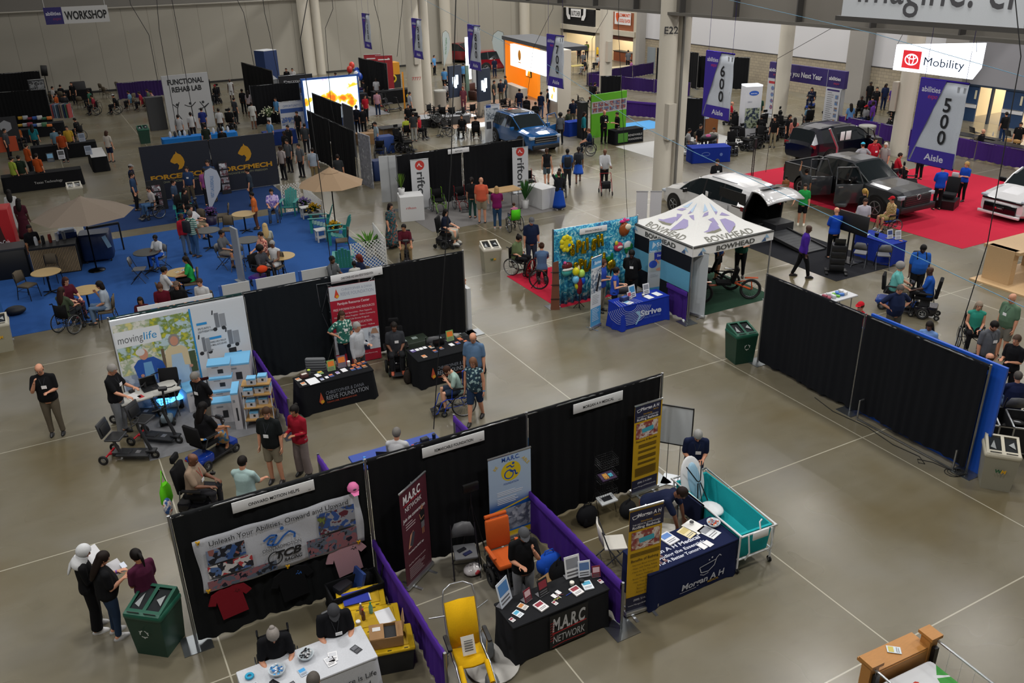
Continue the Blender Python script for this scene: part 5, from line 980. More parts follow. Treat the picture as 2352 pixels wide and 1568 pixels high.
# CARS (front towards local -Y)
GL=node_mat('car_glass',lambda nt,b:None,.05,Base_Color=(.012,.016,.018,1))
def car(name,label,x,y,rz,st,paint,wheels,wr=.35,open_rear=False,skip=(),tyre_w=.24,rimc='#9a9da2',roof=None,cat='car',cutside=()):
 t=thing(name,label,cat,(x,y,0),rz);PT=mat(paint,'paint');RF=mat(roof,'paint')if roof else PT;KB=mat('#0b0b0d','plastic')
 def ring(r):
  y_,w,zb,zl,zt,wt=r[:6];zm=zb+(zl-zb)*.55;h=[(w*.86,zb),(w*.97,zb+.1),(w*1.0,zm),(w*.985,zl),(wt,zt-.05),(wt*.82,zt),(wt*.4,zt+.018)]
  return[(a,y_,b)for a,b in h]+[(-a,y_,b)for a,b in reversed(h)]
 rings=[ring(r)for r in st];n=14;m=MB(PT)
 tags={}
 for i in range(len(st)-1):
  sd,tp=st[i][6],st[i][7]
  for j in range(n):
   k=(j+1)%n
   if j in(3,9):c=sd
   elif j in(4,5,6,7,8):c=tp
   elif j==13:c='k'
   else:c='b'
   if(i,j)in cutside:continue
   if c=='x':continue
   tags.setdefault(c,[]).append((i,j,k))
 for c,fs in tags.items():
  if c=='g':continue
  m.mat({'b':PT,'k':KB,'r':RF}[c])
  for i,j,k in fs:m.add([rings[i][j],rings[i][k],rings[i+1][k],rings[i+1][j]],[(0,3,2,1)])
 m.mat(PT);m.add(rings[0],[tuple(range(n))],False)
 if not open_rear:m.add(rings[-1],[tuple(reversed(range(n)))],False)
 m.B('body',t)
 for j in(3,9,5):
  m=MB(GL);q=[f for f in tags.get('g',[])if(f[1]==j if j!=5 else f[1]in(4,5,6,7,8))]
  if not q:continue
  for i,a,k in q:m.add([rings[i][a],rings[i][k],rings[i+1][k],rings[i+1][a]],[(0,3,2,1)],j==5)
  m.B('side_window' if j!=5 else 'windshield',t)
 for sx in(-1,1):
  for wy in wheels:
   w=st[len(st)//2][1];m=MB(KB);m.X=TR((sx*(w-.01),wy,wr));m.disc((0,0,0.02),(1,0,0),wr+.075,.05,26);m.B('wheel_arch',t)
   m=MB(RUB);m.X=TR((sx*(w-tyre_w*.38),wy,wr));m.disc((0,0,0),(1,0,0),wr,tyre_w,28);m.mat(mat(rimc,'metal'));m.disc((sx*.01,0,0),(1,0,0),wr*.66,tyre_w,24,wr*.58);m.mat('#1b1c1e');m.disc((sx*.006,0,0),(1,0,0),wr*.6,tyre_w-.03,20);m.mat(mat(rimc,'metal'))
   for k in range(5):a=2*PI*k/5;m.tube([(sx*tyre_w*.5,0,0),(sx*tyre_w*.5,wr*.6*co(a),wr*.6*sn(a))],.022,5)
   m.B('wheel',t)
 m=MB(PT)
 for i in range(len(st)-1):
  if st[i][7]=='g':
   for s in(-1,1):a,b=rings[i][4],rings[i+1][4];m.tube([(s*a[0],a[1],a[2]),(s*b[0],b[1],b[2])],.03,6)
 if m.v:m.B('pillar',t)
 return t
def bits(t,items):
 for nm,mt,boxes in items:
  m=MB(mt if not isinstance(mt,str)else mat(mt,'gloss'))
  for b in boxes:m.rbox(*b[:6],.02,*b[6:])
  m.B(nm,t)
VAN=[(-2.6,.6,.34,.6,.66,0.5,'b','b'),(-2.52,.85,.24,.72,.8,0.79,'b','b'),(-2.2,.96,.2,.9,.98,0.8,'b','b'),(-1.5,.985,.2,1.0,1.1,0.8,'b','b'),(-1.38,.99,.2,1.02,1.15,0.78,'g','g'),(-.9,.99,.2,1.04,1.47,0.8,'g','g'),(-.42,.99,.2,1.05,1.69,0.77,'g','r'),(-.02,.99,.2,1.05,1.75,0.77,'k','r'),(.06,.99,.2,1.05,1.76,0.77,'g','r'),(1.0,.99,.2,1.07,1.77,0.76,'k','r'),(1.08,.99,.2,1.07,1.77,0.76,'g','r'),(1.95,.985,.22,1.1,1.73,0.74,'b','r'),(2.3,.97,.25,1.1,1.66,0.71,'b','g'),(2.5,.93,.3,1.05,1.12,0.71,'b','b'),(2.58,.86,.36,.9,.96,0.71,'b','b')]
SUV=[(-2.5,.7,.36,.8,.88,0.71,'b','b'),(-2.42,.9,.25,.92,1.0,0.78,'b','b'),(-2.0,.97,.25,1.0,1.08,0.84,'b','b'),(-1.25,.99,.25,1.06,1.15,0.82,'b','b'),(-1.15,.99,.25,1.08,1.2,0.8,'g','g'),(-.3,.99,.25,1.1,1.72,0.79,'g','r'),(.1,.99,.25,1.1,1.77,0.79,'k','r'),(.18,.99,.25,1.1,1.77,0.79,'g','r'),(1.1,.99,.25,1.1,1.76,0.78,'k','r'),(1.18,.99,.25,1.12,1.76,0.78,'g','r'),(2.0,.98,.28,1.14,1.7,0.75,'b','r'),(2.25,.96,.3,1.12,1.6,0.73,'b','g'),(2.45,.9,.35,1.05,1.15,0.73,'b','b'),(2.52,.82,.4,.9,1.0,0.71,'b','b')]
LAMP=mat('#aab2bc','gloss')
st=[list(r)for r in VAN];st=st[:-2];st[-1]=(2.32,.97,.25,1.1,1.66,.6,'b','x')
vt=car('minivan','white minivan with raised tailgate and a ramp, standing behind the white canopy tent',23.1,25.3,PI,st,'#d5d5d6',(-1.65,1.4),.35,open_rear=True)
m=MB('#08080a');m.box(0,1.6,.3,1.7,1.3,.02);m.box(-.9,1.6,.3,.03,1.4,1.3);m.box(.9,1.6,.3,.03,1.4,1.3);m.box(0,.9,.3,1.8,.03,1.3);m.box(0,1.7,1.55,1.3,1.2,.02);m.B('cargo_interior',vt)
m=MB(BLK);m.tube([(-.93,2.3,.4),(-.95,2.33,1.05),(-.62,2.33,1.64),(.62,2.33,1.64),(.95,2.33,1.05),(.93,2.3,.4)],.05,6);m.B('rear_frame',vt)
m=MB(mat('#d5d5d6','paint'));g=[]
for i in range(7):
 u=i/6;g.append([(x*(.62+.28*u*(1.0 if u<.8 else.96)),2.3+1.15*u,1.74+.12*sn(u*2.6)-.28*u*u-.06*abs(x)**3)for x in(-1,-.6,0,.6,1)])
m.sheet(g,.06);m.B('tailgate',vt)
m=MB(GL);m.sheet([[(x*(.5+.1*u),2.42+.45*u,1.815+.06*u)for x in(-1,0,1)]for u in(0,.5,1)]);m.mat('#1b1c20')
m.B('rear_window',vt)
m=MB();art(m,[('t',0,0,.1,'MOBILITY',{'w':.42,'b':.02},'#26282d')],TR((0,3.0,1.79))@RO(-PI/2-.2,4,'X')@RO(PI,4,'Y'));m.B('lettering',vt)
bits(vt,[('side_rail_open_door',mat('#d5d5d6','paint'),[(1.06,.98,.32,.06,1.15,.74)]),('tail_light','#6a1018',[(.9,2.22,.95,.14,.2,.16),(-.9,2.22,.95,.14,.2,.16)]),('tail_light_band','#1a0c0e',[(.95,1.9,1.02,.05,.5,.06)]),('headlight',LAMP,[(.8,-2.4,.68,.25,.3,.1),(-.8,-2.4,.68,.25,.3,.1)]),('side_mirror','#141416',[(1.08,-.9,1.02,.18,.1,.14),(-1.08,-.9,1.02,.18,.1,.14)]),('roof_rail','#8b8d92',[(.6,.8,1.77,.03,1.4,.03),(-.6,.8,1.77,.03,1.4,.03)]),('door_opening','#0a0a0c',[(.99,-.35+.7,.4,.04,.7,.66)]),('window_sticker','#d0d0d0',[(1.0,.3,1.1,.02,.15,.2)]),('bumper',mat('#101012','plastic'),[(0,2.42,.22,1.8,.2,.22)])])
t=thing('vehicle_ramp','black folding ramp coming out of the back of the white minivan','ramp',(23.1,21.5,0));m=MB('#2a2c30');m.X=TR((0,-1.2,.02))@RO(.11,4,'X');m.box(0,1.25,0,1.05,2.5,.04);m.B('deck',t)
m=MB('#121316');m.X=TR((0,-1.2,.02))@RO(.11,4,'X');m.box(-.54,1.25,0,.05,2.5,.1);m.box(.54,1.25,0,.05,2.5,.1);m.mat('#3a3c40')
for k in range(12):m.box(0,.15+.2*k,.042,.9,.02,.004)
m.B('edge_rails',t)
m=MB('#1a1b1f');m.box(0,0,0,.9,.7,.5);one('wheelchair_lift',m,'black box unit at the open rear of the white minivan','lift unit',(23.5,22.55,0))
PK=[(-2.95,.86,.5,.95,1.02,0.8,'b','b'),(-2.85,.98,.42,1.1,1.18,0.9,'b','b'),(-2.3,1.0,.4,1.16,1.24,0.9,'b','b'),(-1.42,1.01,.4,1.18,1.28,0.88,'b','b'),(-1.3,1.01,.4,1.2,1.32,0.84,'g','g'),(-.5,1.01,.4,1.22,1.86,0.8,'k','r'),(-.42,1.01,.4,1.22,1.9,0.8,'g','r'),(.25,1.01,.4,1.22,1.93,0.8,'k','r'),(.35,1.01,.4,1.22,1.93,0.8,'g','r'),(1.1,1.01,.4,1.24,1.88,0.8,'b','r'),(1.2,1.01,.42,1.24,1.8,0.8,'b','g'),(1.27,1.01,.42,1.2,1.3,0.8,'b','b')]
pt=car('pickup_truck','dark grey pickup truck with both side doors open on the red carpet',29.15,24.0,0,PK,'#3d3f43',(-1.95,1.85),.42,tyre_w=.28,cat='pickup truck')
m=MB(mat('#3d3f43','paint'));m.box(-.99,2.08,.5,.07,1.7,.78);m.box(.99,2.08,.5,.07,1.7,.78);m.box(0,2.95,.5,2.05,.07,.78);m.mat('#0e0f11');m.box(0,2.1,.75,1.95,1.7,.03);m.box(-.93,2.08,.75,.05,1.68,.5);m.box(.93,2.08,.75,.05,1.68,.5);m.box(-.98,2.08,1.28,.12,1.72,.03);m.box(.98,2.08,1.28,.12,1.72,.03);m.box(0,2.95,1.28,2.0,.1,.03);m.B('bed',pt)
m=MP('#1b1c1e');m.rbox(0,-2.97,.62,1.5,.1,.42,.04);m.mat(mat('#5a5c60','metal'))
for k in range(5):m.box(0,-3.03,.66+.08*k,1.4,.02,.035)
m.mat(CHR);m.torus((0,-3.04,.95),(0,1,0),.1,.014,20,6);m.B('grille',pt)
def door_panel(t,hx,hy,w,ang,zb,zl,zt,col,glass=True,sgn=-1):
 m=MB(mat(col,'paint'));m.X=TR((hx,hy,0))@RO(ang,4,'Z');m.rbox(0,w/2,zb,.09,w,zl-zb,.04)
 for a,b in(((0,.02,zl),(sgn*-.18,.25,zt)),((sgn*-.18,.25,zt),(sgn*-.2,w-.06,zt)),((sgn*-.2,w-.06,zt),(0,w-.02,zl))):m.tube([a,b],.028,6)
 m.mat(CHR);m.rbox(sgn*.055,w*.82,zl-.12,.02,.18,.04,.01);m.B('open_door',t)
door_panel(pt,-1.02,-1.25,1.1,dgr(62),.45,1.22,1.85,'#3d3f43');door_panel(pt,-1.02,.3,.95,dgr(62),.45,1.22,1.87,'#3d3f43')
bits(pt,[('headlight',LAMP,[(.82,-2.9,.92,.3,.2,.14),(-.82,-2.9,.92,.3,.2,.14)]),('bumper',mat('#232427','plastic'),[(0,-3.0,.42,1.95,.2,.22)]),('side_mirror','#141416',[(-1.2,-.9,1.2,.28,.12,.26),(1.2,-.9,1.2,.28,.12,.26)]),('front_seat',mat('#4a4b4e','cloth'),[(-.55,-.1,.8,.5,.15,.8),(-.55,-.35,.75,.5,.5,.15)]),('tail_light','#7a1018',[(-.98,2.98,.9,.12,.06,.3),(.98,2.98,.9,.12,.06,.3)]),('door_interior','#0a0a0c',[(-.99,-.35,.5,.05,1.6,.7)])])
m=MP('#4b4d50');m.rbox(0,0,.35,.45,.42,.12,.04);m.tube([(.1,.1,.02),(.1,.1,.35)],.04);m.box(.1,.1,0,.4,.3,.03);one('transfer_seat',m,'grey swing-out transfer seat in front of the pickup open door','seat',(27.5,23.15,0),.5)
vr=car('minivan','white minivan at the right edge with black lower grille facing left, driver door open',34.45,19.35,-PI/2,VAN,'#d8d8da',(-1.65,1.4),.36)
bits(vr,[('lower_grille','#08080a',[(0,-2.6,.3,1.3,.12,.34)]),('bumper_lip',mat('#d8d8da','paint'),[(0,-2.64,.2,1.7,.1,.1)]),('upper_grille','#101114',[(0,-2.5,.74,1.6,.2,.07)]),('headlight',LAMP,[(.82,-2.36,.8,.22,.3,.08),(-.82,-2.36,.8,.22,.3,.08)]),('side_mirror','#101012',[(-1.12,-1.0,1.08,.26,.12,.16),(1.12,-1.0,1.08,.26,.12,.16)]),('sunroof','#0c0d10',[(0,.1,1.765,.9,.7,.02)]),('plate','#1a1a1c',[(0,-2.68,.42,.4,.02,.14)])])
m=MB();art(m,[('c',-.12,.49,.035,'#c3202c'),('t',.04,.47,.05,'MOBILITY',{'w':.2},'#d0d0d0')],TR((0,-2.695,0)));m.B('plate_print',vr)
door_panel(vr,1.0,-1.0,1.1,dgr(-65),.4,1.05,1.6,'#d8d8da',sgn=1)
t=thing('swivel_car_seat','black swivel car seat on a black plinth beside the right white minivan','seat',(31.9,21.6,0),-PI/2+.4);m=MP('#0c0c0e');m.box(0,-.1,0,.75,.9,.35);m.B('plinth',t)
m=MC('#17181b');m.rbox(0,0,.4,.52,.5,.16,.06);m.B('seat',t);m=MC('#17181b');m.rbox(0,.3,.5,.5,.14,.65,.06,rx=-.25);m.B('backrest',t);m=MC('#a8a9ad');m.rbox(0,.5,1.12,.26,.12,.18,.04);m.B('headrest',t)
vb=car('minivan','glossy black minivan with price sheets in its window behind the pickup',34.95,30.3,PI/2,VAN,'#0c0f1c',(-1.65,1.4),.36)
bits(vb,[('tail_light','#7a1018',[(.85,2.5,.9,.3,.08,.14),(-.85,2.5,.9,.3,.08,.14)]),('price_sheet','#d8d8da',[(-1.0,.35,1.12,.02,.35,.42),(-1.0,.75,1.12,.02,.28,.42)]),('side_mirror','#101012',[(-1.1,-1.0,1.06,.24,.1,.15),(1.1,-1.0,1.06,.24,.1,.15)]),('roof_rail','#55575c',[(-.6,.8,1.77,.03,2.0,.03),(.6,.8,1.77,.03,2.0,.03)])])
door_panel(vb,-1.0,-1.1,1.1,dgr(60),.4,1.05,1.6,'#0c0f1c')
m=MM('#b9bcc0');m.tube([(0,0,0),(-.05,0,1.0),(-.5,.2,1.9)],.06);m.box(0,0,0,.3,.3,.04);one('hoist_arm',m,'slanting silver hoist arm in front of the black minivan','hoist',(33.3,28.7,0))
sb=car('suv','metallic blue SUV in the middle of the hall near the green wall',23.35,41.7,0,SUV,'#14508a',(-1.55,1.4),.4,roof='#14508a')
m=MG('#15171b');m.rbox(0,-2.52,.62,1.35,.08,.3,.03);m.mat(CHR);m.box(0,-2.57,.66,1.3,.02,.02);m.box(0,-2.57,.78,1.3,.02,.02);m.box(0,-2.57,.9,1.3,.02,.02);m.B('grille',sb)
bits(sb,[('headlight',LAMP,[(.78,-2.42,.8,.3,.2,.14),(-.78,-2.42,.8,.3,.2,.14)]),('bumper',mat('#1b1c1f','plastic'),[(0,-2.52,.3,1.6,.14,.2)]),('sunroof','#0c0d10',[(0,.6,1.775,.95,1.2,.02)]),('roof_rail',CHR,[(-.64,.8,1.78,.03,2.0,.03),(.64,.8,1.78,.03,2.0,.03)]),('side_mirror','#14508a',[(-1.12,-.85,1.1,.24,.1,.16),(1.12,-.85,1.1,.24,.1,.16)])])
door_panel(sb,1.0,-1.0,1.1,dgr(-65),.4,1.1,1.65,'#14508a',sgn=1)
# RIGHT AND CENTRE: CARPETS, TENT, STRIVE BOOTH
def carpet(name,label,x0,y0,x1,y1,col,z=.006,pts=None):
 m=MB(mat(col,'carpet'));m.plate(pts or[(x0,y0,z),(x1,y0,z),(x1,y1,z),(x0,y1,z)],z,(0,0,1));return one(name,m,label,'carpet')
carpet('carpet','large red carpet under the pickup and white minivan on the right',27.7,17.85,37.6,26.6,'#b01d36');carpet('carpet','red carpet strip behind the white minivan near the black minivan',27.7,26.62,33.5,30.2,'#b01d36')
carpet('carpet','small red carpet at the left foot of the splash backdrop',12.7,20.6,15.4,23.9,'#b01d36')
carpet('carpet','black carpet under the ramp and the blue clothed table',21.5,17.87,24.3,23.0,'#1c1d22');carpet('carpet','small dark green carpet under the trikes in the canopy tent',15.8,17.9,18.9,20.6,'#1f3b2c')
carpet('carpet','grey carpet under the travel scooters and white boxes',.6,17.85,3.5,20.3,'#6f7073');carpet('carpet','grey carpet in front of the rifton booth',12.6,29.75,18.6,33.4,'#6e6c6b')
carpet('carpet','wide royal blue carpet of the lounge area on the left',-8,27.03,9.65,35.6,'#27508e');carpet('carpet','dark blue carpet in front of the forcemech wall',.8,36.6,9.2,40.6,'#1d3560');carpet('carpet','white carpet under the row of power chairs on the right',27.4,35.0,34.2,38.6,'#bdbdbb');
carpet('carpet','wood toned floor mat under the orange lit booth',22.2,48.2,31.5,56.5,'#a08470');carpet('carpet','pale blue mat patch between the middle column and white tower',30.8,41.5,33.6,43.8,'#4f8fc4');carpet('carpet','grey carpet under the go kart row far in the middle',17.0,55.5,21.0,62.5,'#77777a')
t=thing('canopy_tent','white canopy tent printed BOWHEAD with purple mountain drawings','canopy tent',(16.98,19.4,0));Wt=1.52
WC=mat('#dededc','cloth')
for sx in(-1,1):
 for sy in(-1,1):m=MM('#a9acb0');m.tube([(sx*(Wt-.03),sy*(Wt-.03),0),(sx*(Wt-.03),sy*(Wt-.03),2.2)],.022);m.box(sx*(Wt-.03),sy*(Wt-.03),0,.12,.12,.01);m.B('leg',t)
m=MB(WC);zE,zA=2.2,3.2;N=10
for a in range(4):
 R=RO(a*PI/2,4,'Z');g=[]
 for i in range(N+1):
  u=i/N;hw=Wt*(1-u);z=zE+(zA-zE)*(u**1.15*.55+.45*u*u)if u<1 else zA;g.append([R@Vector((hw*(2*j/8-1),-hw,z-.035*sn(PI*j/8)*(1-u)))for j in range(9)])
 m.sheet(g)
m.B('roof_canopy',t)
m=MB(WC);m.flat=True
for a in range(4):
 R=RO(a*PI/2,4,'Z');m.sheet([[R@Vector((Wt*(2*j/8-1)*(1.0),-Wt-.01,z))for j in range(9)]for z in(zE-.28,zE)],.008)
m.B('valance',t)
m=MB('#3c3d3b')
def roofp(u,v,side):
 hw=Wt*(1-u);z=zE+(zA-zE)*(u**1.15*.55+.45*u*u)-.035*co(v*PI/2)*(1-u)+.008;return RO(side*PI/2,4,'Z')@Vector((hw*v,-hw-.004,z))
for side in(0,3):
 def flatart(items):
  tmp=MB();art(tmp,items,Matrix())
  for f,mi,smo in zip(tmp.f,tmp.mi,tmp.sm):
   m.mat(tmp.mats[mi]);pts=[]
   for i in f:
    p=tmp.v[i];u=max(0,min(.97,p.z));hw=Wt*(1-u);v=p.x/max(hw,.05);v=max(-1,min(1,v));pts.append(roofp(u,v,side))
   m.add(pts,[tuple(range(len(pts)))],False)
 flatart([('t',0,.08,.2,'BOWHEAD',{'w':1.75,'b':.02},'#77776f'),('t',0,.092,.17,'BOWHEAD',{'w':1.72,'b':-.012},'#dededc')])
 LV,GV,BV='#9c93bd','#7d7c6c','#b4cbe4'
 flatart([('p',[(-.75,.33),(-.55,.36),(-.3,.48),(-.12,.52),(-.1,.35),(-.4,.3)],LV),('p',[(-.7,.3),(-.1,.36),(-.1,.3),(-.4,.27)],GV),('p',[(.06,.3),(.1,.52),(.3,.52),(.5,.42),(.5,.36),(.3,.28),(.06,.2)],LV),('p',[(.06,.2),(.08,.34),(.2,.33),(.25,.36),(.32,.33),(.42,.38),(.46,.33),(.3,.26)],GV),('p',[(.18,.6),(.32,.64),(.52,.55),(.34,.57)],LV),('p',[(.07,.62),(.18,.66),(.08,.7)],LV),('p',[(.07,.68),(.2,.67),(.08,.84)],BV),('p',[(-.45,.62),(-.3,.68),(-.12,.7),(-.2,.64)],LV),('p',[(-.32,.7),(-.1,.84),(-.12,.72)],BV),('p',[(-.3,.56),(-.08,.58),(-.06,.42)],LV)])
 for v0,v1,uu in((-.999,.999,0),):m.mat('#3c3d3b');m.add([roofp(.0,v0,side),roofp(.0,v1,side),roofp(.03,v1,side)+Vector((0,0,.004)),roofp(.03,v0,side)+Vector((0,0,.004))],[(0,1,2,3)],False)
m.B('roof_print',t)
m=MB('#3c3d3b')
for side in(0,3):
 X_=RO(side*PI/2,4,'Z')@TR((0,-Wt-.021,zE-.28))
 art(m,[('r',-Wt,.25,Wt,.29,'#3c3d3b'),('t',.05,.05,.2,'BOWHEAD',{'w':1.45,'b':.03},'#4a4b48')]+[z for s in(-1,1)for z in(('p',[(s*1.2-.16,.02),(s*1.2-.02,.16),(s*1.2+.03,.02)],'#3f5a80'),('p',[(s*1.2-.03,.12),(s*1.2+.02,.24),(s*1.2+.15,.1),(s*1.2+.04,.12)],'#8fb4cf'))],X_)
m.B('valance_print',t)
m=MC('#12161e');m.flat=True;m.sheet([[(-Wt,Wt-.02-2.95*j/8,z)for j in range(9)]for z in(1.45,2.0)],.01);m.mat(mat('#5d9dbb','cloth'));m.sheet([[(-Wt,Wt-.02-2.95*j/8,z)for j in range(9)]for z in(.85,1.45)],.01);m.mat(mat('#12161e','cloth'));m.sheet([[(-Wt,Wt-.02-2.95*j/8,z)for j in range(9)]for z in(.25,.85)],.01)
m.B('side_wall_cloth',t)
rollup('tall white banner seen from behind at the near corner of the canopy tent',15.72,18.3,dgr(-72),.62,2.0,[],bg='#b9bfc4')
for x,y,lb in((17.35,23.1,'left of the two'),(17.75,22.85,'right of the two')):
 m=MB('#c3c4c8');m.box(.17,0,.04,.38,.02,2.35);m.mat('#8f9194');m.box(.17,0,0,.4,.3,.04);m.box(.17,0,2.38,.4,.04,.03);one('blank_banner',m,'tall blank white banner back behind the canopy tent, %s'%lb,'banner',(x,y,0),dgr(-35))
drape('short purple divider curtain at the near left leg of the canopy tent',15.3,17.75,15.3,18.75,.91,'#3c1f74',1,(1,0),name=DCU)
YS=20.8
t=thing('splash_backdrop','rippling blue water print backdrop with booth sign, seen at an angle','backdrop',(12.62,YS,0),dgr(-3));
def wt_(nt,b):
 n=tex(nt,'ShaderNodeTexNoise',7,Detail=3.0,Distortion=1.6);nt.links.new(ramp(nt,n.outputs[0],[(.3,'#0f4f86'),(.45,'#1a86b4'),(.55,'#4fb6cf'),(.68,'#c4e4ea')]),b.inputs['Base Color'])
WAT=node_mat('water_print',wt_,.6)
m=MM('#9a9da1')
for x in(0,2.95):m.tube([(x,0,0),(x,0,2.46)],.024);m.box(x,0,0,.4,.4,.012)
m.tube([(0,0,2.42),(2.95,0,2.42)],.02);m.B('pipe_frame',t)
m=MB(WAT);m.sheet([[(.02+2.9*j/60,-.04+.035*sn(j*1.3)*(1.3-z/2.6),z)for j in range(61)]for z in(.04,.8,1.6,2.3,2.44)],.006);m.B('curtain',t)
m=MB('#15181c');m.sheet([[(.02+2.9*j/60,.05+.02*sn(j*1.3),z)for j in range(61)]for z in(.1,1.6,2.42)],.006);m.B('back_curtain',t)
booth_sign('small white booth sign reading STRIVE HEALTH SERVICES on the water backdrop',13.45,YS-.16,.95,.18,'STRIVE HEALTH SERVICES, LLC',2.18,'',dgr(-3))
GOLD=mat('#c9a20f','foil');GI=0
for word,z,xs in(('SPLISH',1.62,[13.12,13.31,13.49,13.66,13.84,14.05]),('SPLASH',1.02,[13.25,13.42,13.58,13.74,13.95,14.13])):
 for k,ch in enumerate(word):
  vs,fs,a,b=glyphs(ch,.035);cu=bpy.data.curves.new('t','FONT');cu.body=ch;cu.size=.46;cu.offset=.012;cu.extrude=.022;cu.bevel_depth=.022;cu.bevel_resolution=2;cu.resolution_u=4
  ob=bpy.data.objects.new('t',cu);me=bpy.data.meshes.new_from_object(ob);bpy.data.objects.remove(ob);me.materials.clear();me.materials.append(GOLD);me.name='foil_letter'
  for p in me.polygons:p.use_smooth=True
  o=bpy.data.objects.new('foil_balloon',me);COL.objects.link(o);o.location=(xs[k],YS-.17-(xs[k]-12.6)*.05,z+.07*(k%2)+.012*k);o.rotation_euler=(PI/2,rnd.uniform(-.12,.12),0);o.scale=(.62,1,1)
  first=word[:k].count(ch);ordn=['first','second'][first]if word.count(ch)>1 else 'only'
  tag(o,'gold foil letter balloon %s, the %s %s of %s in the %s row'%(ch,ordn,ch,word,'upper' if z>1.5 else 'lower'),'balloon','gold letter balloons')
def balloon(label,x,y,z,col,rx=.11,rz_=.13,name='balloon',kind='gloss',grp='party balloons'):
 m=MB(mat(col,kind));m.ell(0,0,0,rx,rx*.9,rz_,14,10);m.lathe([(.012,-rz_-.015),(.004,-rz_+.005)],6)
 return one(name,m,label,'balloon',(x,y,z),0,grp)
for dx,dz,c,lb in((0,.2,'#c9c416','yellow round balloon at the top left of the cluster'),(.2,.1,'#a9d05a','lime round balloon at the right of the cluster'),(0,-.06,'#69b4dc','pale blue round balloon in the middle of the cluster'),(.22,-.14,'#1b4fc4','blue round balloon at the bottom right of the cluster'),(.08,-.26,'#c4c22a','small yellow balloon at the bottom of the cluster'),(.72,.36,'#1b4fc4','blue dotted balloon above beside the woman'),(.76,.18,'#1b57cc','lower blue dotted balloon beside the woman')):balloon(lb,13.15+dx,YS-.45,.98+dz,c)
def foil(label,x,z,parts,grp='party balloons'):
 t=thing('foil_balloon',label,'balloon',(x,YS-.2,z),0,grp)
 for nm,col,q in parts:
  m=MB(mat(col,'foil' if col in('#c9a20f','#c4a12a')else 'gloss'))
  for e in q:m.ell(*e[:3],*e[3:6],12,8)
  m.B(nm,t)
foil('big yellow ruffled foil balloon with blue centre at the upper left of the backdrop',12.95,2.02,[('body','#c9bc1a',[(0,0,0,.2,.07,.26)]+[(.16*co(a*.7),-.02,.2*sn(a*.7),.07,.06,.08)for a in range(9)]),('centre','#2a7ac4',[(.08,-.07,-.05,.05,.02,.05)])])
foil('brown coconut foil balloon with pink flower at the upper right',15.05,2.1,[('body','#8f4a22',[(0,0,0,.2,.1,.22)]),('cream_half','#d8d0b8',[(.08,-.06,.08,.13,.06,.1)]),('flower','#c9307a',[(-.1,-.02,.27,.1,.05,.05),(-.02,-.02,.3,.06,.05,.07),(.1,0,.28,.08,.04,.04)])])
foil('pink and white cocktail foil balloon right of the letters',14.85,1.58,[('body','#c2405a',[(0,0,0,.17,.07,.15)]),('fruit','#c9bc3a',[(-.1,-.03,.14,.06,.04,.08)]),('cream','#d6d2c8',[(.02,-.06,.0,.1,.03,.05)])])
foil('pineapple foil balloon with dark green leaves',14.6,1.05,[('body','#c4a12a',[(0,0,0,.17,.09,.18)]),('leaves','#1c6a3a',[(-.1,0,.2,.09,.04,.09),(.02,0,.26,.05,.04,.13),(-.18,0,.24,.08,.03,.04)])])
foil('white palm tree foil balloon with green fronds',15.2,1.5,[('body','#c9ccd0',[(0,0,.05,.16,.06,.16),(0,0,-.25,.05,.04,.2)]),('leaves','#1a6a38',[(.0,-.05,-.02,.17,.04,.05),(.1,-.05,.03,.05,.03,.1),(-.08,-.05,-.08,.06,.03,.1)])])
foil('cupcake shaped foil balloon hanging lower left with pink cherry',13.0,1.25,[('body','#4aa6a0',[(0,0,-.12,.2,.08,.14)]),('icing','#5a1f22',[(0,0,.06,.19,.09,.12)]),('cherry','#c94f86',[(-.1,-.03,.18,.05,.04,.05)]),('cream','#d0d2cc',[(0,-.04,-.04,.2,.06,.05)])])
foil('ice cream cone foil balloon below the letter row',13.4,1.12,[('body','#c08a3a',[(0,0,-.18,.06,.04,.16)]),('scoop','#d8d2a8',[(0,0,.04,.1,.05,.1)]),('icing','#c95a78',[(0,-.01,-.06,.1,.05,.05)])])
foil('yellow sun topped foil balloon, small, near the pineapple',14.35,1.2,[('body','#c9a20f',[(0,0,0,.07,.04,.1)])])
m=MB('#6a3f2c');m.add([(-.14,0,0),(.14,0,0),(.1,.02,1.55),(-.06,.02,1.5),(-.14,.03,0),(.14,.03,0),(.1,.05,1.55),(-.06,.05,1.5)],[(0,1,2,3),(7,6,5,4),(0,3,7,4),(1,5,6,2),(3,2,6,7)],False);m.mat('#2a1c16')
for z in(.35,.8,1.2):m.box(0,-.01,z,.27,.02,.02)
one('wooden_shelf_panel',m,'brown tapering wooden panel leaning by the left post of the splash backdrop','panel',(12.55,20.55,0),-.5)
SB='#4a93c4'
rollup('narrow blue Strive banner standing nearly edge on left of the table',12.62,18.75,dgr(18),.46,2.15,[('r',0,1.75,.46,2.05,SB),('t',.28,1.84,.13,'Strive',{'w':.28,'b':.02},'#e4eaf0'),('p',[(.06,1.82),(.13,1.95),(.06,1.98)],'#2a5a9a'),('r',0,1.0,.46,1.7,photo(11,'#8fa3b0','#b9bcc0','#3f5870','#c9ccd0')),('p',[(.2,1.05),(.35,1.55),(.42,1.5),(.3,1.0)],'#14161a'),('r',0,0,.46,.55,SB)]+lines(.06,.4,.92,6,.05,.014,'#8a8d94')+lines(.06,.4,.5,8,.05,.014,'#d8e4f0'),bg='#c9ced3')
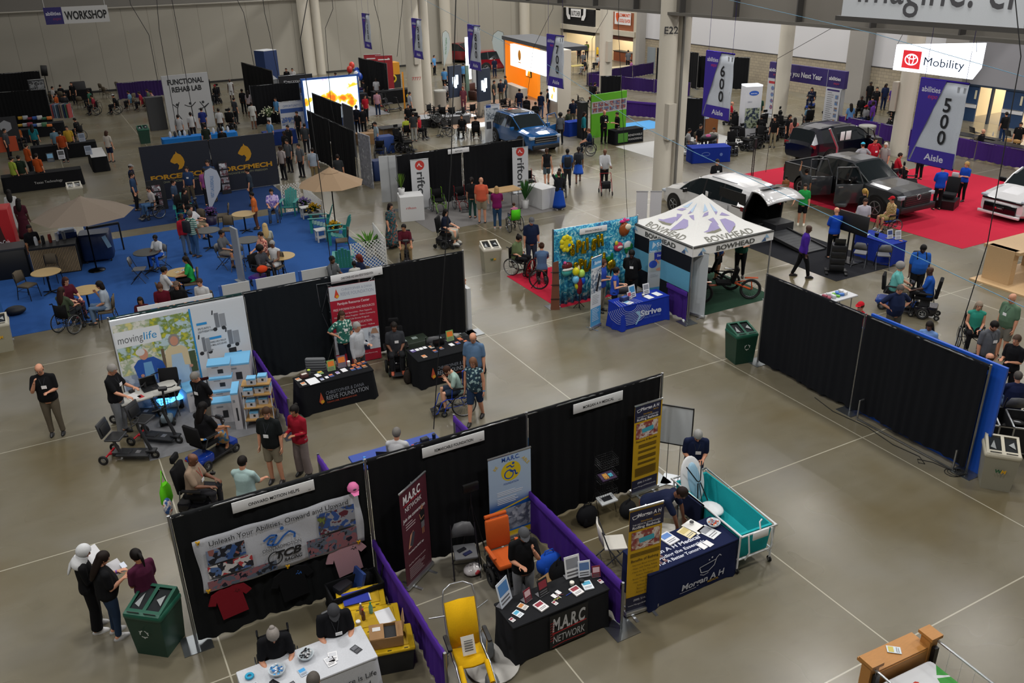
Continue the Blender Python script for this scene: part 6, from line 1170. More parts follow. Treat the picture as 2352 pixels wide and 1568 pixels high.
rollup('wide blue Strive banner with two blue balls, right of the table',15.05,19.35,dgr(-8),.82,2.1,[('r',0,1.62,.82,2.0,SB),('t',.5,1.78,.17,'Strive',{'w':.5,'b':.02},'#e4eaf0'),('p',[(.1,1.72),(.24,1.84),(.12,1.94)],'#b9cfe0'),('t',.5,1.71,.055,'HEALTH SERVICES',{'w':.46},'#b9d0e4'),('t',.41,1.63,.07,'Pediatric Therapy Services',{'w':.76,'b':.01},'#e4eaf0'),('r',.0,1.0,.82,1.6,'#aab0ae'),('p',[(.2,1.36),(.18,1.6),(.7,1.6),(.66,1.34)],'#2b3aa8'),('t',.42,1.46,.1,'Strive',{'w':.28,'b':.02},'#d0d4e8'),('c',.16,1.24,(.14,.12),'#2a49b0'),('c',.66,1.22,(.15,.12),'#2a49b0'),('l',[(.24,1.38),(.36,1.24)],.05,SKN),('l',[(.62,1.38),(.48,1.24)],.05,SKN),('c',.38,1.06,(.12,.05),SKN),('r',0,.42,.82,.98,'#b9bfc2'),('r',0,.0,.82,.5,SB)]+lines(.08,.36,.9,3,.035,.012,'#8a8d94')+lines(.46,.76,.86,4,.035,.012,'#8a8d94')+lines(.46,.76,.4,4,.05,.012,'#d8e4f0'),bg='#b9bfc2')
tb,sl=draped_table('blue clothed Strive table with white lettering and a net over its corner',0,0,0,1.72,.62,.74,'#16309a',[('t',.2,.32,.24,'Strive',{'w':.74,'b':.03},'#c3cbe0'),('t',.25,.22,.08,'HEALTH SERVICES',{'w':.6},'#5a78c4'),('p',[(-.35,.1),(-.22,.34),(-.36,.5),(-.2,.5),(-.16,.3),(-.3,.1)],'#7ab0d8')],xy=(14.15,18.55),flare=.12)
m=MC('#b9bfc9')
for k in range(9):
 a=.22+.05*k;m.tube([(-.55+a*co(q*.4+3.3)*1.2,-.32-.02,.76-.0-a*abs(sn(q*.4+.1)))for q in range(8)],.005,4);m.tube([(-.9+.1*k,-.32,.752),(-.8+.07*k,.1,.757)],.005,4)
one('fishing_net',m,'white rope net draped over the front corner of the blue Strive table','net',(sl.x,sl.y,0))
on_table(sl,0,.757,[('display_stand',-.15,.08,('#d8dce2','#4a93c4'),.2,'tall brochure holder',1.3),('display_stand',-.32,.0,('#d8dce2','#c25a6a'),.2,'smaller brochure holder',.8),('display_stand',.35,.1,('#e0e2e6','#8a8d94'),0,'white framed letter',1.1),('sheet_of_paper',.25,-.12,('#e0e3e8',None),.1,'white sheet'),('sheet_of_paper',.6,-.06,('#e0e3e8',None),.1,'second white sheet'),('sheet_of_paper',-.5,-.15,('#dfe3ea','#7ab0d8'),.3,'blue and white paper'),('box',-.5,.02,('#1b2a5a','#3a5aa8'),.2,'dark blue basket',1.2),('box',-.4,.22,('#a8642a','#c4884a'),.6,'orange toy',.6),('candle',.15,.0,('#b9a890','#d8d8d0'),0,'small candle')],'on the blue Strive table')
sc2=dup(fc,'grey folding chair behind the blue Strive table',(14.2,19.5),face(190))
m=MC('#7a2030');m.lathe([(.05,.95),(.09,.8),(.07,.5),(.02,.45)],10);m.mat(BLK);m.tube([(0,0,0),(0,0,1.0)],.012);m.tube([(0,0,.2),(.18,0,0)],.01);m.tube([(0,0,.2),(-.15,.1,0)],.01);m.tube([(0,0,.2),(-.05,-.15,0)],.01);one('folded_umbrella_stand',m,'black stand with a dark red rolled cloth before the splash backdrop','stand',(13.25,20.3,0))
def trike(label,x,y,rz,col,R=.33):
 t=thing('hand_trike',label,'tricycle',(x,y,0),rz);FM=mat(col,'gloss')
 for nm,wx,wy in(('rear_wheel',0,.95),('front_wheel',-.4,-.55),('front_wheel',.4,-.55)):m=MB();wheel(m,wx,wy,R,.07,spokes=18,rim='#55575c');m.B(nm,t)
 m=MB(FM);m.tube([(0,.95,R),(0,.4,.55),(0,-.1,.45),(0,-.55,.42),(0,-.95,.5)],.035);m.tube([(-.4,-.55,R),(0,-.5,.42),(.4,-.55,R)],.022);m.tube([(0,.4,.55),(0,.95,.62),(0,1.0,R)],.02);m.B('frame',t)
 m=MC('#131417');m.rbox(0,.12,.5,.36,.45,.08,.03);m.rbox(0,.38,.55,.36,.08,.5,.03,rx=-.3);m.B('seat',t)
 m=MP('#1a1b1e');m.tube([(0,-.7,.5),(0,-.5,.95)],.025);m.tube([(-.28,-.45,.95),(.28,-.45,.95)],.016);m.disc((0,-.55,.85),(1,0,0),.09,.02,16);m.mat('#c9a412');m.tube([(.28,-.45,.95),(.28,-.55,1.08)],.02);m.tube([(-.28,-.45,.95),(-.28,-.35,.84)],.02);m.B('hand_crank',t)
 m=MB(FM);m.rbox(.42,-.5,R*2+.03,.1,.4,.02,.01);m.rbox(-.42,-.5,R*2+.03,.1,.4,.02,.01);m.rbox(0,.95,R*2+.03,.1,.4,.02,.01);m.B('mudguard',t);return t
trike('black and orange off road trike with big rear wheel on the green carpet',17.3,18.7,face(265),'#b8481a');trike('second trike with yellow grips, half hidden under the canopy',17.6,19.9,face(240),'#1a1b1e')
m=MB();wheel(m,0,0,.34,.06,spokes=18,rim='#55575c');m.mat(BLK);m.tube([(0,0,.34),(0,.5,.5),(0,.9,.34)],.02);wheel(m,0,.95,.34,.06,spokes=18,rim='#55575c');one('bicycle',m,'black bicycle behind the person under the canopy','bicycle',(17.1,21.2,0),face(0)+1.2)
m=MB();wheel(m,0,0,.34,.04,spokes=18,rim='#55575c');m.mat(BLK);m.tube([(0,0,.34),(.0,.25,.02)],.015);one('bicycle',m,'thin spoked hand-cycle wheel left of the splash backdrop','wheel',(13.0,22.3,0),face(0)+1.2)  # lone leaning hand-cycle wheel, not a whole bicycle
tb,rl=draped_table('royal blue clothed table beside the black carpet, with printers on it',0,0,0,.78,1.5,.74,'#142a80',xy=(24.45,18.75),flare=.08)
on_table(rl,0,.757,[('display_stand',.1,-.3,('#c9ccd4','#2a3a6a'),-.2,'white flyer stand with dark picture',1.1),('display_stand',.25,-.5,('#c9ccd4','#8a8d94'),-.3,'second white flyer stand',1.1),('tub',-.1,.1,('#111214','#1a1b1e'),0,'short black tub',1.2),('sheet_of_paper',-.2,.5,('#e2e4e8',None),.3,'white sheet'),('leaflet',.2,-.65,('#a86a3a',None),.2,'brown card',.7)],'on the blue table by the black carpet')
t=thing('monitor_stand','black wheeled monitor seen from behind, next to the folding chairs','monitor',(23.35,19.05,0),face(120));m=MP('#17181b');m.rbox(0,0,1.0,1.2,.06,.68,.02);m.box(0,-.05,1.1,.4,.06,.4);m.B('screen',t);m=MB(BLK);m.box(0,0,0,.8,.6,.04);m.tube([(-.1,0,.04),(-.1,0,1.2)],.03);m.tube([(.1,0,.04),(.1,0,1.2)],.03);m.B('stand',t)
t=thing('speaker_case_stack','stack of black cases with a laptop on top at the corner of the black carpet','case stack',(22.1,18.45,0),face(-15));m=MP('#141518')
for k in range(4):m.rbox(0,0,.12+.22*k,.45,.38,.21,.02)
m.B('cases',t);m=MB(BLK);m.box(0,0,.04,.7,.1,.05);m.box(-.3,0,0,.08,.6,.06);m.box(.3,0,0,.08,.6,.06);m.B('dolly',t)
on_table(Vector((22.1,18.45,0)),face(-15),1.0,[('laptop',0,0,'#8ac4cc',PI,'open laptop with pale screen')],'on the black case stack')
c1=dup(fc,'dark folding chair beside the black monitor on the black carpet',(23.3,18.55),face(150));c2=dup(fc,'dark folding chair with its back to us at the blue table',(23.75,18.0),face(165))
# WHO STANDS AND SITS WHERE
def P(*a,**k):return person(*a,**k)
BR,DK_,GY,BL_,WH='#3a2418','#15100e','#77787a','#b08a55','#a9a9a9'
WCH=PCH=None
def in_chair(kind,label,loc,rz,back=0,**kw):
 key=(kind,)+tuple(sorted(kw.items()));
 if key not in PROTO:o=PROTO[key]={'w':make_wheelchair,'p':make_powerchair,'s':make_scooter,'t':make_travel_scooter,'f':make_folding_chair,'b':make_banquet_chair}[kind](label,**kw);o.location=(loc.x,loc.y,0);o.rotation_euler=(0,0,rz);return o
 return dup(PROTO[key],label,(loc.x,loc.y),rz)
PROTO={('f',):fc}
P('woman in white headscarf and black clothes reading a brochure',229,1443,115,('#0d0d10','l'),('#0d0d10','w'),('hijab','#c9cbcd'),'t',arms=('bent','bent'),shoe='#c9c9c9',h=1.66,nod=28)
P('woman with long dark hair, black shirt and jeans, between headscarf and maroon shirt',273,1458,130,('#101114','s'),('#26374f','p'),('long','#1a100c'),'w',arms=('bent','bent'),shoe='#b9b9b9',h=1.64,b=1.35,nod=25,band='#7a4ab0')
P('woman in maroon shirt with dark ponytail holding a phone behind the green bin',312,1275,235,('#4d1c36','s'),('#0c0c0e','p'),('pony','#120d0c'),'t',arms=('bent','bent'),head=True,h=1.6,b=1.15,nod=20)
P('man in black polo and grey trousers standing alone at the left, hand at his mouth',134,997,15,('#111215','s'),('#5d5548','p'),('fringe','#4a3a30'),'w',arms=('face','bent'),h=1.84,b=1.2,badge=1,nod=22,specs=True)
P('man in black polo and light grey trousers at the white demo table',258,848,85,('#101114','s'),('#6f7276','p'),('short','#8b8783'),'w',arms=('fwd','desk'),head=True,h=1.8,b=1.1,badge=1,nod=25)
P('grey haired man in black polo looking down, hands behind, beside the white boxes',447,866,335,('#101114','s'),('#5d5850','p'),('short','#77736e'),'w',arms=('behind','behind'),head=True,h=1.74,b=1.05,badge=1,nod=30)
p,l,r=P('woman with long black hair in black top and blue patterned skirt on a blue scooter',466,935,150,('#0f0f12','s'),('tie:#1d4f9e,#3f8fd0,#d8b070','l'),('long','#0e0a0a'),'t','sit',('fwd','fwd'),head=True,b=1.4,seat=.56,nod=15)
in_chair('s','blue mobility scooter with high black seat on the edge of the grey carpet',l,r,body='#15348c')
p,l,r=P('man in beige shirt with red lanyard in a power chair by the teal table',443,1055,85,('#8d7a68','s'),('#2a2a2e','p'),('none','#111'),'b','sit',('desk','desk'),head=True,b=1.25,nod=15,badge='red')
in_chair('p','black power wheelchair with headrest behind the teal table',l,r)
m=MC('#5fc41c');m.loft([[(.17*s*co(2*PI*j/10),.08*s*sn(2*PI*j/10),z)for j in range(10)]for z,s in((0,.9),(.05,1.1),(.3,1.0),(.42,.6))]);m.tube([(-.1,0,.4),(0,0,.72),(.1,0,.4)],.01);o=l+(RO(r,4,'Z')@Vector((-.05,.62,.3)));one('tote_bag',m,'lime green tote bag hanging behind the power wheelchair at the teal table','bag',o,r)
m=MB(cloth('tie:#b8472a,#d8d2c8,#2a4f8a'));m.ell(0,0,.2,.12,.08,.2,10,8);o=l+(RO(r,4,'Z')@Vector((-.28,.5,.15)));one('tote_bag',m,'patterned multicoloured bag hanging under the lime green tote','bag',o,r)
P('man in pale mint shirt with dark hair, back to us, behind the left drape wall',557,1060,170,('#9fb8b6','s'),('#2a2d33','p'),('short','#17110e'),'w',arms=('fwd','fwd'),head=True,h=1.7,b=1.15,nod=15)
P('man in dark polo and khaki shorts with a name badge beside the red blazer',612,948,350,('#15191a','s'),('#7c7462','s'),('short','#3b2618'),'w',head=True,h=1.8,b=1.15,badge=2,turn=30,nod=14)
P('smiling woman in red blazer and wide taupe trousers with a white headband',700,1090,335,('#8e1628','l'),('#756a68','w'),('bun','#14100f'),'t',arms=('bent','bent'),h=1.68,band='#2a9ab8')
P('grey haired man in a white shirt sitting at the long blue table',911,994,175,('#b9babd','l'),('#2a2d33','p'),('short','#6d6a66'),'w','sit',('desk','desk'),head=True,b=1.1,nod=12)
P('woman in green print blouse with long curly brown hair before the red banner',785,724,30,('floral:#1f5a50,#24685c,#b9c9bf','s'),('#141823','p'),('long','#3a2418'),'w',arms=('hip','down'),head=True,h=1.7,b=1.1,specs=True,badge=1)
P('grey haired man in white shirt holding a water bottle before the red banner',820,750,60,('#a9adb3','l'),('#3b3c3f','p'),('short','#8f8d8a'),'w',arms=('down','bent'),head=True,h=1.76,b=1.1)
p,l,r=P('woman in grey polo in a power wheelchair between the two foundation tables',905,750,10,('#33353a','s'),('#1c1d20','p'),('pony','#17120f'),'b','sit',('lap','lap'),head=True,b=1.15,badge=1,shoe='#b0563c')
in_chair('p','black power wheelchair with green lights between the foundation tables',l,r,trim='#2f8a55')
P('bald man in light blue shirt standing at the right foundation table',1086,776,350,('#55708f','s'),('#2a2d33','p'),('fringe','#4b3a30'),'w',head=True,h=1.78,b=1.2,specs=True,nod=20)
p,l,r=P('boy in pale mint shirt bending his head down in a blue wheelchair',1027,850,285,('#9bb5ac','s'),('#2f3a4c','s'),('short','#3b2216'),'p','sit',('face','face'),head=True,h=1.55,lean=18,nod=45)
in_chair('w','blue framed wheelchair with large spoked wheels carrying the boy in mint',l,r,frame='#1a3fae')
P('woman in navy floral sleeveless top and denim shorts pushing the boy wheelchair',1094,966,345,('floral:#142838,#1d3a4a,#8fa9a9','n'),('#1d2f4a','s'),('bob','#6b4a36'),'w','walk',('down','down'),h=1.66,b=1.25,specs=True,band='#2a8ad0')
p,l,r=P('woman with grey hair bun in black polo seated at the white table, using a phone',627,1458,20,('#111216','s'),('#1c1d20','p'),('bun','#8b8580'),'w','sit',('desk','desk'),head=True,b=1.15,nod=35,lean=14)
in_chair('w','black wheelchair behind the white table at the bottom',l,r,frame='#17181b')
p,l,r=P('man in grey cap and black polo seated at the white table, arms folded on it',766,1404,20,('#111216','s'),('#5a6068','s'),('short','#3b2a20'),'w','sit',('desk','desk'),head=True,b=1.4,nod=35,lean=14,cap='#3d3e42',beard='#4a3022',badge=1)
in_chair('f','grey folding chair under the man in the grey cap at the white table',l,r)
P('grey haired man at the bottom edge of the photo, only his head showing',720,1562,180,('#2a3340','s'),('#2a2d33','p'),('short','#55504b'),'w',head=True,h=1.7)
P('man in grey cap and black printed t-shirt on the phone behind the MARC table',1203,1228,15,('#101114','s'),('#77797d','p'),('short','#241a14'),'w',arms=('bent','face'),head=True,h=1.72,b=1.1,nod=25,cap='#4b4c50',beard='#3a2a20')
p,l,r=P('man in navy polo bending forward over the navy Morgan table',1566,1132,62,('#141c38','s'),('#121317','p'),('short','#1f1410'),'b','bend',('hang','hang'),head=True,h=1.76,b=1.1,lean=58,nod=20)
P('grey haired man in navy polo leaning on the white bath seat, hands crossed',1603,1000,355,('#17203d','s'),('#17203d','p'),('short','#8f8f8d'),'w',arms=('bent','bent'),head=True,h=1.76,b=1.1,nod=35,badge=1,lean=12)
oc=make_powerchair('black folding power chair with quilted orange seat and back behind the MARC table',None,'#17181b','#b8521f','#3c3f45',False,.48);oc.location=(5.45,10.55,0);oc.rotation_euler=(0,0,face(25))
m=MC('#b8521f');m.tube([(-.2,.38,1.14),(.2,.38,1.14)],.035);m.B('push_bar',oc)
t=thing('beach_wheelchair','yellow beach wheelchair with grey balloon tyres and a paper on the seat','wheelchair',(3.95,8.95,0),face(18));Y_=mat('#d8a80f','cloth');K_=mat('#b9bcc0','metal')
for nm,x,y,rr,ww in(('balloon_wheel',-.36,.28,.21,.22),('balloon_wheel',.36,.28,.21,.22),('balloon_wheel',-.16,-.42,.17,.2),('balloon_wheel',.24,-.42,.17,.2)):
 m=MP('#6d7175');m.ell(x,y,rr,ww*.5,rr,rr,18,12);m.mat(K_);m.tube([(x-ww*.55,y,rr),(x+ww*.55,y,rr)],.02);m.B(nm,t)
m=MB(Y_);m.sheet([[(-.22,.1,.5),(0,.12,.49),(.22,.1,.5)],[(-.23,.22,.8),(0,.25,.8),(.23,.22,.8)],[(-.23,.36,1.15),(0,.38,1.15),(.23,.36,1.15)]],.03);m.B('backrest',t)
m=MB(Y_);m.sheet([[(-.22,-.3,.5),(0,-.3,.47),(.22,-.3,.5)],[(-.22,.12,.5),(0,.12,.46),(.22,.12,.5)]],.03);m.B('seat',t)
m=MB(Y_);m.sheet([[(-.2,-.92,.22),(0,-.92,.2),(.2,-.92,.22)],[(-.2,-.6,.38),(0,-.6,.35),(.2,-.6,.38)]],.03);m.tube([(-.2,-.95,.2),(.2,-.95,.2)],.035);m.B('leg_rest',t)
m=MB(Y_);m.tube([(.2,-.3,.52),(.2,-.6,.38)],.04);m.tube([(-.2,-.3,.52),(-.2,-.6,.38)],.04);m.B('side_bolster',t)
for s in(-1,1):
 m=MB(K_);m.tube([(s*.25,-.95,.2),(s*.25,-.3,.47),(s*.25,.12,.47),(s*.25,.38,1.15),(s*.22,.44,1.32),(s*.1,.5,1.36)],.014);m.tube([(s*.25,.1,.47),(s*.3,.28,.21)],.014);m.tube([(s*.25,-.2,.47),(s*.18,-.42,.2)],.014);m.B('side_frame',t)
 m=MP('#141416');m.rbox(s*.3,-.02,.72,.07,.34,.04,.02);m.mat(K_);m.tube([(s*.28,.12,.72),(s*.26,.2,.6)],.012);m.tube([(s*.28,-.1,.72),(s*.26,-.12,.48)],.012);m.B('armrest',t)
m=MB(K_);m.tube([(-.1,.5,1.36),(.1,.5,1.36)],.014);m.tube([(-.25,.3,.97),(-.48,.36,.94)],.01);m.tube([(.25,.3,.97),(.44,.36,1.02)],.01);m.B('push_handle',t)
m=MB();art(m,[('c',0,.95-.0,(.12,.035),'#17181b'),('c',0,.95,(.1,.022),'#c9982a')],TR((0,.28,0))@RO(-.42,4,'X')@TR((0,-.35,.1)));m.B('oval_logo',t)
m=MB('#d2cfc8');m.box(0,0,0,.2,.006,.28,rx=-.5);m.mat('#4a4a4e')
for k in range(5):m.box(0,.02-.0+.012*k+.0,.06+.035*k,.13,.003,.012,rx=-.5)
one('paper_notice',m,'white printed notice propped on the yellow beach wheelchair seat','notice',t.location+(RO(t.rotation_euler.z,4,'Z')@Vector((0,-.12,.52))),t.rotation_euler.z)
m=MB('#b9b7b2');m.lathe([(.4,.01),(.42,.02),(.42,.04)],28);one('round_board',m,'pale round board on the floor behind the yellow beach wheelchair','board',(4.35,8.95,0))
t=thing('rolling_bathtub','turquoise fabric rolling bathtub on a white tube frame with castors','bathtub',(9.42,9.62,0),dgr(-3));TQ=mat('#1a9aa0','cloth');TW=mat('#d4d6d8','plastic')
m=MB(TQ);A0=[(-.33,-.9),(.33,-.9),(.36,0),(.33,.9),(-.33,.9),(-.36,0)];R1=[(x*1.05,y*1.03,.8)for x,y in A0];R0=[(x*.97,y*.97,.26)for x,y in A0];Ri=[(x*.98,y*.98,.8)for x,y in A0];Rb=[(x*.8,y*.88,.36)for x,y in A0]
m.loft([R0,R1],False,False);m.loft([R1,Ri,Rb],False,False);m.add(R0,[(5,4,3,2,1,0)],False);m.add(Rb,[(0,1,2,3,4,5)],False);m.B('tub',t)
m=MB(TW);m.tube([(-.38,-1.0,.82),(.38,-1.0,.82),(.4,1.0,.82),(-.4,1.0,.82),(-.38,-1.0,.82)],.02);m.tube([(-.36,-.95,.3),(.36,-.95,.3),(.36,.95,.3),(-.36,.95,.3),(-.36,-.95,.3)],.02)
for sx in(-1,1):
 for sy in(-1,1):m.tube([(sx*.37,sy*.96,.82),(sx*.36,sy*.94,.1)],.018)
m.tube([(-.25,-1.02,.82),(-.25,-1.08,.5),(-.25,-1.0,.3)],.014);m.tube([(.25,-1.02,.82),(.25,-1.08,.5),(.25,-1.0,.3)],.014);m.B('frame',t)
for sx in(-1,1):
 for sy in(-1,1):m=MB();wheel(m,sx*.36,sy*.94,.06,.03,spokes=4);m.B('castor',t)
m=MB('#dfe1e2');m.rbox(0,-1.04,.7,.34,.02,.16,.02);m.tube([(0,-1.02,.86),(0,-.98,1.0),(.06,-.96,1.02)],.014);m.B('control_plate',t)
t=thing('bath_seat','white moulded bath seat with pale blue pad and black straps leaning in the tub end','bath seat',(9.35,10.28,.5),dgr(0));m=MP('#d5d7d9');m.X=TR((0,.1,.36))@RO(-.35,4,'X');m.ell(0,0,0,.27,.06,.46,20,12);m.B('backrest',t)
m=MP('#8fb4cc');m.X=TR((0,.06,.36))@RO(-.35,4,'X');m.ell(0,-.02,0,.14,.06,.36,16,10);m.B('pad',t)
m=MP('#d5d7d9');m.ell(.05,-.42,.0,.22,.24,.06,18,8);m.B('seat_base',t)
m=MB(BLK);m.X=TR((0,.0,.36))@RO(-.35,4,'X');m.tube([(-.2,-.07,.36),(-.04,-.1,.05),(.0,-.1,.02),(.04,-.1,.05),(.16,-.07,.38)],.012);m.tube([(-.03,-.1,.0),(-.1,-.08,-.38)],.012);m.tube([(.03,-.1,.0),(.14,-.08,-.38)],.012);m.tube([(0,-.1,.0),(0,-.09,-.4)],.008);m.B('strap',t)
m=MC('#151c38');m.sheet([[(x,y,z)for x in(-.0,.03,.0)]for y,z in((-.3,.5),(-.3,.84),(.3,.84),(.3,.45))]);m.box(-.02,0,.4,.03,.55,.44);one('towel',m,'navy towel hanging over the near side of the turquoise bathtub','towel',(9.0,9.95,0))
P('man in purple long sleeved shirt and black trousers walking past the tent',1838,636,80,('#41208a','l'),('#101013','p'),('none','#111'),'d','walk',h=1.76,badge=1)
P('woman in bright green t-shirt and black shorts by the open white minivan',1839,517,340,('#1f8a3f','s'),('#0d0d10','s'),('pony','#1d120e'),'w',h=1.64,arms=('side','down'),shoe='#c9c4b4')
P('man in royal blue polo and black trousers, back to us, beside the black monitor',1908,592,185,('#1040a8','s'),('#0d0d10','p'),('none','#111'),'w',h=1.78,b=1.1,arms=('cross','cross'))
P('young man in white polo and jeans behind the blue clothed table',1988,463,350,('#a9a4ad','s'),('#26374f','p'),('short','#2a1a14'),'w',head=True,h=1.74,nod=15)
P('woman in black with blond ponytail standing by the pickup front wheel',1986,440,200,('#0d0d10','l'),('#0d0d10','p'),('pony','#b9924a'),'w',head=True,h=1.68)
p,l,r=P('man in plaid shirt and red cap in a manual wheelchair on the red carpet edge',2049,458,280,('plaid:#b08a4a,#7a9a8a,#c9b48a','s'),('#9a8a5a','s'),('short','#3a2a20'),'w','sit',('lap','lap'),head=True,b=1.2,cap='#b01420',shoe='#c9c9c9')
in_chair('w','black wheelchair with blue trim carrying the man in the red cap',l,r,frame='#17181b',cushion='#1a3f9a')
P('man in royal blue polo standing alone on the red carpet below the 500 banner',2149,481,180,('#1040a8','s'),('#0d0d10','p'),('short','#4a3a30'),'w',h=1.8,b=1.15,arms=('cross','cross'))
P('blond woman in royal blue polo on the red carpet near the swivel seat',2205,462,300,('#1040a8','s'),('#0d0d10','p'),('pony','#a8884f'),'w',h=1.66,arms=('down','bent'))
P('person in grey t-shirt with yellow print photographing the pickup',1853,393,170,('#3e4144','s'),('#26374f','p'),('bun','#1a1210'),'t',head=True,h=1.66,arms=('down','up'))
P('large man in blue t-shirt looking down at two scooter users',2121,571,350,('#2258ae','s'),('#15161a','p'),('short','#0f0c0b'),'d',head=True,h=1.84,b=1.4,nod=30,bag='back',band='#3a9ad0',beard='#0f0c0b')
p,l,r=P('grey curly haired woman in aqua shirt on a black scooter',2070,612,60,('#6ab8b4','s'),('#77705f','p'),('afro','#8a8887'),'w','sit',('fwd','fwd'),head=True,b=1.3,seat=.56)
in_chair('s','black and blue scooter with high seat under the woman in aqua',l,r,body='#1a3f8c',basket=True)
p,l,r=P('man in blue t-shirt with white back print in a stand-up power chair',2136,622,240,('#1c50a8','s'),('#141519','p'),('none','#111'),'d','sit',('lap','fwd'),head=True,b=1.1,seat=.62)
in_chair('p','black power chair with silver spoked castors under the man',l,r,trim='#b9bcc0',headrest=False,z=.56)
P('man in navy polo with hands on his hips behind the right drape wall',2068,664,5,('#141f3c','s'),('#47453f','s'),('short','#55504b'),'w',head=True,h=1.76,b=1.35,arms=('hip','hip'),nod=25,band='#2a8ad0')
p,l,r=P('man in light blue shirt sitting just behind the right drape wall',2135,748,320,('#6d8fc4','l'),('#2a2d33','p'),('long','#1a1310'),'b','sit',head=True,nod=15)
in_chair('f','folding chair under the man in light blue behind the right drape',l,r)
p,l,r=P('person in red cap and red shirt, just visible over the right drape wall',1976,703,300,('#b0182a','s'),('#2a2d33','p'),('short','#3a2418'),'w','sit',head=True,cap='#b81826')
in_chair('f','folding chair under the person in the red cap behind the right drape',l,r)
p,l,r=P('woman in teal sleeveless top with long hair in a wheelchair at the right',2249,702,340,('#2f8a78','n'),('#101014','p'),('long','#8a7a6a'),'w','sit',('lap','lap'),head=True,band='#2a8ad0')
in_chair('w','black wheelchair under the woman in the teal top',l,r,frame='#17181b')
P('man in sage green t-shirt and grey shorts at the right edge',2325,685,290,('#55705a','s'),('#6d6a62','s'),('none','#111'),'w',head=True,h=1.8,b=1.35,badge=1)
P('man in grey polo with a blue badge, dark beard, right of the blue panel',2284,748,10,('#55585e','s'),('#17181c','p'),('short','#15110f'),'w',head=True,h=1.8,b=1.2,nod=30,badge=1,beard='#1d1511')
P('man in black printed t-shirt at the right edge gesturing with both hands',2335,780,300,('#111216','s'),('#111216','p'),('short','#4a3a30'),'w',head=True,h=1.76,arms=('bent','bent'))
p,l,r=P('bald man with glasses sitting behind the blue panel wall',2273,822,190,('#8a1c2c','s'),('#2a2d33','p'),('fringe','#3a2a20'),'w','sit',head=True,specs=True)
in_chair('f','folding chair under the bald man behind the blue panel',l,r)
p,l,r=P('man in navy t-shirt and denim shorts sitting back to us, right edge',2338,864,170,('#151d3c','s'),('#4a6080','s'),('short','#4b4743'),'w','sit',('lap','desk'),head=True,b=1.2)
in_chair('f','folding chair under the man in navy t-shirt at the right edge',l,r)
P('man in black polo with name badge between the columns and the white minivan',1648,372,5,('#111216','s'),('#111216','p'),('short','#1d1511'),'w',head=True,h=1.78,badge=1,nod=15)
P('man in white shirt pushing a walking frame across the open floor',1387,432,5,('#b4b6ba','l'),('#141519','p'),('none','#111'),'b',h=1.78,b=1.2,arms=('fwd','fwd'),nod=15)
def rollator(label,x,y,rz,col='#8a1c26'):
 t=thing('walking_frame',label,'walker',(x,y,0),rz);F_=mat(col,'gloss')
 for s in(-1,1):
  m=MB(F_);m.tube([(s*.24,-.35,.1),(s*.24,-.15,.55),(s*.24,.1,.92)],.014);m.tube([(s*.24,.28,.1),(s*.24,-.05,.72)],.014);m.B('side_frame',t)
  for y_ in(-.35,.28):m=MB();wheel(m,s*.24,y_,.1,.035,spokes=5);m.B('wheel',t)
 m=MC('#131417');m.rbox(0,-.02,.52,.42,.28,.03,.02);m.rbox(0,-.2,.3,.36,.16,.22,.02);m.mat(F_);m.tube([(-.24,.1,.9),(.24,.1,.9)],.012);m.B('seat',t);return t
q=F(1387,437);rollator('red and black walking frame pushed by the man in the white shirt',q.x-.3,q.y-.55,face(5))
P('man with cyan cap and grey t-shirt, back to us, by the black minivan',1982,333,190,('#8d8e93','s'),('#26282d','p'),('short','#3a2a20'),'w',head=True,h=1.74,b=1.3,cap='#3aa6c8',arms=('hip','hip'))
P('large man in red shirt with badge beside the black minivan',2011,322,10,('#9c1426','s'),('#101013','p'),('short','#1d1511'),'w',head=True,h=1.84,b=1.45,badge=2,arms=('down','hip'))
P('white haired woman in grey t-shirt beside the round grey bin',2035,333,310,('#8a8785','s'),('#77716c','p'),('bob','#b9b4ac'),'w',head=True,h=1.62,b=1.2)
p,l,r=P('man in red shirt in a manual wheelchair on the red carpet near the column',2068,357,75,('#a01426','s'),('#141519','p'),('short','#241a15'),'w','sit',('fwd','fwd'),head=True,b=1.1)
in_chair('w','wheelchair with black power attachment on the red carpet near the column',l,r,frame='#17181b')
P('man in blue shirt partly hidden by the 500 banner',2108,412,190,('#1040a8','s'),('#0d0d10','p'),('short','#3a2a20'),'w',h=1.76)
P('man in navy t-shirt and grey cap left of the splash backdrop',1221,508,10,('#141f3a','s'),('#2a3344','p'),('short','#2a1c14'),'w',head=True,h=1.84,b=1.15,cap='#55565a',nod=30,band='#2a8ad0')
p,l,r=P('woman in olive top in a manual wheelchair left of the splash backdrop',1192,547,60,('#5b6a48','s'),('#141519','p'),('bun','#140f0e'),'w','sit',('lap','lap'),head=True,b=1.35,nod=30,specs=True,band='#2a8ad0')
in_chair('w','black wheelchair under the woman in the olive top',l,r,frame='#17181b')
P('person in blue grey t-shirt kneeling by a red wheel on the small red carpet',1245,645,180,('#4a6283','s'),('#26282d','p'),('bun','#3a2418'),'w','kneel',('reach','reach'))
m=MB();wheel(m,0,0,.33,.045,rim='#b01a24',spokes=16,hand='#b01a24',cam=.15);q=F(1217,637);one('racing_wheel',m,'red rimmed wheel beside the kneeling person','wheel',(q.x,q.y,0),face(60)+PI/2)
P('woman with brown hair in blue polo behind the narrow Strive banner',1386,604,60,('#2a4aa8','s'),('#8a8272','p'),('bob','#4a2c20'),'w',head=True,h=1.66,arms=('bent','bent'))
P('young woman in blue sleeveless top with dark ponytail at the Strive table',1416,622,80,('#2448b0','n'),('#101014','p'),('pony','#120d0c'),'p',head=True,h=1.6,arms=('bent','bent'))
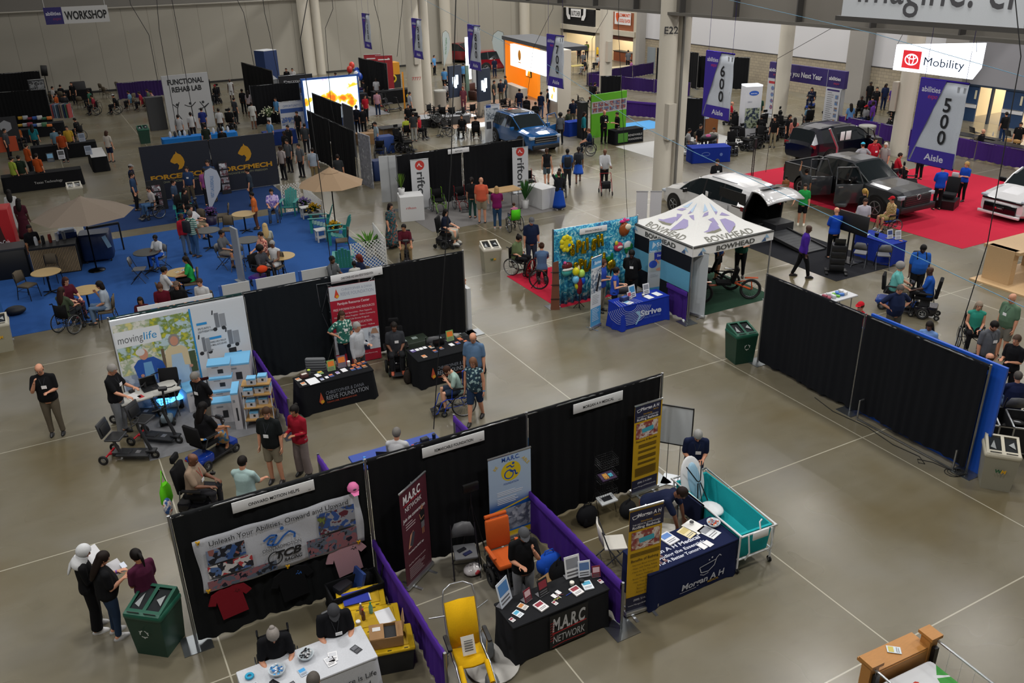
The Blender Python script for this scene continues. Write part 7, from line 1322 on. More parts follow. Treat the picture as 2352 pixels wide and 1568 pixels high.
P('man in black polo with hands on hips between water backdrop and tent',1451,583,340,('#0e0f12','s'),('#0e0f12','p'),('short','#0f0c0b'),'d',head=True,h=1.84,b=1.15,arms=('behind','behind'),badge=1,nod=25)
P('person in dark green t-shirt with folded arms behind the trikes',1697,636,345,('#1b4a3c','s'),('#101013','p'),('short','#2a1c14'),'w',h=1.74,b=1.3,arms=('cross','bent'))
P('person in blue shirt hidden by the canopy, beside the bicycle',1646,640,60,('#1f3f78','s'),('#17181c','s'),('short','#2a1c14'),'t',h=1.78)
P('woman in dark floral dress with a flowered shoulder bag',902,568,60,('floral:#16262c,#1f4a50,#7a4a40','s'),('floral:#16262c,#1f4a50,#7a4a40','l'),('bob','#1d1413'),'w',h=1.68,b=1.3)
p,l,r=P('young man in maroon t-shirt riding a scooter towards us',927,522,10,('#4d1220','s'),('#7d6a4c','p'),('short','#120e0d'),'t','sit',('fwd','fwd'),head=True,turn=-30)
in_chair('s','slim black scooter under the young man in maroon',l,r,body='#15161a',w=.34)
p,l,r=P('woman in navy top and long white skirt in a power wheelchair',1024,487,75,('#10182a','s'),('#a9aaa0','l'),('bob','#120e0d'),'p','sit',('lap','fwd'),head=True,b=1.1,seat=.56,shoe='#c9c9c4')
in_chair('p','black power wheelchair under the woman in the white skirt',l,r,headrest=False)
P('man in coral shirt and khaki shorts, back to us, at the rifton booth',1108,511,175,('#c0583f','s'),('#8a806e','s'),('none','#111'),'w',h=1.82,b=1.25)
P('woman in teal trousers half hidden by the man in coral',1086,500,170,('#17191c','s'),('#1f3f3a','p'),('pony','#1a1210'),'w',h=1.66)
P('woman in magenta top and jeans with sunglasses on blond hair, back to us',1143,524,180,('#6f1450','s'),('#26405f','p'),('bob','#a58458'),'w',h=1.66,b=1.15,arms=('fwd','fwd'),shoe='#a9a9a9')
p,l,r=P('child with pink clothes in a green adaptive stroller',1180,470,200,('#b06a8a','s'),('#6a7aa0','p'),('short','#3a2418'),'p','sit',head=True,h=1.15,seat=.5)
in_chair('w','adaptive stroller with lime green cushion at the rifton booth',l,r,frame='#222',cushion='#4fc01e',w=.38)
P('girl in dark t-shirt and long royal blue skirt taking a picture',1284,481,200,('#17191f','s'),('#123f9a','l'),('pony','#3a2418'),'w',h=1.6,arms=('up','up'),shoe='#c9c9c9')
P('woman in black tank top and grey shorts walking away',1256,424,180,('#15161a','n'),('#46545c','s'),('pony','#3a2418'),'w','walk',h=1.66)
P('person in blue shirt with a colourful backpack, walking away',1303,430,180,('#2a4a7a','s'),('#26282d','p'),('short','#0f0c0b'),'d',h=1.74,b=1.2,bag='back')
p,l,r=P('person in green in a small wheelchair beside the colourful backpack',1285,392,180,('#1f6a3a','s'),('#26282d','p'),('short','#0f0c0b'),'d','sit',head=True,h=1.5)
in_chair('w','small wheelchair under the person in green',l,r,frame='#17181b')
P('girl with patterned backpack and short blue skirt, walking away',1328,418,175,('#3b3c40','s'),('#2a5ac4','k'),('pony','#1a1210'),'b','walk',h=1.62,bag='back')
p,l,r=P('person in navy in a wheelchair with large silver wheels near the green wall',1352,300,260,('#16233f','s'),('#1c2430','p'),('short','#5a3a28'),'w','sit',('fwd','fwd'),head=True)
in_chair('w','wheelchair with large silver wheels near the green wall',l,r,frame='#55575c')
P('woman in teal shirt beside the wheelchair near the green wall',1340,326,80,('#1d7480','l'),('#17181c','p'),('bob','#241814'),'w',h=1.64)
P('man in black jacket speaking before the green wall',1386,329,20,('#0f1013','l'),('#0f1013','p'),('none','#111'),'w',h=1.8,arms=('bent','bent'),badge=1)
P('man in black shirt and light trousers at the black table by the green wall',1417,328,290,('#111216','s'),('#8f8a7c','p'),('short','#2a1c14'),'w',h=1.68,arms=('bent','bent'))
P('woman in grey top with dark hair walking by the blue SUV',1287,331,340,('#55585c','s'),('#15161a','p'),('afro','#0f0c0b'),'d',h=1.7)
P('woman in black behind the blue clothed display near the green wall',1334,300,350,('#111216','l'),('#111216','p'),('long','#120d0c'),'t',h=1.62)
def seated(lb,x,y,a,top,bot,hair,sk='w',ch='b',clb=None,**k):
 k.setdefault('arms',('desk','desk'));p,l,r=P(lb,x,y,a,top,bot,hair,sk,'sit',head=True,**k)
 if ch:in_chair(ch,clb or('chair under the '+lb.split(',')[0]),l,r)
 return l,r
seated('woman in violet tie-dye shirt sitting by the teal chair',623,440,10,('tie:#8f7ac4,#c4b4d8,#6a5ab0','s'),('#3f5a80','p'),('short','#120e0d'),'w','b','dark banquet chair under the woman in tie-dye',b=1.2)
seated('woman with long blond hair in pale blouse, back to us',608,520,200,('#a4a596','s'),('#4a4c50','p'),('long','#b59a6a'),'w','b','banquet chair under the woman with long blond hair')
seated('grey haired woman in white tank top at a round table in the lounge',625,560,345,('#c4c4c6','n'),('#b4b4b4','p'),('short','#8f8d8b'),'b','b','banquet chair under the woman in the white tank top',specs=True)
l,r=seated('woman in grey on a purple scooter with an orange bag',598,572,60,('#3d3f45','s'),('#101014','p'),('afro','#17110f'),'b',None)
in_chair('s','purple mobility scooter with grey wheels at the lounge table',l,r,body='#4a2c8c')
m=MC('#c8401c');m.ell(0,0,.1,.18,.12,.12,12,8);one('bag',m,'orange bag on the back of the purple scooter','bag',(l.x-.1,l.y-.4,.62),0)
seated('woman with dark hair in pink flowered shirt beside the purple scooter',598,540,320,('floral:#c97a6a,#d8a48a,#7a3a3a','s'),('#26282d','p'),('short','#1a1210'),'w',None)
P('child in orange shirt standing at the tall round table',592,526,280,('#c0622c','s'),('#5a3a30','p'),('short','#120e0d'),'t',h=1.5)
P('man in green and white striped shirt with a red backpack in the lounge',452,590,150,('stripe:#a9b4a9,#2f6a62','s'),('#2f4f74','p'),('short','#55504b'),'b',h=1.72,b=1.25,bag='back')
P('person in a red jacket half hidden by the striped shirt man',432,584,40,('#a01c2c','l'),('#5a6a80','p'),('short','#3a2a20'),'b',h=1.55)
seated('man in white t-shirt reclining on a low chair',437,478,70,('#b9babd','s'),('#8a7a62','s'),('short','#15110f'),'w',None,seat=.4,lean=-14)
seated('boy in white t-shirt and blue trousers at a dark round table',356,546,345,('#b9bcc0','s'),('#1c4fae','p'),('short','#0f0c0b'),'d','f','folding chair under the boy in blue trousers',h=1.5)
seated('woman in bright green blouse and black trousers at a round table',426,596,290,('#1f9a4a','s'),('#0f1013','p'),('long','#17110f'),'t','b','banquet chair under the woman in the bright green blouse',h=1.64)
seated('dark haired person in white t-shirt, back to us, at the same round table',377,620,130,('#b4b4b6','s'),('#26282d','p'),('short','#0f0c0b'),'t','b','banquet chair under the person in white at the round table')
seated('woman in maroon t-shirt with white print behind the backdrop',367,660,10,('#5a1222','s'),('#26282d','p'),('bun','#4a2c1c'),'w','b','banquet chair under the woman in maroon print',arms=('lap','lap'),nod=25)
seated('person in black t-shirt and brown cap behind the backdrop',405,655,10,('#0f1013','s'),('#26282d','p'),('bob','#3a2418'),'w','b','banquet chair under the person in the brown cap',arms=('lap','lap'),cap='#5a4a40')
seated('young man in white t-shirt reading a magazine behind the backdrop',458,648,350,('#b9babc','s'),('#26282d','p'),('short','#3a2418'),'w','b','banquet chair under the young man reading',arms=('bent','bent'))
seated('dark haired girl in maroon, lowest of those behind the backdrop',322,690,20,('#3f1220','s'),('#26282d','p'),('bob','#120d0c'),'t','b','banquet chair under the dark haired girl in maroon',h=1.5)
seated('woman with glasses in maroon cardigan and floral dress, legs crossed',151,645,60,('#4a1424','s'),('floral:#15131a,#2a2030,#8a4a50','p'),('bob','#3a1c14'),'p','b','banquet chair under the woman in the maroon cardigan',specs=True)
l,r=seated('woman in sage green shirt with brown braid in a wheelchair, back to us',141,668,165,('#3f4a38','s'),('#26282d','p'),('long','#2a1a14'),'w',None)
in_chair('w','manual wheelchair with big black wheels on the blue carpet',l,r,frame='#17181b')
seated('woman with hand at her face in white and grey shirt and jeans',228,654,285,('#9aa4b0','s'),('#5a6f8a','p'),('bob','#17110f'),'w','b','banquet chair under the woman with her hand at her face',arms=('face','lap'))
seated('man with sunglasses on his head, grey polo, sitting in the lounge',509,536,75,('#55585c','s'),('#77716a','s'),('short','#17120f'),'t','f','folding chair under the man with sunglasses')
seated('woman with red hair in navy shirt behind the second row drape',824,592,300,('#16203a','s'),('#26282d','p'),('bob','#5a1c14'),'b','b','banquet chair under the red haired woman')
seated('man with short beard sitting behind the second row drape',763,596,60,('#55585c','s'),('#26282d','p'),('short','#120e0d'),'b','b','banquet chair under the bearded man',beard='#17110f')
seated('child in white shirt behind the second row drape',813,606,200,('#b9b9b4','s'),('#26282d','p'),('short','#0f0c0b'),'d','b','banquet chair under the child in white',h=1.4)
P('barista in black shirt at the coffee counter',67,524,40,('#111216','s'),('#111216','p'),('short','#17110f'),'t',head=True,h=1.7)
P('woman in white dress with long black hair, top of the left edge',20,442,200,('#b4b4b4','s'),('#b4b4b4','l'),('long','#120e0d'),'d',head=True,h=1.7)
P('woman in maroon dress beside the white dress at the left edge',42,462,190,('#3d1420','s'),('#3d1420','l'),('long','#120e0d'),'d',head=True,h=1.66)
P('person bending down at the drape end in a teal patterned top',1058,600,90,('floral:#2f6a68,#7ab0a8,#c9d8d0','s'),('#26282d','p'),('short','#4a2c1c'),'w','bend',('hang','hang'),head=True,h=1.6,lean=40)
# MOVING LIFE BOOTH AND LOUNGE
t1=make_travel_scooter('black travel scooter with red axle, nearest one, standing off the carpet edge');q=F(290,1052);t1.location=(q.x,q.y,0);t1.rotation_euler=(0,0,face(88))
q=F(352,1012);dup(t1,'second black travel scooter with grey tiller, partly on the grey carpet',(q.x,q.y),face(78))
q=F(300,965);dup(t1,'third travel scooter behind, under the edge of the white demo table',(q.x+.1,q.y+.1),face(90))
s1=make_scooter('small silver scooter with a black basket standing in front of the backdrop',None,'#77858c','#1a1a1c',.55,True,.36);q=F(398,955);s1.location=(q.x,q.y+.1,0);s1.rotation_euler=(0,0,face(10))
s1=make_powerchair('folding white framed power chair half hidden by the grey haired man',None,'#c9c9cc','#3a1418','#c9c9cc',False,.45);q=F(470,905);s1.location=(q.x,q.y+.1,0);s1.rotation_euler=(0,0,face(30))
tb,q=open_table('white demo table with a laptop left of the moving life backdrop',0,0,.15,1.35,.62,.76,'#b9b8b2',xy=(.95,19.72))
on_table(q,.15,.762,[('laptop',.1,.1,'#0c0d0f',0,'open black laptop',1.1),('sheet_of_paper',-.35,-.05,('#d8d8d8',None),.3,'white papers',1.2),('leaflet',-.2,-.15,('#b02a30',None),.2,'red edged card'),('box',-.3,.2,('#1a1a1c','#2a2a2c'),.4,'small dark accessory box',.6)],'on the white demo table')
m=MB(emis('#4aa8ff',2.2));m.rbox(0,0,0,.55,.3,.06,.03);one('light_box',m,'glowing blue light panel beside the white demo table','light',(1.4,19.95,.3),.2)
def carton(label,x,y,z,w=.5,d=.32,h=.5,rz=0,g=None):
 m=MB('#b9b8bc');m.box(0,0,0,w,d,h);m.mat('#6fb0da');m.box(0,0,h-.04,w*1.005,d*1.01,.042);art(m,[('r',-.06*w,.25*h,.18*w,.6*h,'#26282d'),('r',-.3*w,.75*h,.0,.82*h,'#7d8289')],TR((0,-d/2-.002,0)))
 return one('carton',m,label,'box',(x,y,z),rz,g)
A_=face(12)
for k in range(4):carton('white and blue scooter carton, number %s from the floor in the stack at the shelf'%['one','two','three','four'][k],2.55+.015*k,19.25+.1*k,.3*k,.52,.4,.3,A_)
carton('single white and blue carton standing behind the grey haired man',1.9,19.95,0,.4,.55,.55,A_+.5);carton('white carton in front of the carton stack, black drawing on it',2.45,18.85,0,.5,.3,.55,A_)
for k in range(2):carton('large blue wrapped carton, %s of two beside the purple divider'%['lower','upper'][k],3.05,19.75,.55*k,.6,.7,.55,A_)
carton('tall white carton standing on end beside the wooden shelf unit',2.7,18.5,0,.16,.6,.95,A_)
t=thing('shelf_unit','white framed shelf unit with wooden shelves and small boxes by the divider','shelf',(3.15,18.25,0),A_-.1)
for sx in(-1,1):
 for sy in(-1,1):m=MB('#b9bcc0');m.tube([(sx*.33,sy*.25,0),(sx*.3,sy*.1,1.05)],.014);m.B('post',t)
for z,d in((.2,.5),(.5,.42),(.8,.34),(1.05,.3)):m=MW('#a8844f');m.box(0,0,z,.64,d,.03);m.B('shelf',t)
for k,(u,z)in enumerate(((-.18,.53),(.1,.53),(-.2,.83),(.05,.83),(.22,.83),(-.15,.23),(-.1,1.08),(.15,1.08))):carton('small product box %s of the wooden shelf unit'%['left on the second shelf','right on the second shelf','left on the third shelf','middle on the third shelf','right on the third shelf','on the lowest shelf','left on the top','right on the top'][k],3.15+u,18.25-.02,z,.2,.18,.16,A_-.1)
rt=make_round_table('light wood round table at the left beside the slatted counter',None,'#a98f5f',.45);q=F(105,624,.74);rt.location=(q.x,q.y,0)
for x,y,h,lb in((196,665,.74,'light wood round table between the cardigan woman and the jeans woman'),(414,624,.74,'light wood round table strewn with food papers'),(559,490,.74,'light wood round table with a white cap on it'),(646,587,.74,'light wood round table before the woman in the white tank top')):q=F(x,y,h);dup(rt,lb,(q.x,q.y),0)
rd=make_round_table('dark round table before the boy in blue trousers',None,'#3d3e3c',.45);q=F(337,578,.74);rd.location=(q.x,q.y,0)
for x,y,lb in((476,528,'dark round table beside the striped shirt man'),(569,550,'dark round table with green cups near the purple scooter')):q=F(x,y,.74);dup(rd,lb,(q.x,q.y),0)
q=F(414,624,.74)
on_table(Vector((q.x,q.y,0)),0,.742,[('leaflet',-.1,.05,('#cfcbbf','#8a6a3a'),.3,'food wrapper left'),('leaflet',.12,.1,('#cfcbbf','#3a5aa8'),.8,'food wrapper with blue print'),('leaflet',.05,-.1,('#cfcbbf',None),.1,'crumpled napkin'),('leaflet',.2,-.05,('#c9a06a',None),.6,'brown snack bag')],'on the light round table')
for x,y,a,ch,lb in((62,655,75,'b','empty banquet chair at the far left of the light round table'),(116,618,10,'b','empty banquet chair before the slatted counter'),(318,618,100,'f','empty folding chair left of the dark round table'),(512,494,285,'b','empty dark chair right of the sail flag'),(522,527,0,'b','empty banquet chair behind the man with sunglasses'),(455,510,340,'b','banquet chair half hidden behind the striped shirt man'),(545,592,10,'f','empty folding chair beside the white sign post'),(785,552,285,'b','dark chair in front of the right teal chair')):
 q=F(x,y,.45);in_chair(ch,lb,q,face(a))
def umbrella(label,x,y,bx,by,col,r,h=2.45):
 b=F(bx,by);t=thing('patio_umbrella',label,'umbrella',b);m=MM('#191a1c');m.tube([(0,0,0),(0,0,h)],.025);m.B('pole',t)
 m=MM('#191a1c');m.lathe([(.28,0),(.28,.03),(.1,.07),(.04,.1)],24);m.B('base',t)
 c=F(x,y,h)-b;c=Vector((c.x*.0,c.y*.0,0));m=MC(col);g=[]
 for i in range(7):
  u=i/6;g.append([(r*u*co(2*PI*j/8),r*u*sn(2*PI*j/8),h+.02-.55*u-.05*u*u)for j in range(9)])
 m.flat=True;m.sheet(g);m.flat=False;m.tube([(0,0,h),(0,0,h+.08)],.03);m.B('canopy',t)
 m=MC(col);m.lathe([(.35,h-.12),(.02,h+.06)],8,caps=False);m.B('vent',t);return t
umbrella('grey brown patio umbrella over the coffee cart at the left',180,457,223,621,'#776c61',1.62,2.6);umbrella('beige patio umbrella over the teal chairs',760,409,771,519,'#978067',1.3,2.3)
def adirondack(label):
 t=thing('adirondack_chair',label,'chair');C=mat('#1f7d78','plastic')
 m=MB(C)
 for k in range(5):x=-.2+.1*k;m.box(x,.3,.22,.09,.025,.85-.03*abs(k-2)*2,rx=-.35)
 m.B('backrest',t);m=MB(C)
 for k in range(5):m.box(0,-.25+.11*k,.36-.035*k,.54,.1,.022,rx=-.3*0)
 m.B('seat',t)
 for s in(-1,1):m=MB(C);m.rbox(s*.31,-.05,.58,.13,.72,.025,.03);m.B('armrest',t)
 for s in(-1,1):
  m=MB(C);m.box(s*.28,-.3,0,.04,.1,.58);m.B('leg',t);m=MB(C);m.box(s*.28,.28,0,.04,.1,.58,rx=-.15);m.B('leg',t)
 return t
ad=adirondack('teal slatted garden chair facing us beside the woman in tie-dye');q=F(667,492);ad.location=(q.x,q.y,0);ad.rotation_euler=(0,0,face(0))
for x,y,a,lb in((735,530,280,'teal slatted garden chair seen from the side, left under the beige umbrella'),(775,557,290,'teal slatted garden chair seen from the side, right under the beige umbrella'),(792,622,190,'teal slatted garden chair just behind the second row drape'),(425,505,20,'pale teal garden chair behind the man in white t-shirt')):q=F(x,y);dup(ad,lb,(q.x,q.y),face(a))
sd=thing('side_table','white slatted side table beside the flower tub','side table')
m=MB('#b9bab8');m.rbox(0,0,.44,.48,.4,.03,.03);m.B('tabletop',sd);m=MB('#b9bab8');m.box(0,0,.14,.36,.3,.02);m.B('shelf',sd)
for sx in(-1,1):
 for sy in(-1,1):m=MB('#b9bab8');m.box(sx*.18,sy*.15,0,.05,.05,.44);m.B('leg',sd)
q=F(705,500);sd.location=(q.x,q.y,0);q=F(740,553);dup(sd,'white slatted side table between the two side-on teal chairs',(q.x,q.y),0)
def lattice(label,a,b,h):
 a,b=F(*a),F(*b);L=(b-a).length;rz=math.atan2(b.y-a.y,b.x-a.x);m=MB('#c4c4c2');n=int((L+h)/.13)
 for s in(1,-1):
  for k in range(n+1):
   o=-h+.13*k if s>0 else.13*k;x0,z0,x1,z1=o,0,o+s*h,h
   if s>0:
    if x0<0:z0=-x0;x0=0
    if x1>L:z1=h-(x1-L);x1=L
   else:
    if x0>L:z0=x0-L;x0=L
    if x1<0:z1=h+x1;x1=0
   if z1-z0>.03:m.tube([(x0,.005*s,z0),(x1,.005*s,z1)],.014,4)
 m.box(L/2,0,0,L,.03,.04);m.box(0,0,0,.04,.04,h);m.box(L,0,0,.04,.04,h);return one('lattice_fence',m,label,'fence',a,rz)
lattice('white lattice panel in front of the palm plant behind the second row',(811,625),(889,610),1.0);lattice('white lattice panel behind the teal chair facing us',(650,470),(690,462),.85);lattice('white lattice panel slanting away under the beige umbrella',(700,462),(742,498),.7);lattice('short white lattice edge beside the palm plant',(889,610),(862,572),1.0)
def plant(name,label,x,y,n,ln,col,pot='#8d8d88',pr=.16,ph=.35,fl=None,up=.8,z=0,xy=None):
 q=F(x,y,z)if not xy else Vector((*xy,z));t=thing(name,label,'plant',q);m=MP(pot);m.lathe([(pr*.75,0),(pr,ph),(pr*.9,ph),(pr*.85,ph-.04)],16);m.B('pot',t)
 m=MC(col);r=random.Random(n)
 for k in range(n):
  a=r.random()*6.28;e=up+r.uniform(-.3,.25);d=Vector((co(a)*co(e),sn(a)*co(e),sn(e)));s=d.cross(Vector((0,0,1))).normalized()*.03*max(1,ln);p0=Vector((0,0,ph));p1=p0+d*ln*.6;p2=p0+d*ln+Vector((0,0,-.25*ln*(1.3-up)))
  m.add([p0-s*.3,p0+s*.3,p1+s,p1-s,p2],[(0,1,2,3),(3,2,4)])
 m.B('foliage',t)
 if fl:
  m=MC(fl)
  for k in range(60):a=r.random()*6.28;e=r.uniform(.3,1.5);rr=ln*r.uniform(.6,.95);m.ell(rr*co(a)*co(e),rr*sn(a)*co(e),ph+rr*sn(e),.035,.035,.03,6,4)
  m.B('flowers',t)
 return t
plant('palm_plant','broad leaved palm in a pot behind the white lattice',850,590,60,.85,'#3f6a22',up=.7);plant('potted_flowers','yellow flowers in a round tub beside the white side table',722,502,50,.38,'#2a4a1c','#2a2a2c',.25,.3,'#b08a1a');plant('potted_flowers','purple flowers in a tub behind the white side table',700,488,50,.38,'#2a4a1c','#2a2a2c',.25,.3,'#6a5a8a');plant('potted_flowers','yellow flowers between the two side-on teal chairs',768,540,50,.35,'#2a4a1c','#2a2a2c',.22,.25,'#b08a1a');plant('potted_flowers','dark green plant with purple flowers beside the sail flag',487,515,60,.4,'#1f3322','#2a2040',.25,.35,'#5a3a6a')
for k,(x0,x1,lb)in enumerate(((3.75,4.6,'left'),(4.75,6.0,'middle'),(6.15,7.4,'right'))):
 m=MB('#b4b6b8');m.box((x1-x0)/2,0,.05,x1-x0,.04,1.0);m.mat('#26509a');m.box(0,0,0,.08,.08,1.05);one('low_barrier_panel',m,'low white barrier panel behind the second row drape, the %s one of three'%lb,'barrier',(x0,25.15,0),0)
m=MB('#8f959c');m.box(0,0,0,.06,.5,1.85);m.box(0,0,0,.3,.5,.02);one('sign_post',m,'narrow grey free-standing panel seen edge-on by the purple scooter','sign',(4.93,28.2,0),.2)
m=MB('#1c5a9a');m.box(0,0,.1,.04,2.2,2.2);m.mat('#8f9194');m.box(0,-1.1,0,.5,.06,.03);one('blue_banner_panel',m,'blue banner panel cut by the left edge of the photo','banner',(-2.12,27.9,0),0)
t=thing('drinks_fridge','red drinks fridge with a printed cola bottle at the left edge','fridge',(-1.9,34.9,0),-.12);m=MP('#9c1218');m.rbox(0,0,0,.9,.75,2.0,.03);m.B('cabinet',t)
m=MB();art(m,[('r',-.42,.15,.42,1.95,'#a8141c'),('p',[(-.14,.2),(-.17,.7),(-.1,1.15),(-.07,1.5),(.07,1.5),(.1,1.15),(.17,.7),(.14,.2)],'#3a1410'),('r',-.08,1.4,.08,1.62,'#b9a8a0'),('t',0,.72,.22,'Coca-Cola',{'w':.5,'s':.25,'b':.02},'#d4d0d0')],TR((0,-.38,0)));m.B('door_print',t)
m=MB('#0f1012');m.rbox(0,0,0,1.3,.8,1.0,.03);m.mat('#2a2b2e');m.box(0,0,1.0,1.34,.84,.06);one('black_cabinet',m,'black covered cabinet in front of the red drinks fridge','cabinet',(-1.85,33.0,0),-.1)
t=thing('coffee_counter','coffee counter with a wooden slat front and black top','counter',(-.4,32.35,0),face(28)-face(28)-.12);m=MB('#101113');m.box(0,.35,0,1.45,.8,1.0);m.B('body',t);m=MW('#8f7a5a')
for k in range(30):m.box(-.7+.048*k,-.06,.05,.03,.03,.88)
m.B('slat_front',t)
for k in range(5):m=MB(mat(['#b9bcc0','#1b1c1f','#7a2a20','#c4c6c9','#8a8d90'][k],'plastic'));m.lathe([(.05,0),(.06,.2),(.04,.3)],12);one('coffee_flask',m,'%s on the coffee counter'%['tall steel coffee flask','black grinder','red brown syrup bottle','white cup stack','grey milk jug'][k],'flask',(-.85+.22*k,32.75+.05*k,1.0))
m=MP('#26407a');m.box(0,0,0,.6,.4,.22);m.mat('#a8b4c4');m.box(0,0,.22,.5,.3,.1);one('snack_tray',m,'blue tray of wrapped goods beside the coffee counter','tray',(.15,33.3,.95));m=MB(BLK);m.box(0,0,0,.8,.6,.94);one('stand',m,'black stand under the blue tray','stand',(.15,33.3,0))
t=thing('ice_cream_cart','dark blue rounded cart under the grey brown umbrella','cart',(1.0,33.15,0),-.15);m=MP('#16264a');m.rbox(0,0,.12,1.05,.8,.95,.12);m.B('body',t);m=MG('#8fb0c4');m.box(.45,-.41,.55,.14,.02,.45,ry=-.3);m.B('pale_stripe',t)
for sx in(-1,1):m=MB();wheel(m,sx*.4,-.25,.06,.04,spokes=3);wheel(m,sx*.4,.25,.06,.04,spokes=3);m.B('castor',t)
m=MB('#0e0f11');m.box(0,0,1.0,1.1,.1,.08);m.tube([(.55,0,0),(.55,0,1.05)],.03);m.tube([(-.55,0,0),(-.55,0,1.05)],.03);one('black_table_frame',m,'black frame table behind the dark blue cart','table',(1.35,33.9,0),.1)
YF=40.5;NV='#0f1524';YL='#b07f0e'
for k,(x0,lb)in enumerate(((3.68,'left'),(6.62,'right'))):
 m=MB(NV);m.box(1.45,0,.05,2.9,.08,2.4);m.mat('#8f9194');m.box(.3,0,0,.08,.6,.03);m.box(2.6,0,0,.08,.6,.03)
 horse=[(.0,.0),(.08,.2),(.0,.33),(-.12,.3),(-.22,.36),(-.3,.42),(-.28,.5),(-.18,.62),(-.1,.74),(.0,.8),(.02,.9),(.08,.8),(.22,.72),(.32,.55),(.36,.35),(.3,.18),(.18,.04)]
 art(m,[('p',[(1.45+x*.9,1.3+y*.9)for x,y in horse],YL),('t',1.45,.95,.28,'FORCEMECH',{'w':2.4,'b':.04},YL),('t',1.45,.78,.12,'INNOVATE MOBILITY FREEDOM',{'w':1.9},'#8a8a6a')],TR((0,-.045,0)));one('display_wall',m,'%s dark navy display wall with golden horse head and FORCEMECH lettering'%lb,'display wall',(x0,YF,0))
def sail(label,x,y,h,w,col,txt,rz,tc):
 q=F(x,y);t=thing('sail_flag',label,'flag',q,rz);m=MC(col);pts=[(0,.35),(w*.9,h*.55),(w,h*.75),(w*.85,h*.92),(w*.5,h),(w*.1,h*.96),(0,h*.85)]
 m.plate([(a,0,b)for a,b in pts],.01);art(m,[('t',w*.42,h*.42,w*.28,txt,{'w':h*.42,'r':1.45,'a':'l','b':.01},tc)],TR((0,-.003,0)));m.B('flag',t)
 m=MB(BLK);m.tube([(0,.01,0),(0,.01,h*.85),(w*.1,.01,h*.97),(w*.5,.01,h*1.01),(w*.86,.01,h*.93),(w*1.01,.01,h*.75)],.014);m.lathe([(.2,0),(.2,.02)],16);m.B('pole',t)
sail('pale sail flag with VISIT LAUDERDALE lettering in the lounge',485,505,2.1,.72,'#9fa6b4','VISIT LAUDERDALE',.35,'#3f6a9a')
for x,y,lb,c in((368,482,'grey photo board standing left of the forcemech wall','#55585c'),(503,440,'brochure rack with coloured covers, left of two','#7a6a8a'),(522,445,'brochure rack with coloured covers, right of two','#3a6a8a')):q=F(x,y);m=MB('#15161a');m.box(0,0,0,.7 if x<400 else.4,.05,1.5 if x>400 else 1.3);art(m,[('r',-.17,.2+.32*k,.17,.45+.32*k,photo(k+x%5,c,'#c9ccd0','#5a2a30','#8a8d94'))for k in range(3 if x<400 else 4)],TR((0,-.03,0)));one('brochure_rack',m,lb,'rack',q,0)
for x,y,z,w,c,nm,lb in((214,1272,1.22,.22,'#c9c9cc','brochure','white brochure held by the woman in the white headscarf'),(266,1303,1.1,.2,'#b4b4b8','booklet','open booklet held between the dark haired woman and the maroon shirt'),(283,1298,1.12,.08,'#d4dcec','phone','lit phone in the hand of the woman in maroon')):m=MB(c);m.box(0,0,0,w,w*1.35,.008,rx=.5);one(nm,m,lb,nm,F(x,y,z),.4)
# FAR HALF OF THE HALL
S4=('short','#1a1310');LG=('long','#1a1310')
def Q(lb,x,y,a,top,bot='#1c1d22',hair=S4,sk='w',sit=None,sl='s',bt='p',**k):
 p,l,r=P(lb,x,y,a,(top,sl),(bot,bt),hair,sk,'sit' if sit else 'stand',head=True,h=k.pop('h',1.64),**k)
 if sit:in_chair(sit,{'w':'wheelchair','p':'power wheelchair','b':'chair','s':'scooter','f':'folding chair'}[sit]+' under the '+' '.join(lb.split()[:11]),l,r,**({'frame':'#17181b'}if sit=='w' else{}))
Q('man in navy shirt and grey cap left of the forcemech wall',300,383,90,'#141c34','#3a3b3f',cap='#8d8d8d');Q('man in blue grey shirt beside the grey cap',303,402,100,'#2a3f5c','#17181c')
Q('person in white shirt and jeans in a chair with a blue bag',341,434,320,'#a9a3a0','#3f5f84',sit='w');Q('man in grey vest standing by the scooter rider',398,418,90,'#33435a','#2a2d33')
Q('man in blue polo with badge and khaki trousers at the forcemech wall',428,388,0,'#24395c','#5a5142',b=1.2,badge=1);Q('rider in black on a blue scooter in the forcemech booth',424,438,80,'#15161a',hair=LG,sit='s');Q('person in pink shirt at the forcemech wall',468,392,180,'#8f4a82',b=1.1);Q('man in blue polo between the two horse head walls',476,374,0,'#24395c','#5a5142',b=1.3,badge=1,h=1.85);Q('man in slate t-shirt bending at the forcemech booth right side',567,392,280,'#26303c')
Q('woman in cream shirt and navy knee trousers walking away, far left',244,305,170,'#a9a29a','#141c34',('bob','#3a241a'),bt='s')
Q('woman in white two-piece standing near the back wall',527,185,0,'#b9b9b9','#b9b9b9',('none','#111'),'d',sl='n',bt='s');Q('person in black with red cap in a power chair near the back wall',493,198,0,'#15161a','#15161a',sk='b',sit='p',cap='#7a1820');Q('person in white clothes standing by the dark booth',577,238,190,'#b0b0ac','#b0b0ac',sk='b',bt='s');Q('woman with grey hair and green bag by the rehab sign',478,226,200,'#6a7a7a',hair=('bob','#a09a94'));Q('person in grey hoodie carrying a green bag over the shoulder',537,228,150,'#33353a');Q('person in black with green bag',555,208,180,'#111216','#111216',sk='b');Q('woman in pale top and black shorts beside the green bag',569,212,170,'#9a8f94','#111216',LG,bt='s')
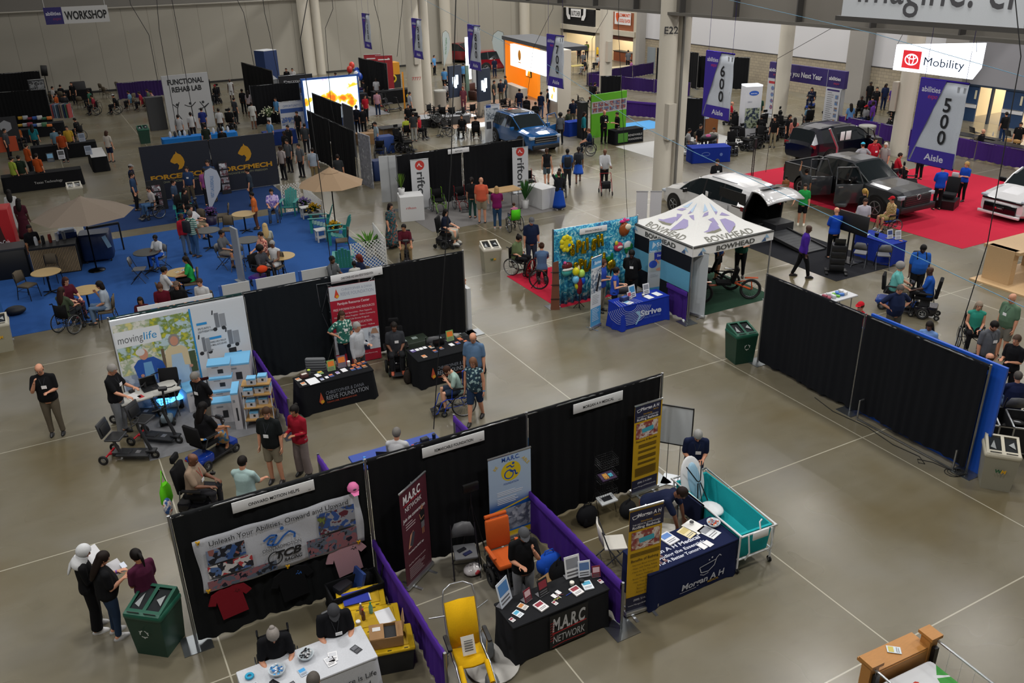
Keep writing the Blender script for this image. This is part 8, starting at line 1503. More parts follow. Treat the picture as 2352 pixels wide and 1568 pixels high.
for a in((408,268,'seated person in white with green bag at the blue tables','#9a9a9a'),(437,262,'person in white t-shirt standing at the blue tables','#b0b0b0'),(462,252,'person in blue hoodie at the rehab booth','#1f2a6a'),(501,253,'person in white t-shirt with a walker','#a9a9a9'),(470,290,'man in dark green behind the forcemech wall','#1a241c'),(508,298,'man in black behind the forcemech wall','#111216')):Q(a[2],a[0],a[1],200,a[3],sk='b' if a[0]%2 else 'w')
Q('person in black in a bulky power chair by the rehab booth',526,252,180,'#0d0d10',sit='p')
for x,y,lb,c in((617,280,'man in light blue shirt behind the forcemech wall','#4f7ca8'),(632,228,'man in light blue shirt in the dark booth','#4f84b0'),(681,260,'man in black printed shirt in the dark booth','#17181c'),(660,292,'person in dark shirt leaning at the booth front','#1a1c22'),(699,288,'woman in grey shirt and shorts, back to us, in the aisle','#33363a'),(643,340,'man in white t-shirt looking at his phone','#a39a9a'),(658,325,'woman in grey with black backpack','#4a4d52'),(685,335,'person in grey with blue bag','#4f5256'),(717,345,'man in pale blue shirt and khaki trousers, back to us','#8f9aa8'),(775,360,'young man in charcoal t-shirt facing the black drape','#2a2d2f'),(652,306,'man with dark skin in black cap in the aisle','#15161a')):Q(lb,x,y,180 if x>690 else 330,c,'#7a6a4a' if x==717 else '#1c1d22',sk='d' if x in(643,652)else 'w',b=1.1)
for x,y,a,lb,c,st in((120,202,90,'woman in grey at the workshop table','#8a8886','b'),(138,198,180,'man in black at the workshop table','#15161a','b'),(163,192,0,'speaker in black behind the workshop table','#101114',None),(128,218,90,'man in orange shirt in the workshop','#a04a1c','b'),(147,219,190,'grey haired person in a wheelchair in the workshop','#2a2c30','w'),(202,210,260,'person in green shirt in the workshop','#2f5a48','b'),(210,222,280,'person in red plaid in a wheelchair in the workshop','#7a2030','w'),(259,220,280,'man in black with white cap in a wheelchair in the workshop','#101114','w'),(294,212,270,'woman in light blue shirt in the workshop','#5a7f98','b'),(319,214,280,'child in red and blue in the workshop','#8a2030','b'),(337,208,280,'person in grey green shirt in the workshop','#4f5a4a','b'),(346,212,300,'fair haired person in pink in the workshop','#a0807a','b')):Q(lb,x,y,a,c,sit=st,**({'cap':'#a9a9a9'}if x==259 else{}))
for x,y,a,lb,c,st in((38,293,60,'seated man in orange at the left tables','#8f4a1c','b'),(73,290,190,'woman in turquoise top with blond hair','#1a6a74',None),(123,298,200,'person in pale blue with green bag at the clothes rack','#5a7888',None),(137,306,200,'person in rust orange shirt at the clothes rack','#8f3a18',None),(153,294,20,'man in mustard yellow t-shirt','#a8862c',None),(171,275,260,'person in black in a wheelchair beside the clothes rack','#101114','w'),(60,335,150,'man in orange t-shirt at the lower left tables','#a04418',None),(83,358,170,'bending person in orange at the lower left tables','#a04418',None),(42,362,190,'man in dark green jumper and beige shorts','#16241a',None),(26,365,150,'person in lime shirt beside the dark green jumper','#8a9a3a',None),(10,300,90,'person in grey at the very left table','#3a3c40',None)):Q(lb,x,y,a,c,'#7a7060' if x==42 else '#1c1d22',LG if x==73 else S4,sit=st,bt='s' if x==42 else 'p',b=1.15)
for x,y,a,lb,c,b_,st in((657,160,0,'dark suited person near the back column','#101114','#101114',None),(671,160,0,'person in white shirt near the back column','#a9a9a9','#101114',None),(770,170,260,'person in black by the balloons','#15161a','#15161a',None),(802,172,190,'person in light blue by the balloons','#3f8aa0','#15161a',None),(795,180,180,'man in black jacket and tan trousers by the purple table','#17181c','#6a4f2c',None),(834,188,270,'person in grey sitting at the purple table','#2a2c30','#4a6080','b'),(863,183,0,'man in white shirt with green lanyard','#b0b0b4','#15161a',None),(865,212,180,'woman in pink shirt and denim shorts, back to us','#a07884','#1c2a44',None),(838,222,40,'man in red polo','#9a1424','#14161c',None),(818,226,330,'man in white t-shirt sitting in the middle aisle','#b0b0b0','#15161a','b'),(801,224,340,'man in dark blue sitting beside the white t-shirt','#15182a','#15161a','b'),(818,246,170,'man in navy jacket behind the grey panel','#101420','#101420',None),(832,250,180,'man in black t-shirt behind the grey panel','#15161a','#15161a',None),(861,285,300,'young man in pale blue t-shirt beside the brown boxes','#8a9aa4','#4a4c52',None),(932,272,200,'blond woman in yellow green top in a wheelchair','#a8b43a','#1c1d22','w'),(948,262,190,'woman in dark grey top standing by the wheelchairs','#2f3234','#8a8a86',None),(962,270,60,'man in red t-shirt in a wheelchair','#a01828','#101114','w'),(937,243,10,'man in black shirt beside the big column','#101114','#101114',None),(941,215,120,'person in white at the orange flag','#8f9298','#2a2c30',None),(1020,160,180,'man in light blue shirt and black trousers, far middle','#4f86b8','#101114',None),(997,130,60,'man in light blue shirt near the far sail flag','#4f86b8','#101114',None),(1048,150,0,'man in blue shirt by the lit dark panel','#4f86b8','#101114',None),(1064,148,180,'second man in light blue by the lit panel','#4f86b8','#101114',None),(1135,135,200,'person in navy near the far vans','#141a30','#141a30',None),(1022,193,330,'fair haired person in white on a green wheeled chair','#b4b4b8','#15161a','p'),(1063,203,350,'woman with red hair in a floral dress','#5a2a34','#5a2a34',None),(1060,268,350,'person in black in a wheelchair before the wheelchair display','#101114','#101114','w'),(1092,272,180,'person in black in a pink framed wheelchair','#101114','#101114','w'),(1135,188,80,'man in grey shirt with face mask','#2c3032','#2a3034',None),(1150,186,350,'man with blue badge beside the masked man','#1c2434','#5a5648',None),(1160,178,270,'man in slate shirt by the bicycle rack','#33404a','#33404a',None),(1193,208,180,'man in navy shirt facing the orange wall','#101a34','#2a3a5a',None),(1209,225,180,'man in black in a chair facing the orange wall','#101114','#101114','w'),(1230,238,170,'person in black in a wheelchair behind the blue SUV','#101114','#101114','w'),(1243,215,150,'man in navy shirt and jeans at the white counter','#141f3c','#3a4a6a',None),(1258,208,260,'man in black shirt and jeans at the white counter','#101420','#33425c',None),(1316,232,0,'man in navy jacket by the lamp','#101a30','#5a5448',None),(1306,256,60,'person in olive seated beside the blue draped display','#3a4030','#3a4030','b')):Q(lb,x,y,a,c,b_,hair=('bob','#6a2a18')if x==1063 else S4,sk='d' if x==863 else 'w',sit=st,b=1.1)
for x,y,a,lb,c,b_,st in((1367,193,120,'rider in black on a power chair near the right column','#15161a','#15161a','p'),(1372,128,290,'person with white hat and white shirt at the food court','#b0b0b0','#15161a','b'),(1340,122,330,'person with green bag strap at the food court','#55585c','#26282d',None),(1330,105,340,'person in black at the food court','#15161a','#15161a',None),(1348,98,10,'cook in green apron in the food court','#5a6a2a','#15161a',None),(1343,138,260,'person in dark shirt and grey trousers at the food court table','#1c1d22','#77777a','b'),(1443,118,180,'person in grey shirt at the food counter','#5a5d62','#15161a',None),(1449,140,270,'person in pink shirt at the long table by the food counter','#8f5a84','#15161a','b'),(1682,238,80,'bald man in red shirt in a power chair behind the 600 banner','#a01424','#15161a','p'),(1640,298,340,'man in white shirt at the blue clothed table, right of centre','#b0afa8','#33353a','b'),(1610,290,30,'person in black with badge at the blue clothed table','#15161a','#15161a','b'),(1584,300,90,'person with white shirt cut by the column','#a4a4a4','#77777a','w'),(1750,268,330,'woman in black among the power chairs','#101114','#101114','b'),(1780,272,330,'man in black shirt and beige trousers among the power chairs','#101114','#8a8068',None),(1815,268,30,'woman with long hair in black with badge','#15161a','#15161a',None),(1826,275,170,'woman in salmon pink jacket and jeans','#a8645a','#33506f',None),(1859,246,180,'person in blue top in a power chair beyond the banner arch','#5a7a90','#15161a','p'),(1865,205,330,'woman in navy dress on a scooter behind the arch','#10182e','#10182e','s'),(1746,225,180,'person in green behind the white tower','#1f3f33','#8a8472',None),(1955,242,180,'woman with blue black hair in light blue shirt','#5a84b4','#15161a',None),(1980,225,330,'dark man in black seated beside the group by the block wall','#101114','#101114','w'),(2001,192,0,'man with headphones in black t-shirt at the block wall','#101114','#101114',None),(2015,204,340,'man in black polo with logo at the block wall','#101114','#101114',None),(2036,196,0,'woman in navy scrubs at the block wall','#141f3c','#141f3c',None),(2052,203,300,'man in purple shirt at the block wall','#3f2272','#6a6256',None),(2005,225,170,'person with purple hat and pink scarf in the group','#4a2a74','#2a2a3a',None),(2006,237,250,'person in violet top and blue skirt in the group','#5a3088','#1c3f8a',None),(1990,246,290,'person in red cap in a power chair behind the purple curtain','#8a8a8c','#16203a','p'),(2060,240,0,'person in black in a power chair at the column','#101114','#101114','p'),(2259,302,30,'white haired person in black sitting at the long table on the right','#101114','#101114','b'),(2312,262,180,'man in black sweatshirt and jeans at the blue lobby door','#101114','#1c2f54',None),(2345,286,330,'man in dark cap and black sweatshirt at the right edge','#101114','#101114',None),(2003,372,180,'child with dark hair by the black minivan','#8a8a8c','#26282d',None),(1806,408,180,'small brown haired child behind the white minivan','#8a5a3a','#26282d',None)):
 Q(lb,x,y,a,c,b_,hair=('fringe','#8a8a88')if x in(2259,1682)else(LG if 'woman' in lb else S4),sk='d' if x in(1980,2001,2036,2006,1990)else 'w',sit=st,b=1.1,**({'h':1.1}if 'child' in lb else{}),**({'cap':'#a81824'}if x==1990 else{}))
drape('black drape wall at the far left below the workshop sign',-6,74.2,1.1,74.0,2.44,'#0b0c0e',2,(1,1));drape('black drape wall at the far left, nearer',-6,63.8,1.05,63.3,2.44,'#0b0c0e',2,(1,1));drape('low purple curtain beside the rehab sign at the back',6.0,73.5,9.5,73.5,1.2,'#2c1a4a',1,name=DCU)
m=MB(BLK);m.tube([(0,0,0),(0,0,1.8)],.03);m.rbox(0,0,1.7,.45,.4,.75,.03,ry=.1)
for a in range(3):m.tube([(0,0,.5),(.4*co(a*2.1),.4*sn(a*2.1),0)],.02)
one('loudspeaker',m,'black loudspeaker on a stand by the workshop drape','speaker',F(115,226))
def DT(lb,x,y,w,d,col,rz=0,h=.75,pr=None,tp=None):return draped_table(lb,0,0,rz,w,d,h,col,pr,tp,xy=F(x,y,h)[:2],flare=.05)
DT('black clothed workshop table near the back wall',160,207,3.0,.7,'#101114');m=MB('#101114');m.rbox(0,0,0,.9,.6,1.3,.05);one('lectern',m,'black lectern beside the workshop table','lectern',F(188,228))
for k,(x,y,a)in enumerate(((172,232,200),(190,250,180),(225,250,90),(240,218,150),(248,226,150),(278,214,150),(305,243,250))):in_chair('b','empty dark chair in the workshop area, %s from the left'%['first','second','third','fourth','fifth','sixth','seventh'][k],F(x,y),face(a))
rollup('dark grey photo banner at the far left booths',*F(82,262)[:2],0,1.0,2.3,[('r',.05,.2,.95,2.1,photo(14,'#2a2c30','#55585c','#8a8d90','#17181c'))],bg='#33353a')
for k,(x,y,w,c,lb)in enumerate(((20,300,2.6,'#15161a','black table strewn with toys at the far left'),(100,283,2.2,'#15161a','black table with books under the photo banner'),(145,330,3.2,'#101114','long black clothed table with cards at the left'),(95,395,3.4,'#101114','long black clothed table with white print, nearest at the left'))):DT(lb,x,y,w,.75,c,0,.75,[('t',.2,.3,.16,'Texas Technology',{'w':1.2},'#a9a9a9')]if k==3 else None)
tb,q=DT('white topped narrow table ending in a black cloth, left aisle',222,350,.75,2.6,'#101114',0,.75,None,[('r',-.36,-1.28,.36,1.28,'#b4b4b4')])
for k,(x,y,c,c2,lb)in enumerate(((143,365,'#b9bcc4','#3a3c40','white framed sign on the nearest black table'),(205,355,'#8a93a4','#5a6474','grey acrylic holder on the white topped table'),(190,325,'#8a93a4','#5a6474','grey acrylic holder on the long black table'),(118,372,'#26303a','#6fa0c4','dark box with lit screen on the nearest black table'))):on_table(F(x,y,.76),0,.76,[('display_stand',0,0,(c,c2),0,lb,1.6)],'far left')
for k in range(14):q=F(48+11*(k%7),290-16*(k//7),.76);m=MB(['#b08a1c','#9a9da4','#7a2030','#26509a','#b4b4b4','#3a6a4a','#c46a2a'][k%7]);m.rbox(0,0,0,.3,.22,.12+.05*(k%3),.03);one('merchandise_box',m,'small %s goods box, %s row of the far left tables'%(['mustard','grey','dark red','blue','white','green','orange'][k%7],'front' if k<7 else 'back'),'box',q)
t=thing('clothes_rack','rack of hanging shirts in many colours at the far left booths','clothes rack',F(135,292),-.5);m=MB(GREYM);m.tube([(-1.1,0,0),(-1.1,0,1.5),(1.1,0,1.5),(1.1,0,0)],.02);m.B('rail',t)
for k in range(16):m=MB(mat(['#55607a','#7a8a9a','#3a4a5a','#6a5a5a','#8a8478','#2a3a5a','#4a6a5a','#9a4a4a'][k%8],'cloth'));x=-1.0+.13*k;m.box(x,0,.6,.07,.5,.85);m.B('hanging_shirt',t)
m=MB('#b9b9b9');m.mat('#1b1d22');m.box(.6,0,0,1.2,.03,1.9);art(m,[('p',[(.6+.33*co(PI/6+k*PI/3),1.4+.33*sn(PI/6+k*PI/3))for k in range(6)],'#8d9096'),('r',.2,.75,1.0,.82,'#8d9096')],TR((0,-.02,0)));one('banner',m,'dark banner panel with a grey hexagon logo at the left edge','banner',(*F(0,350)[:2],0));m=MB('#a8401c');m.box(0,0,0,1.0,.04,.8);one('sign_board',m,'orange sign board below the hexagon banner','sign',(*F(25,365)[:2],.4))
twin_bin('dark green bin behind the forcemech wall',*F(334,328)[:2],0,'#12392c','#175240','');twin_bin('beige twin bin behind the grey brown umbrella',*F(180,470)[:2],0,'#96927f','#b4b0a2','')
q=F(392,302);m=MB('#a9aaac');m.box(1.4,0,0,2.8,.1,3.3);fig=[]
for cx,ps in((.6,((-.2,1.6),(.05,1.35),(.2,1.7),(.05,1.35),(0,1.0),(-.15,.6),(0,1.0),(.2,.65))),(1.4,((-.3,1.5),(-.1,1.4),(.1,1.35),(.4,1.6),(.1,1.35),(.1,.95),(.0,.5))),(2.2,((-.3,1.15),(0,1.2),(.4,1.45),(.1,1.2),(.15,.65),(.1,1.2),(-.15,1.6)))):fig+=[('l',[(cx+a,b)for a,b in ps],.05,'#26272a'),('c',cx+.05,1.55,.08,'#26272a')]
art(m,[('t',1.4,2.75,.42,'FUNCTIONAL',{'w':2.2,'b':.04},'#1c1d20'),('t',1.4,2.3,.42,'REHAB LAB',{'w':1.8,'b':.04},'#1c1d20')]+fig,TR((0,-.055,0)));one('display_wall',m,'grey FUNCTIONAL REHAB LAB display wall with stretching figures','display wall',q,.12)
m=MB('#3a3b3e');m.box(.2,0,0,1.0,.6,2.0);one('grey_cabinet',m,'dark grey display block left of the rehab wall','display block',F(358,298));drape('black drape piece behind the rehab wall',9.9,60,11,63,2.2,'#0b0c0e',1)
for x,y,lb in((415,314,'left'),(500,305,'right')):DT('bright blue clothed table of the rehab booth, %s one'%lb,x,y,2.0,.75,'#1c6ab4')
for k in range(10):q=F(392+11*k+(33 if k>4 else 0),315.5-1.2*(k%5)-(8 if k>4 else 0),.75);m=MB(mat(['#b4b8c0','#26282d','#8fa4b4'][k%3],'plastic'));m.lathe([(.07,0),(.08,.2),(.03,.32)],10);one('product_bottle',m,'small product bottle on the blue rehab tables','bottle',q,0,'product bottles on the blue rehab tables')
drape('tall black drape wall receding beside the blue tower, far left centre',13.6,64.5,14.2,58.5,3.0,'#0b0c0e',1);drape('black drape wall with a small sign above the dark booths',12.2,56.5,15.3,56.4,2.44,'#0d0e11',1)
drape('black drape receding from the screen booth to the grey panel',12.6,45.5,12.75,38.6,2.44,'#0d0e11',2);m=MB('#33353a');m.box(0,0,0,.06,1.6,2.6);one('display_wall',m,'dark grey end panel of the receding black drape','panel',(14.6,44.9,0));m=MB(photo(15,'#8d8f96','#a4a6ac','#6f7178','#7d7f88'));m.box(0,0,0,.05,1.2,2.4);one('printed_panel',m,'grey marbled panel at the near end of the receding drape','panel',(12.95,37.9,0),.1)
drape('black drape receding left of the big lit screen',14.6,51.2,14.7,46.2,2.44,'#0d0e11',1)
m=MB('#1c3566');m.box(0,0,0,1.2,1.2,3.2);m.mat('#c9ccd0');m.box(0,0,3.2,1.2,1.2,.04);art(m,[('p',[(-.6,1.9),(.6,.9),(.6,.0),(-.6,.0)],'#b4b8c0')],TR((0,-.605,0)));one('display_tower',m,'blue and white square display tower at the back left of centre','display tower',F(622,215),.4)
S_=node_mat('screen_pic',lambda nt,b:(lambda c:(nt.links.new(c,b.inputs['Base Color']),nt.links.new(c,b.inputs['Emission Color'])))(ramp(nt,tex(nt,'ShaderNodeTexNoise',.9,Detail=3.0).outputs[0],[(.34,'#d8641a'),(.41,'#d8b82a'),(.45,'#d0dce8'),(.64,'#d4e6f4'),(.72,'#b070c8')])),.4,Emission_Strength=.75)
m=MB('#1c4f9a');m.box(1.7,.1,0,3.6,.2,3.0);m.mat(S_);m.box(1.7,-.02,.5,3.4,.04,2.4);one('lit_screen_wall',m,'large bright lit screen with colour splash and a faint wheel drawing','screen',(14.7,53.3,0),0)
for x,y,w,h,c,tx,lb in((618,252,.9,2.0,'#8a8d90','','grey banner with red header in the dark booths'),(648,300,1.5,1.7,'#b4b8c0','OPPORTUNITY','white blue and green banner in the dark booths'),(648,250,2.4,2.2,'#17181c','Permobil','wide black banner with small white text'),(725,290,.7,2.0,'#b9bcc4','','tall banner with a portrait beside the screen'),(738,262,1.6,2.2,'#a9aaac','','lit grey text panel right of the screen')):rollup(lb,*F(x,y)[:2],0,w,h,[('r',.05,h*.55,w-.05,h*.7,'#2a4a8a'),('r',.05,.2,w*.9,h*.4,photo(x%7,'#6a9a3a',c,'#8a8d94','#3a5a9a'))]+([('t',w/2,h*.75,.18,tx,{'w':w*.7},'#d4d4d8' if c=='#17181c' else '#2a4a8a')]if tx else[]),bg=c)
for x,y,lb in((622,305,'white blossom bouquet in a tall vase at the booth corner'),(742,283,'white blossom bouquet beside the receding drape')):plant('flower_vase',lb,x,y,40,.7,'#5a6a4a','#a9a9a9',.12,.9,'#c4c4ac',1.1)
DT('blue clothed table of the dark booths',640,300,1.8,.7,'#1a2f6a');DT('purple clothed table by the balloons',800,205,2.4,.8,'#2c1a4a');DT('black clothed table beside the purple one',822,215,1.2,.8,'#1c1e24');DT('black table with a yellow logo by the column',915,205,4.0,.8,'#121316',0,.9,[('o',.8,.45,(.4,.2),.1,'#b8a01a')])
drape('black drape with checkered corner and red banners, far middle',22.2,64.5,22.6,59.8,2.7,'#101114',1);
for x,y,lb in((842,205,'dark red banner with white arrow, left of two, far middle'),(868,208,'dark red banner with white arrow, right of two, far middle')):rollup(lb,*F(x,y)[:2],-.3,1.3,2.6,[('l',[(.2,2.2),(1.1,2.2),(.95,2.28)],.08,'#c9c9c9')],bg='#8a1420')
m=MB('#c98a10');m.box(0,0,0,1.3,1.0,1.9);m.mat('#15161a');m.box(0,-.02,0,1.34,1.02,1.0);m.mat('#c9b01a');m.torus((0,-.55,.7),(0,1,0),.25,.08,16,6);one('yellow_stand',m,'yellow and black product stand near the far middle','stand',F(898,200))
for k,(x,y,c)in enumerate(((803,160,'#b03028'),(808,150,'#c0392c'),(820,163,'#1c3f9a'),(818,172,'#b9bcc4'),(821,170,'#1c4fae'),(818,182,'#a9a9b4'),(826,176,'#1c3f9a'))):o=balloon('%s balloon of the far middle bunch, %s'%(['red','red','blue','white','bright blue','pale','dark blue'][k],['lowest red','top red','top','upper','middle','lower','right'][k]),0,0,0,c,.22,.28,grp='far bunch of balloons');o.location=F(x,y,1.8)
for x,y,h,w,a,lb in((1020,165,3.4,1.1,.5,'white sail flag with green text beside the far columns'),(1160,165,3.4,1.1,2.4,'white sail flag left of the orange booth')):sail(lb,x,y,h,w,'#a9b4b4','We Rise Together',a,'#3a7a4a')
m=MB('#d88a10');m.rbox(0,0,0,.12,.05,2.7,.03);one('orange_blade_sign',m,'slim orange blade sign in front of the big columns','sign',F(931,262),.2);m=MB('#7a8a1a');m.rbox(0,0,0,.2,.06,2.6,.03);one('green_blade_sign',m,'lime green blade sign between the two big columns','sign',F(974,240),.2)
for k,(x,y)in enumerate(((895,235),(900,256),(880,245))):in_chair('t','low kart like scooter on the far grey carpet, %s'%['back','front','left'][k],F(x,y),face(80+40*k))
for x,y,lb in((1048,258,'left'),(1113,268,'right')):
 q=F(x,y);t=thing('lit_sign_pillar','dark blue pillar with glowing white logo, %s one of two'%lb,'sign',q,.3);m=MB('#142238');m.box(0,0,1.0,1.1,.16,2.0);m.mat('#8a8478');m.box(0,0,0,1.0,.3,1.0);m.B('pillar',t);m=MB(emis('#dff0ff',2.5));m.box(-.18,-.1,1.7,.18,.03,.6);m.box(.1,-.1,1.8,.2,.03,.6);m.box(-.02,-.1,1.6,.16,.03,.5);m.B('glowing_logo',t)
m=MB(emis('#f0f6ff',3));m.box(0,0,.3,.35,.3,3.2);one('light_column',m,'tall glowing white light column by the 800 banner','light',F(1078,190),.2);m=MB('#b4b6b8');m.box(0,0,0,.4,.3,2.6);one('white_column_stand',m,'white square display column right of the light column','stand',F(1091,200));m=MB('#5a756a');m.rbox(0,0,0,.3,.12,2.4,.05);one('green_board_sign',m,'grey green board sign between the pillars','sign',F(1075,230))
for sx,x,y,c in((0,1060,130,'#7a1420'),(1,1140,150,'#8a1420')):o=car('minivan' if sx else 'pickup_truck',['dark red pickup with its bonnet open, far middle','red van with a small dish on top, far middle'][sx],*F(x,y+12)[:2],.5+sx,SUV,c,(-1.55,1.4),.4)
m=MB('#3a1c16');m.rbox(0,0,0,1.0,.9,.5,.1);m.rbox(0,.35,.3,1.0,.3,.8,.1);m.rbox(-.45,0,.2,.2,.9,.45,.06);m.rbox(.45,0,.2,.2,.9,.45,.06);one('armchair',m,'dark brown leather recliner among the displays','armchair',F(1090,228),.5)
m=MB('#26272a');m.box(0,0,0,3.4,1.5,.5);m.mat('#8a8c90');m.box(0,0,.5,3.44,1.54,.02);one('display_plinth',m,'dark plinth carrying the sport wheelchairs near the columns','plinth',F(1012,284),-.1);m=MB(emis('#ffffff',.7));m.box(0,0,0,2.2,1.2,.06);one('lit_floor_panel',m,'white glowing floor panel beside the dark plinth','light panel',F(1050,268),0);m=MB(emis('#ffffff',.6));m.box(0,0,0,1.6,.9,.06);one('lit_floor_panel',m,'white glowing floor panel left of the banner with photos','light panel',F(1098,288),0)
for k,(x,y,z)in enumerate(((992,258,.52),(1005,262,.52),(1020,262,.52),(1035,262,.06),(1058,262,.06),(1026,295,0),(1105,252,0),(1160,245,0),(1178,248,0),(1128,245,0),(1192,235,0),(1082,255,0),(850,300,0),(905,330,0),(872,345,0),(1330,248,0),(1335,235,0))):q=F(x,y,z+.45);o=dup(PROTO[('w',('frame','#17181b'))],'empty %s wheelchair on show, %s'%(['black','slim','sport','light'][k%4],['on the plinth left','on the plinth middle','on the plinth right','on the glowing panel left','on the glowing panel right','on the mat in front','behind the two riders','left of the blue SUV','above the blue SUV','by the lit pillar','at the orange booth','beside the recliner','by the brown boxes','behind the rifton drape','left of the rifton banners','by the green wall','by the lamp'][k]),q,face(60+47*k));o.location.z=z
t=thing('orange_booth','lit booth with glowing orange wall, white light sign and grey roof','booth',(31.6,58.0,0),-1.72);OE=node_mat('orange_wall',lambda nt,b:None,.5,Base_Color=(*srgb('#e07a12'),1),Emission_Color=(*srgb('#e0801a'),1),Emission_Strength=.35)
m=MB('#8a8c92');m.box(-.05,.3,0,.15,1.6,4.0);m.mat(OE);m.box(1.5,1.0,0,3.0,.2,3.9);m.box(.05,.3,0,.1,1.5,3.9);m.B('orange_wall',t);m=MB('#33363c');m.box(4.6,.6,3.9,9.6,2.4,.25);m.B('roof',t);m=MB(emis('#ffffff',1.6));m.box(5.0,-.5,2.3,6.6,.3,1.45);m.B('light_sign',t)
m=MB('#d88a10');m.ell(3.6,-.68,3.15,.3,.03,.36,14,8);m.box(3.6,-.68,2.65,.5,.02,.06);m.B('egg_logo',t);m=MB('#c9c0b4');m.box(9.8,-.3,0,1.5,.9,4.1);m.B('white_end_tower',t);m=MB(S_);m.box(9.8,-.8,1.0,1.3,.05,.95);m.B('lower_screen',t);m=MB('#101114');m.box(1.4,.85,1.35,.95,.08,.6);m.mat(S_);m.box(1.4,.8,1.4,.86,.02,.5);m.B('wall_screen',t);m=MB('#b9b4a8');m.box(2.6,-.6,0,3.2,.5,1.0);m.B('counter',t)
rollup('white banner with car photos standing left of the blue SUV',*F(1115,330)[:2],0,.95,2.1,[('r',.1,1.2,.85,1.8,photo(3,'#8a929c','#55606c','#a9b0b8')),('r',.1,.7,.4,1.1,'#3a3c44'),('r',.5,.7,.85,1.1,'#55404a'),('r',.1,1.85,.4,2.05,'#1a3f8a')],bg='#b9bcc0')
m=MB('#5aa81c');m.box(1.3,0,0,2.6,.08,2.4);art(m,[('r',.0,1.35,2.6,2.0,'#a9acac')]+[('r',.06+.42*k,1.42+.28*j,.42+.42*k,1.66+.28*j,photo(k+j,'#7a6a5a','#a9aaac','#8a3a2a','#5a6a8a'))for k in range(6)for j in range(2)],TR((0,-.045,0)));one('green_display_wall',m,'lime green display wall with a strip of photos','display wall',(27.5,41.2,0),.1)
m=MB('#101114');m.box(0,0,0,.4,.5,2.0);one('black_drape_block',m,'black draped block at the left of the green wall','display block',(27.2,41.6,0));DT('black clothed table with green logo RENEWABLE beside the green wall',1437,295,1.9,.7,'#101316',0,.75,[('r',-.75,.1,-.1,.6,'#3f7a1c'),('t',.4,.38,.16,'RENEWABLE',{'w':.95},'#b4b4b4'),('t',.4,.16,.16,'WANDERING',{'w':.95},'#b4b4b4')]);DT('royal blue clothed display behind the wheelchair by the SUV',1316,278,1.0,.7,'#16389a',0,.8)
drape('long black drape of the rifton booth',12.7,33.35,18.7,33.35,2.3,'#101114',2,(1,1));booth_sign('small white booth sign on the rifton drape',15.0,33.25,1.0,.2,'RIFTON',2.08)
RL=lambda w:[('c',w/2,1.78,.2,'#b8322c'),('l',[(w/2-.1,1.74),(w/2-.02,1.86),(w/2+.02,1.76),(w/2+.1,1.72)],.035,'#d4d4d4'),('t',w/2-.14,1.5,.46,'rifton',{'w':1.25,'r':-PI/2,'a':'l','b':.02},'#3a3c40')]
rollup('white rifton banner beside the white cube counter',13.15,32.95,-.1,.78,2.12,RL(.78),bg='#c4c6ca');rollup('white rifton banner at the right end of the rifton booth',17.9,32.9,-.1,.75,2.06,RL(.75),bg='#c4c6ca')
m=MB('#b4b7ba');m.box(.4,0,0,.8,.04,2.0);m.mat('#8a8d90');m.box(.4,-.03,0,.02,.02,2.0);one('blank_banner',m,'pair of blank white banner backs left of the rifton drape','banner',(12.5,34.9,0),-.3)
m=MB('#c4c5c6');m.box(0,0,0,.95,.85,1.0);art(m,[('t',0,.5,.14,'rifton',{'w':.4},'#b8322c')],TR((-.05,-.43,0)));one('cube_counter',m,'white square rifton counter with brochures and a plant','counter',(12.65,31.95,0),-.25)
plant('snake_plant','spiky green plant in a white pot on the square rifton counter',0,0,30,.6,'#5a7a2a','#b4b4b4',.14,.25,None,1.35,1.0,(12.35,32.1));plant('bamboo_plant','tall green plant in a white pot beside the right rifton counter',0,0,40,.9,'#2f5a2a','#b4b4b4',.16,.35,None,1.2,0,(17.3,30.75))
m=MB('#c4c5c6');m.box(0,0,0,.7,1.1,.85);one('cube_counter',m,'white rifton counter with leaflets at the right end of the grey carpet','counter',(18.05,30.7,0),.1);open_table('light wood topped activity table in the rifton booth',0,0,0,1.3,.8,.85,'#b08f62',xy=(16.5,31.1),kind='wood')
for k,(x,y,lb)in enumerate(((1008,485,'green wheeled adaptive chair at the rifton booth'),(1060,480,'red adaptive tricycle like chair at the rifton booth'),(1215,440,'dark adaptive stroller beside the right rifton banner'))):in_chair('w',lb,F(x,y),face(20),frame='#7a1a20' if k else '#5a8a1c')
open_table('round topped dark table with a tablet behind the brown boxes',0,0,0,1.6,.9,.75,'#26272a',xy=F(900,290,.75)[:2])
for k,(x,y)in enumerate(((840,330),(868,322),(885,315))):m=MB('#8a6a44');m.box(0,0,0,1.0,.7,.6);one('cardboard_box',m,'brown cardboard box in the middle aisle, %s of three'%['left','middle','right'][k],'box',F(x,y))
m=MB('#1a3a7a');m.rbox(0,0,0,.9,.7,.9,.05);one('blue_cart',m,'blue covered cart in front of the brown boxes','cart',F(885,350));m=MB('#122a5a');m.rbox(0,0,0,.7,.6,.95,.06);one('blue_bin',m,'dark blue bin left of the blank banner backs','bin',F(872,412))
for k,(x,y)in enumerate(((920,345),(935,350),(955,300),(1000,292))):in_chair('p','unoccupied power chair in the middle, %s'%['behind the rifton drape','nearer the rifton drape','by the dark table','at the plinth'][k],F(x,y),face(40+70*k))
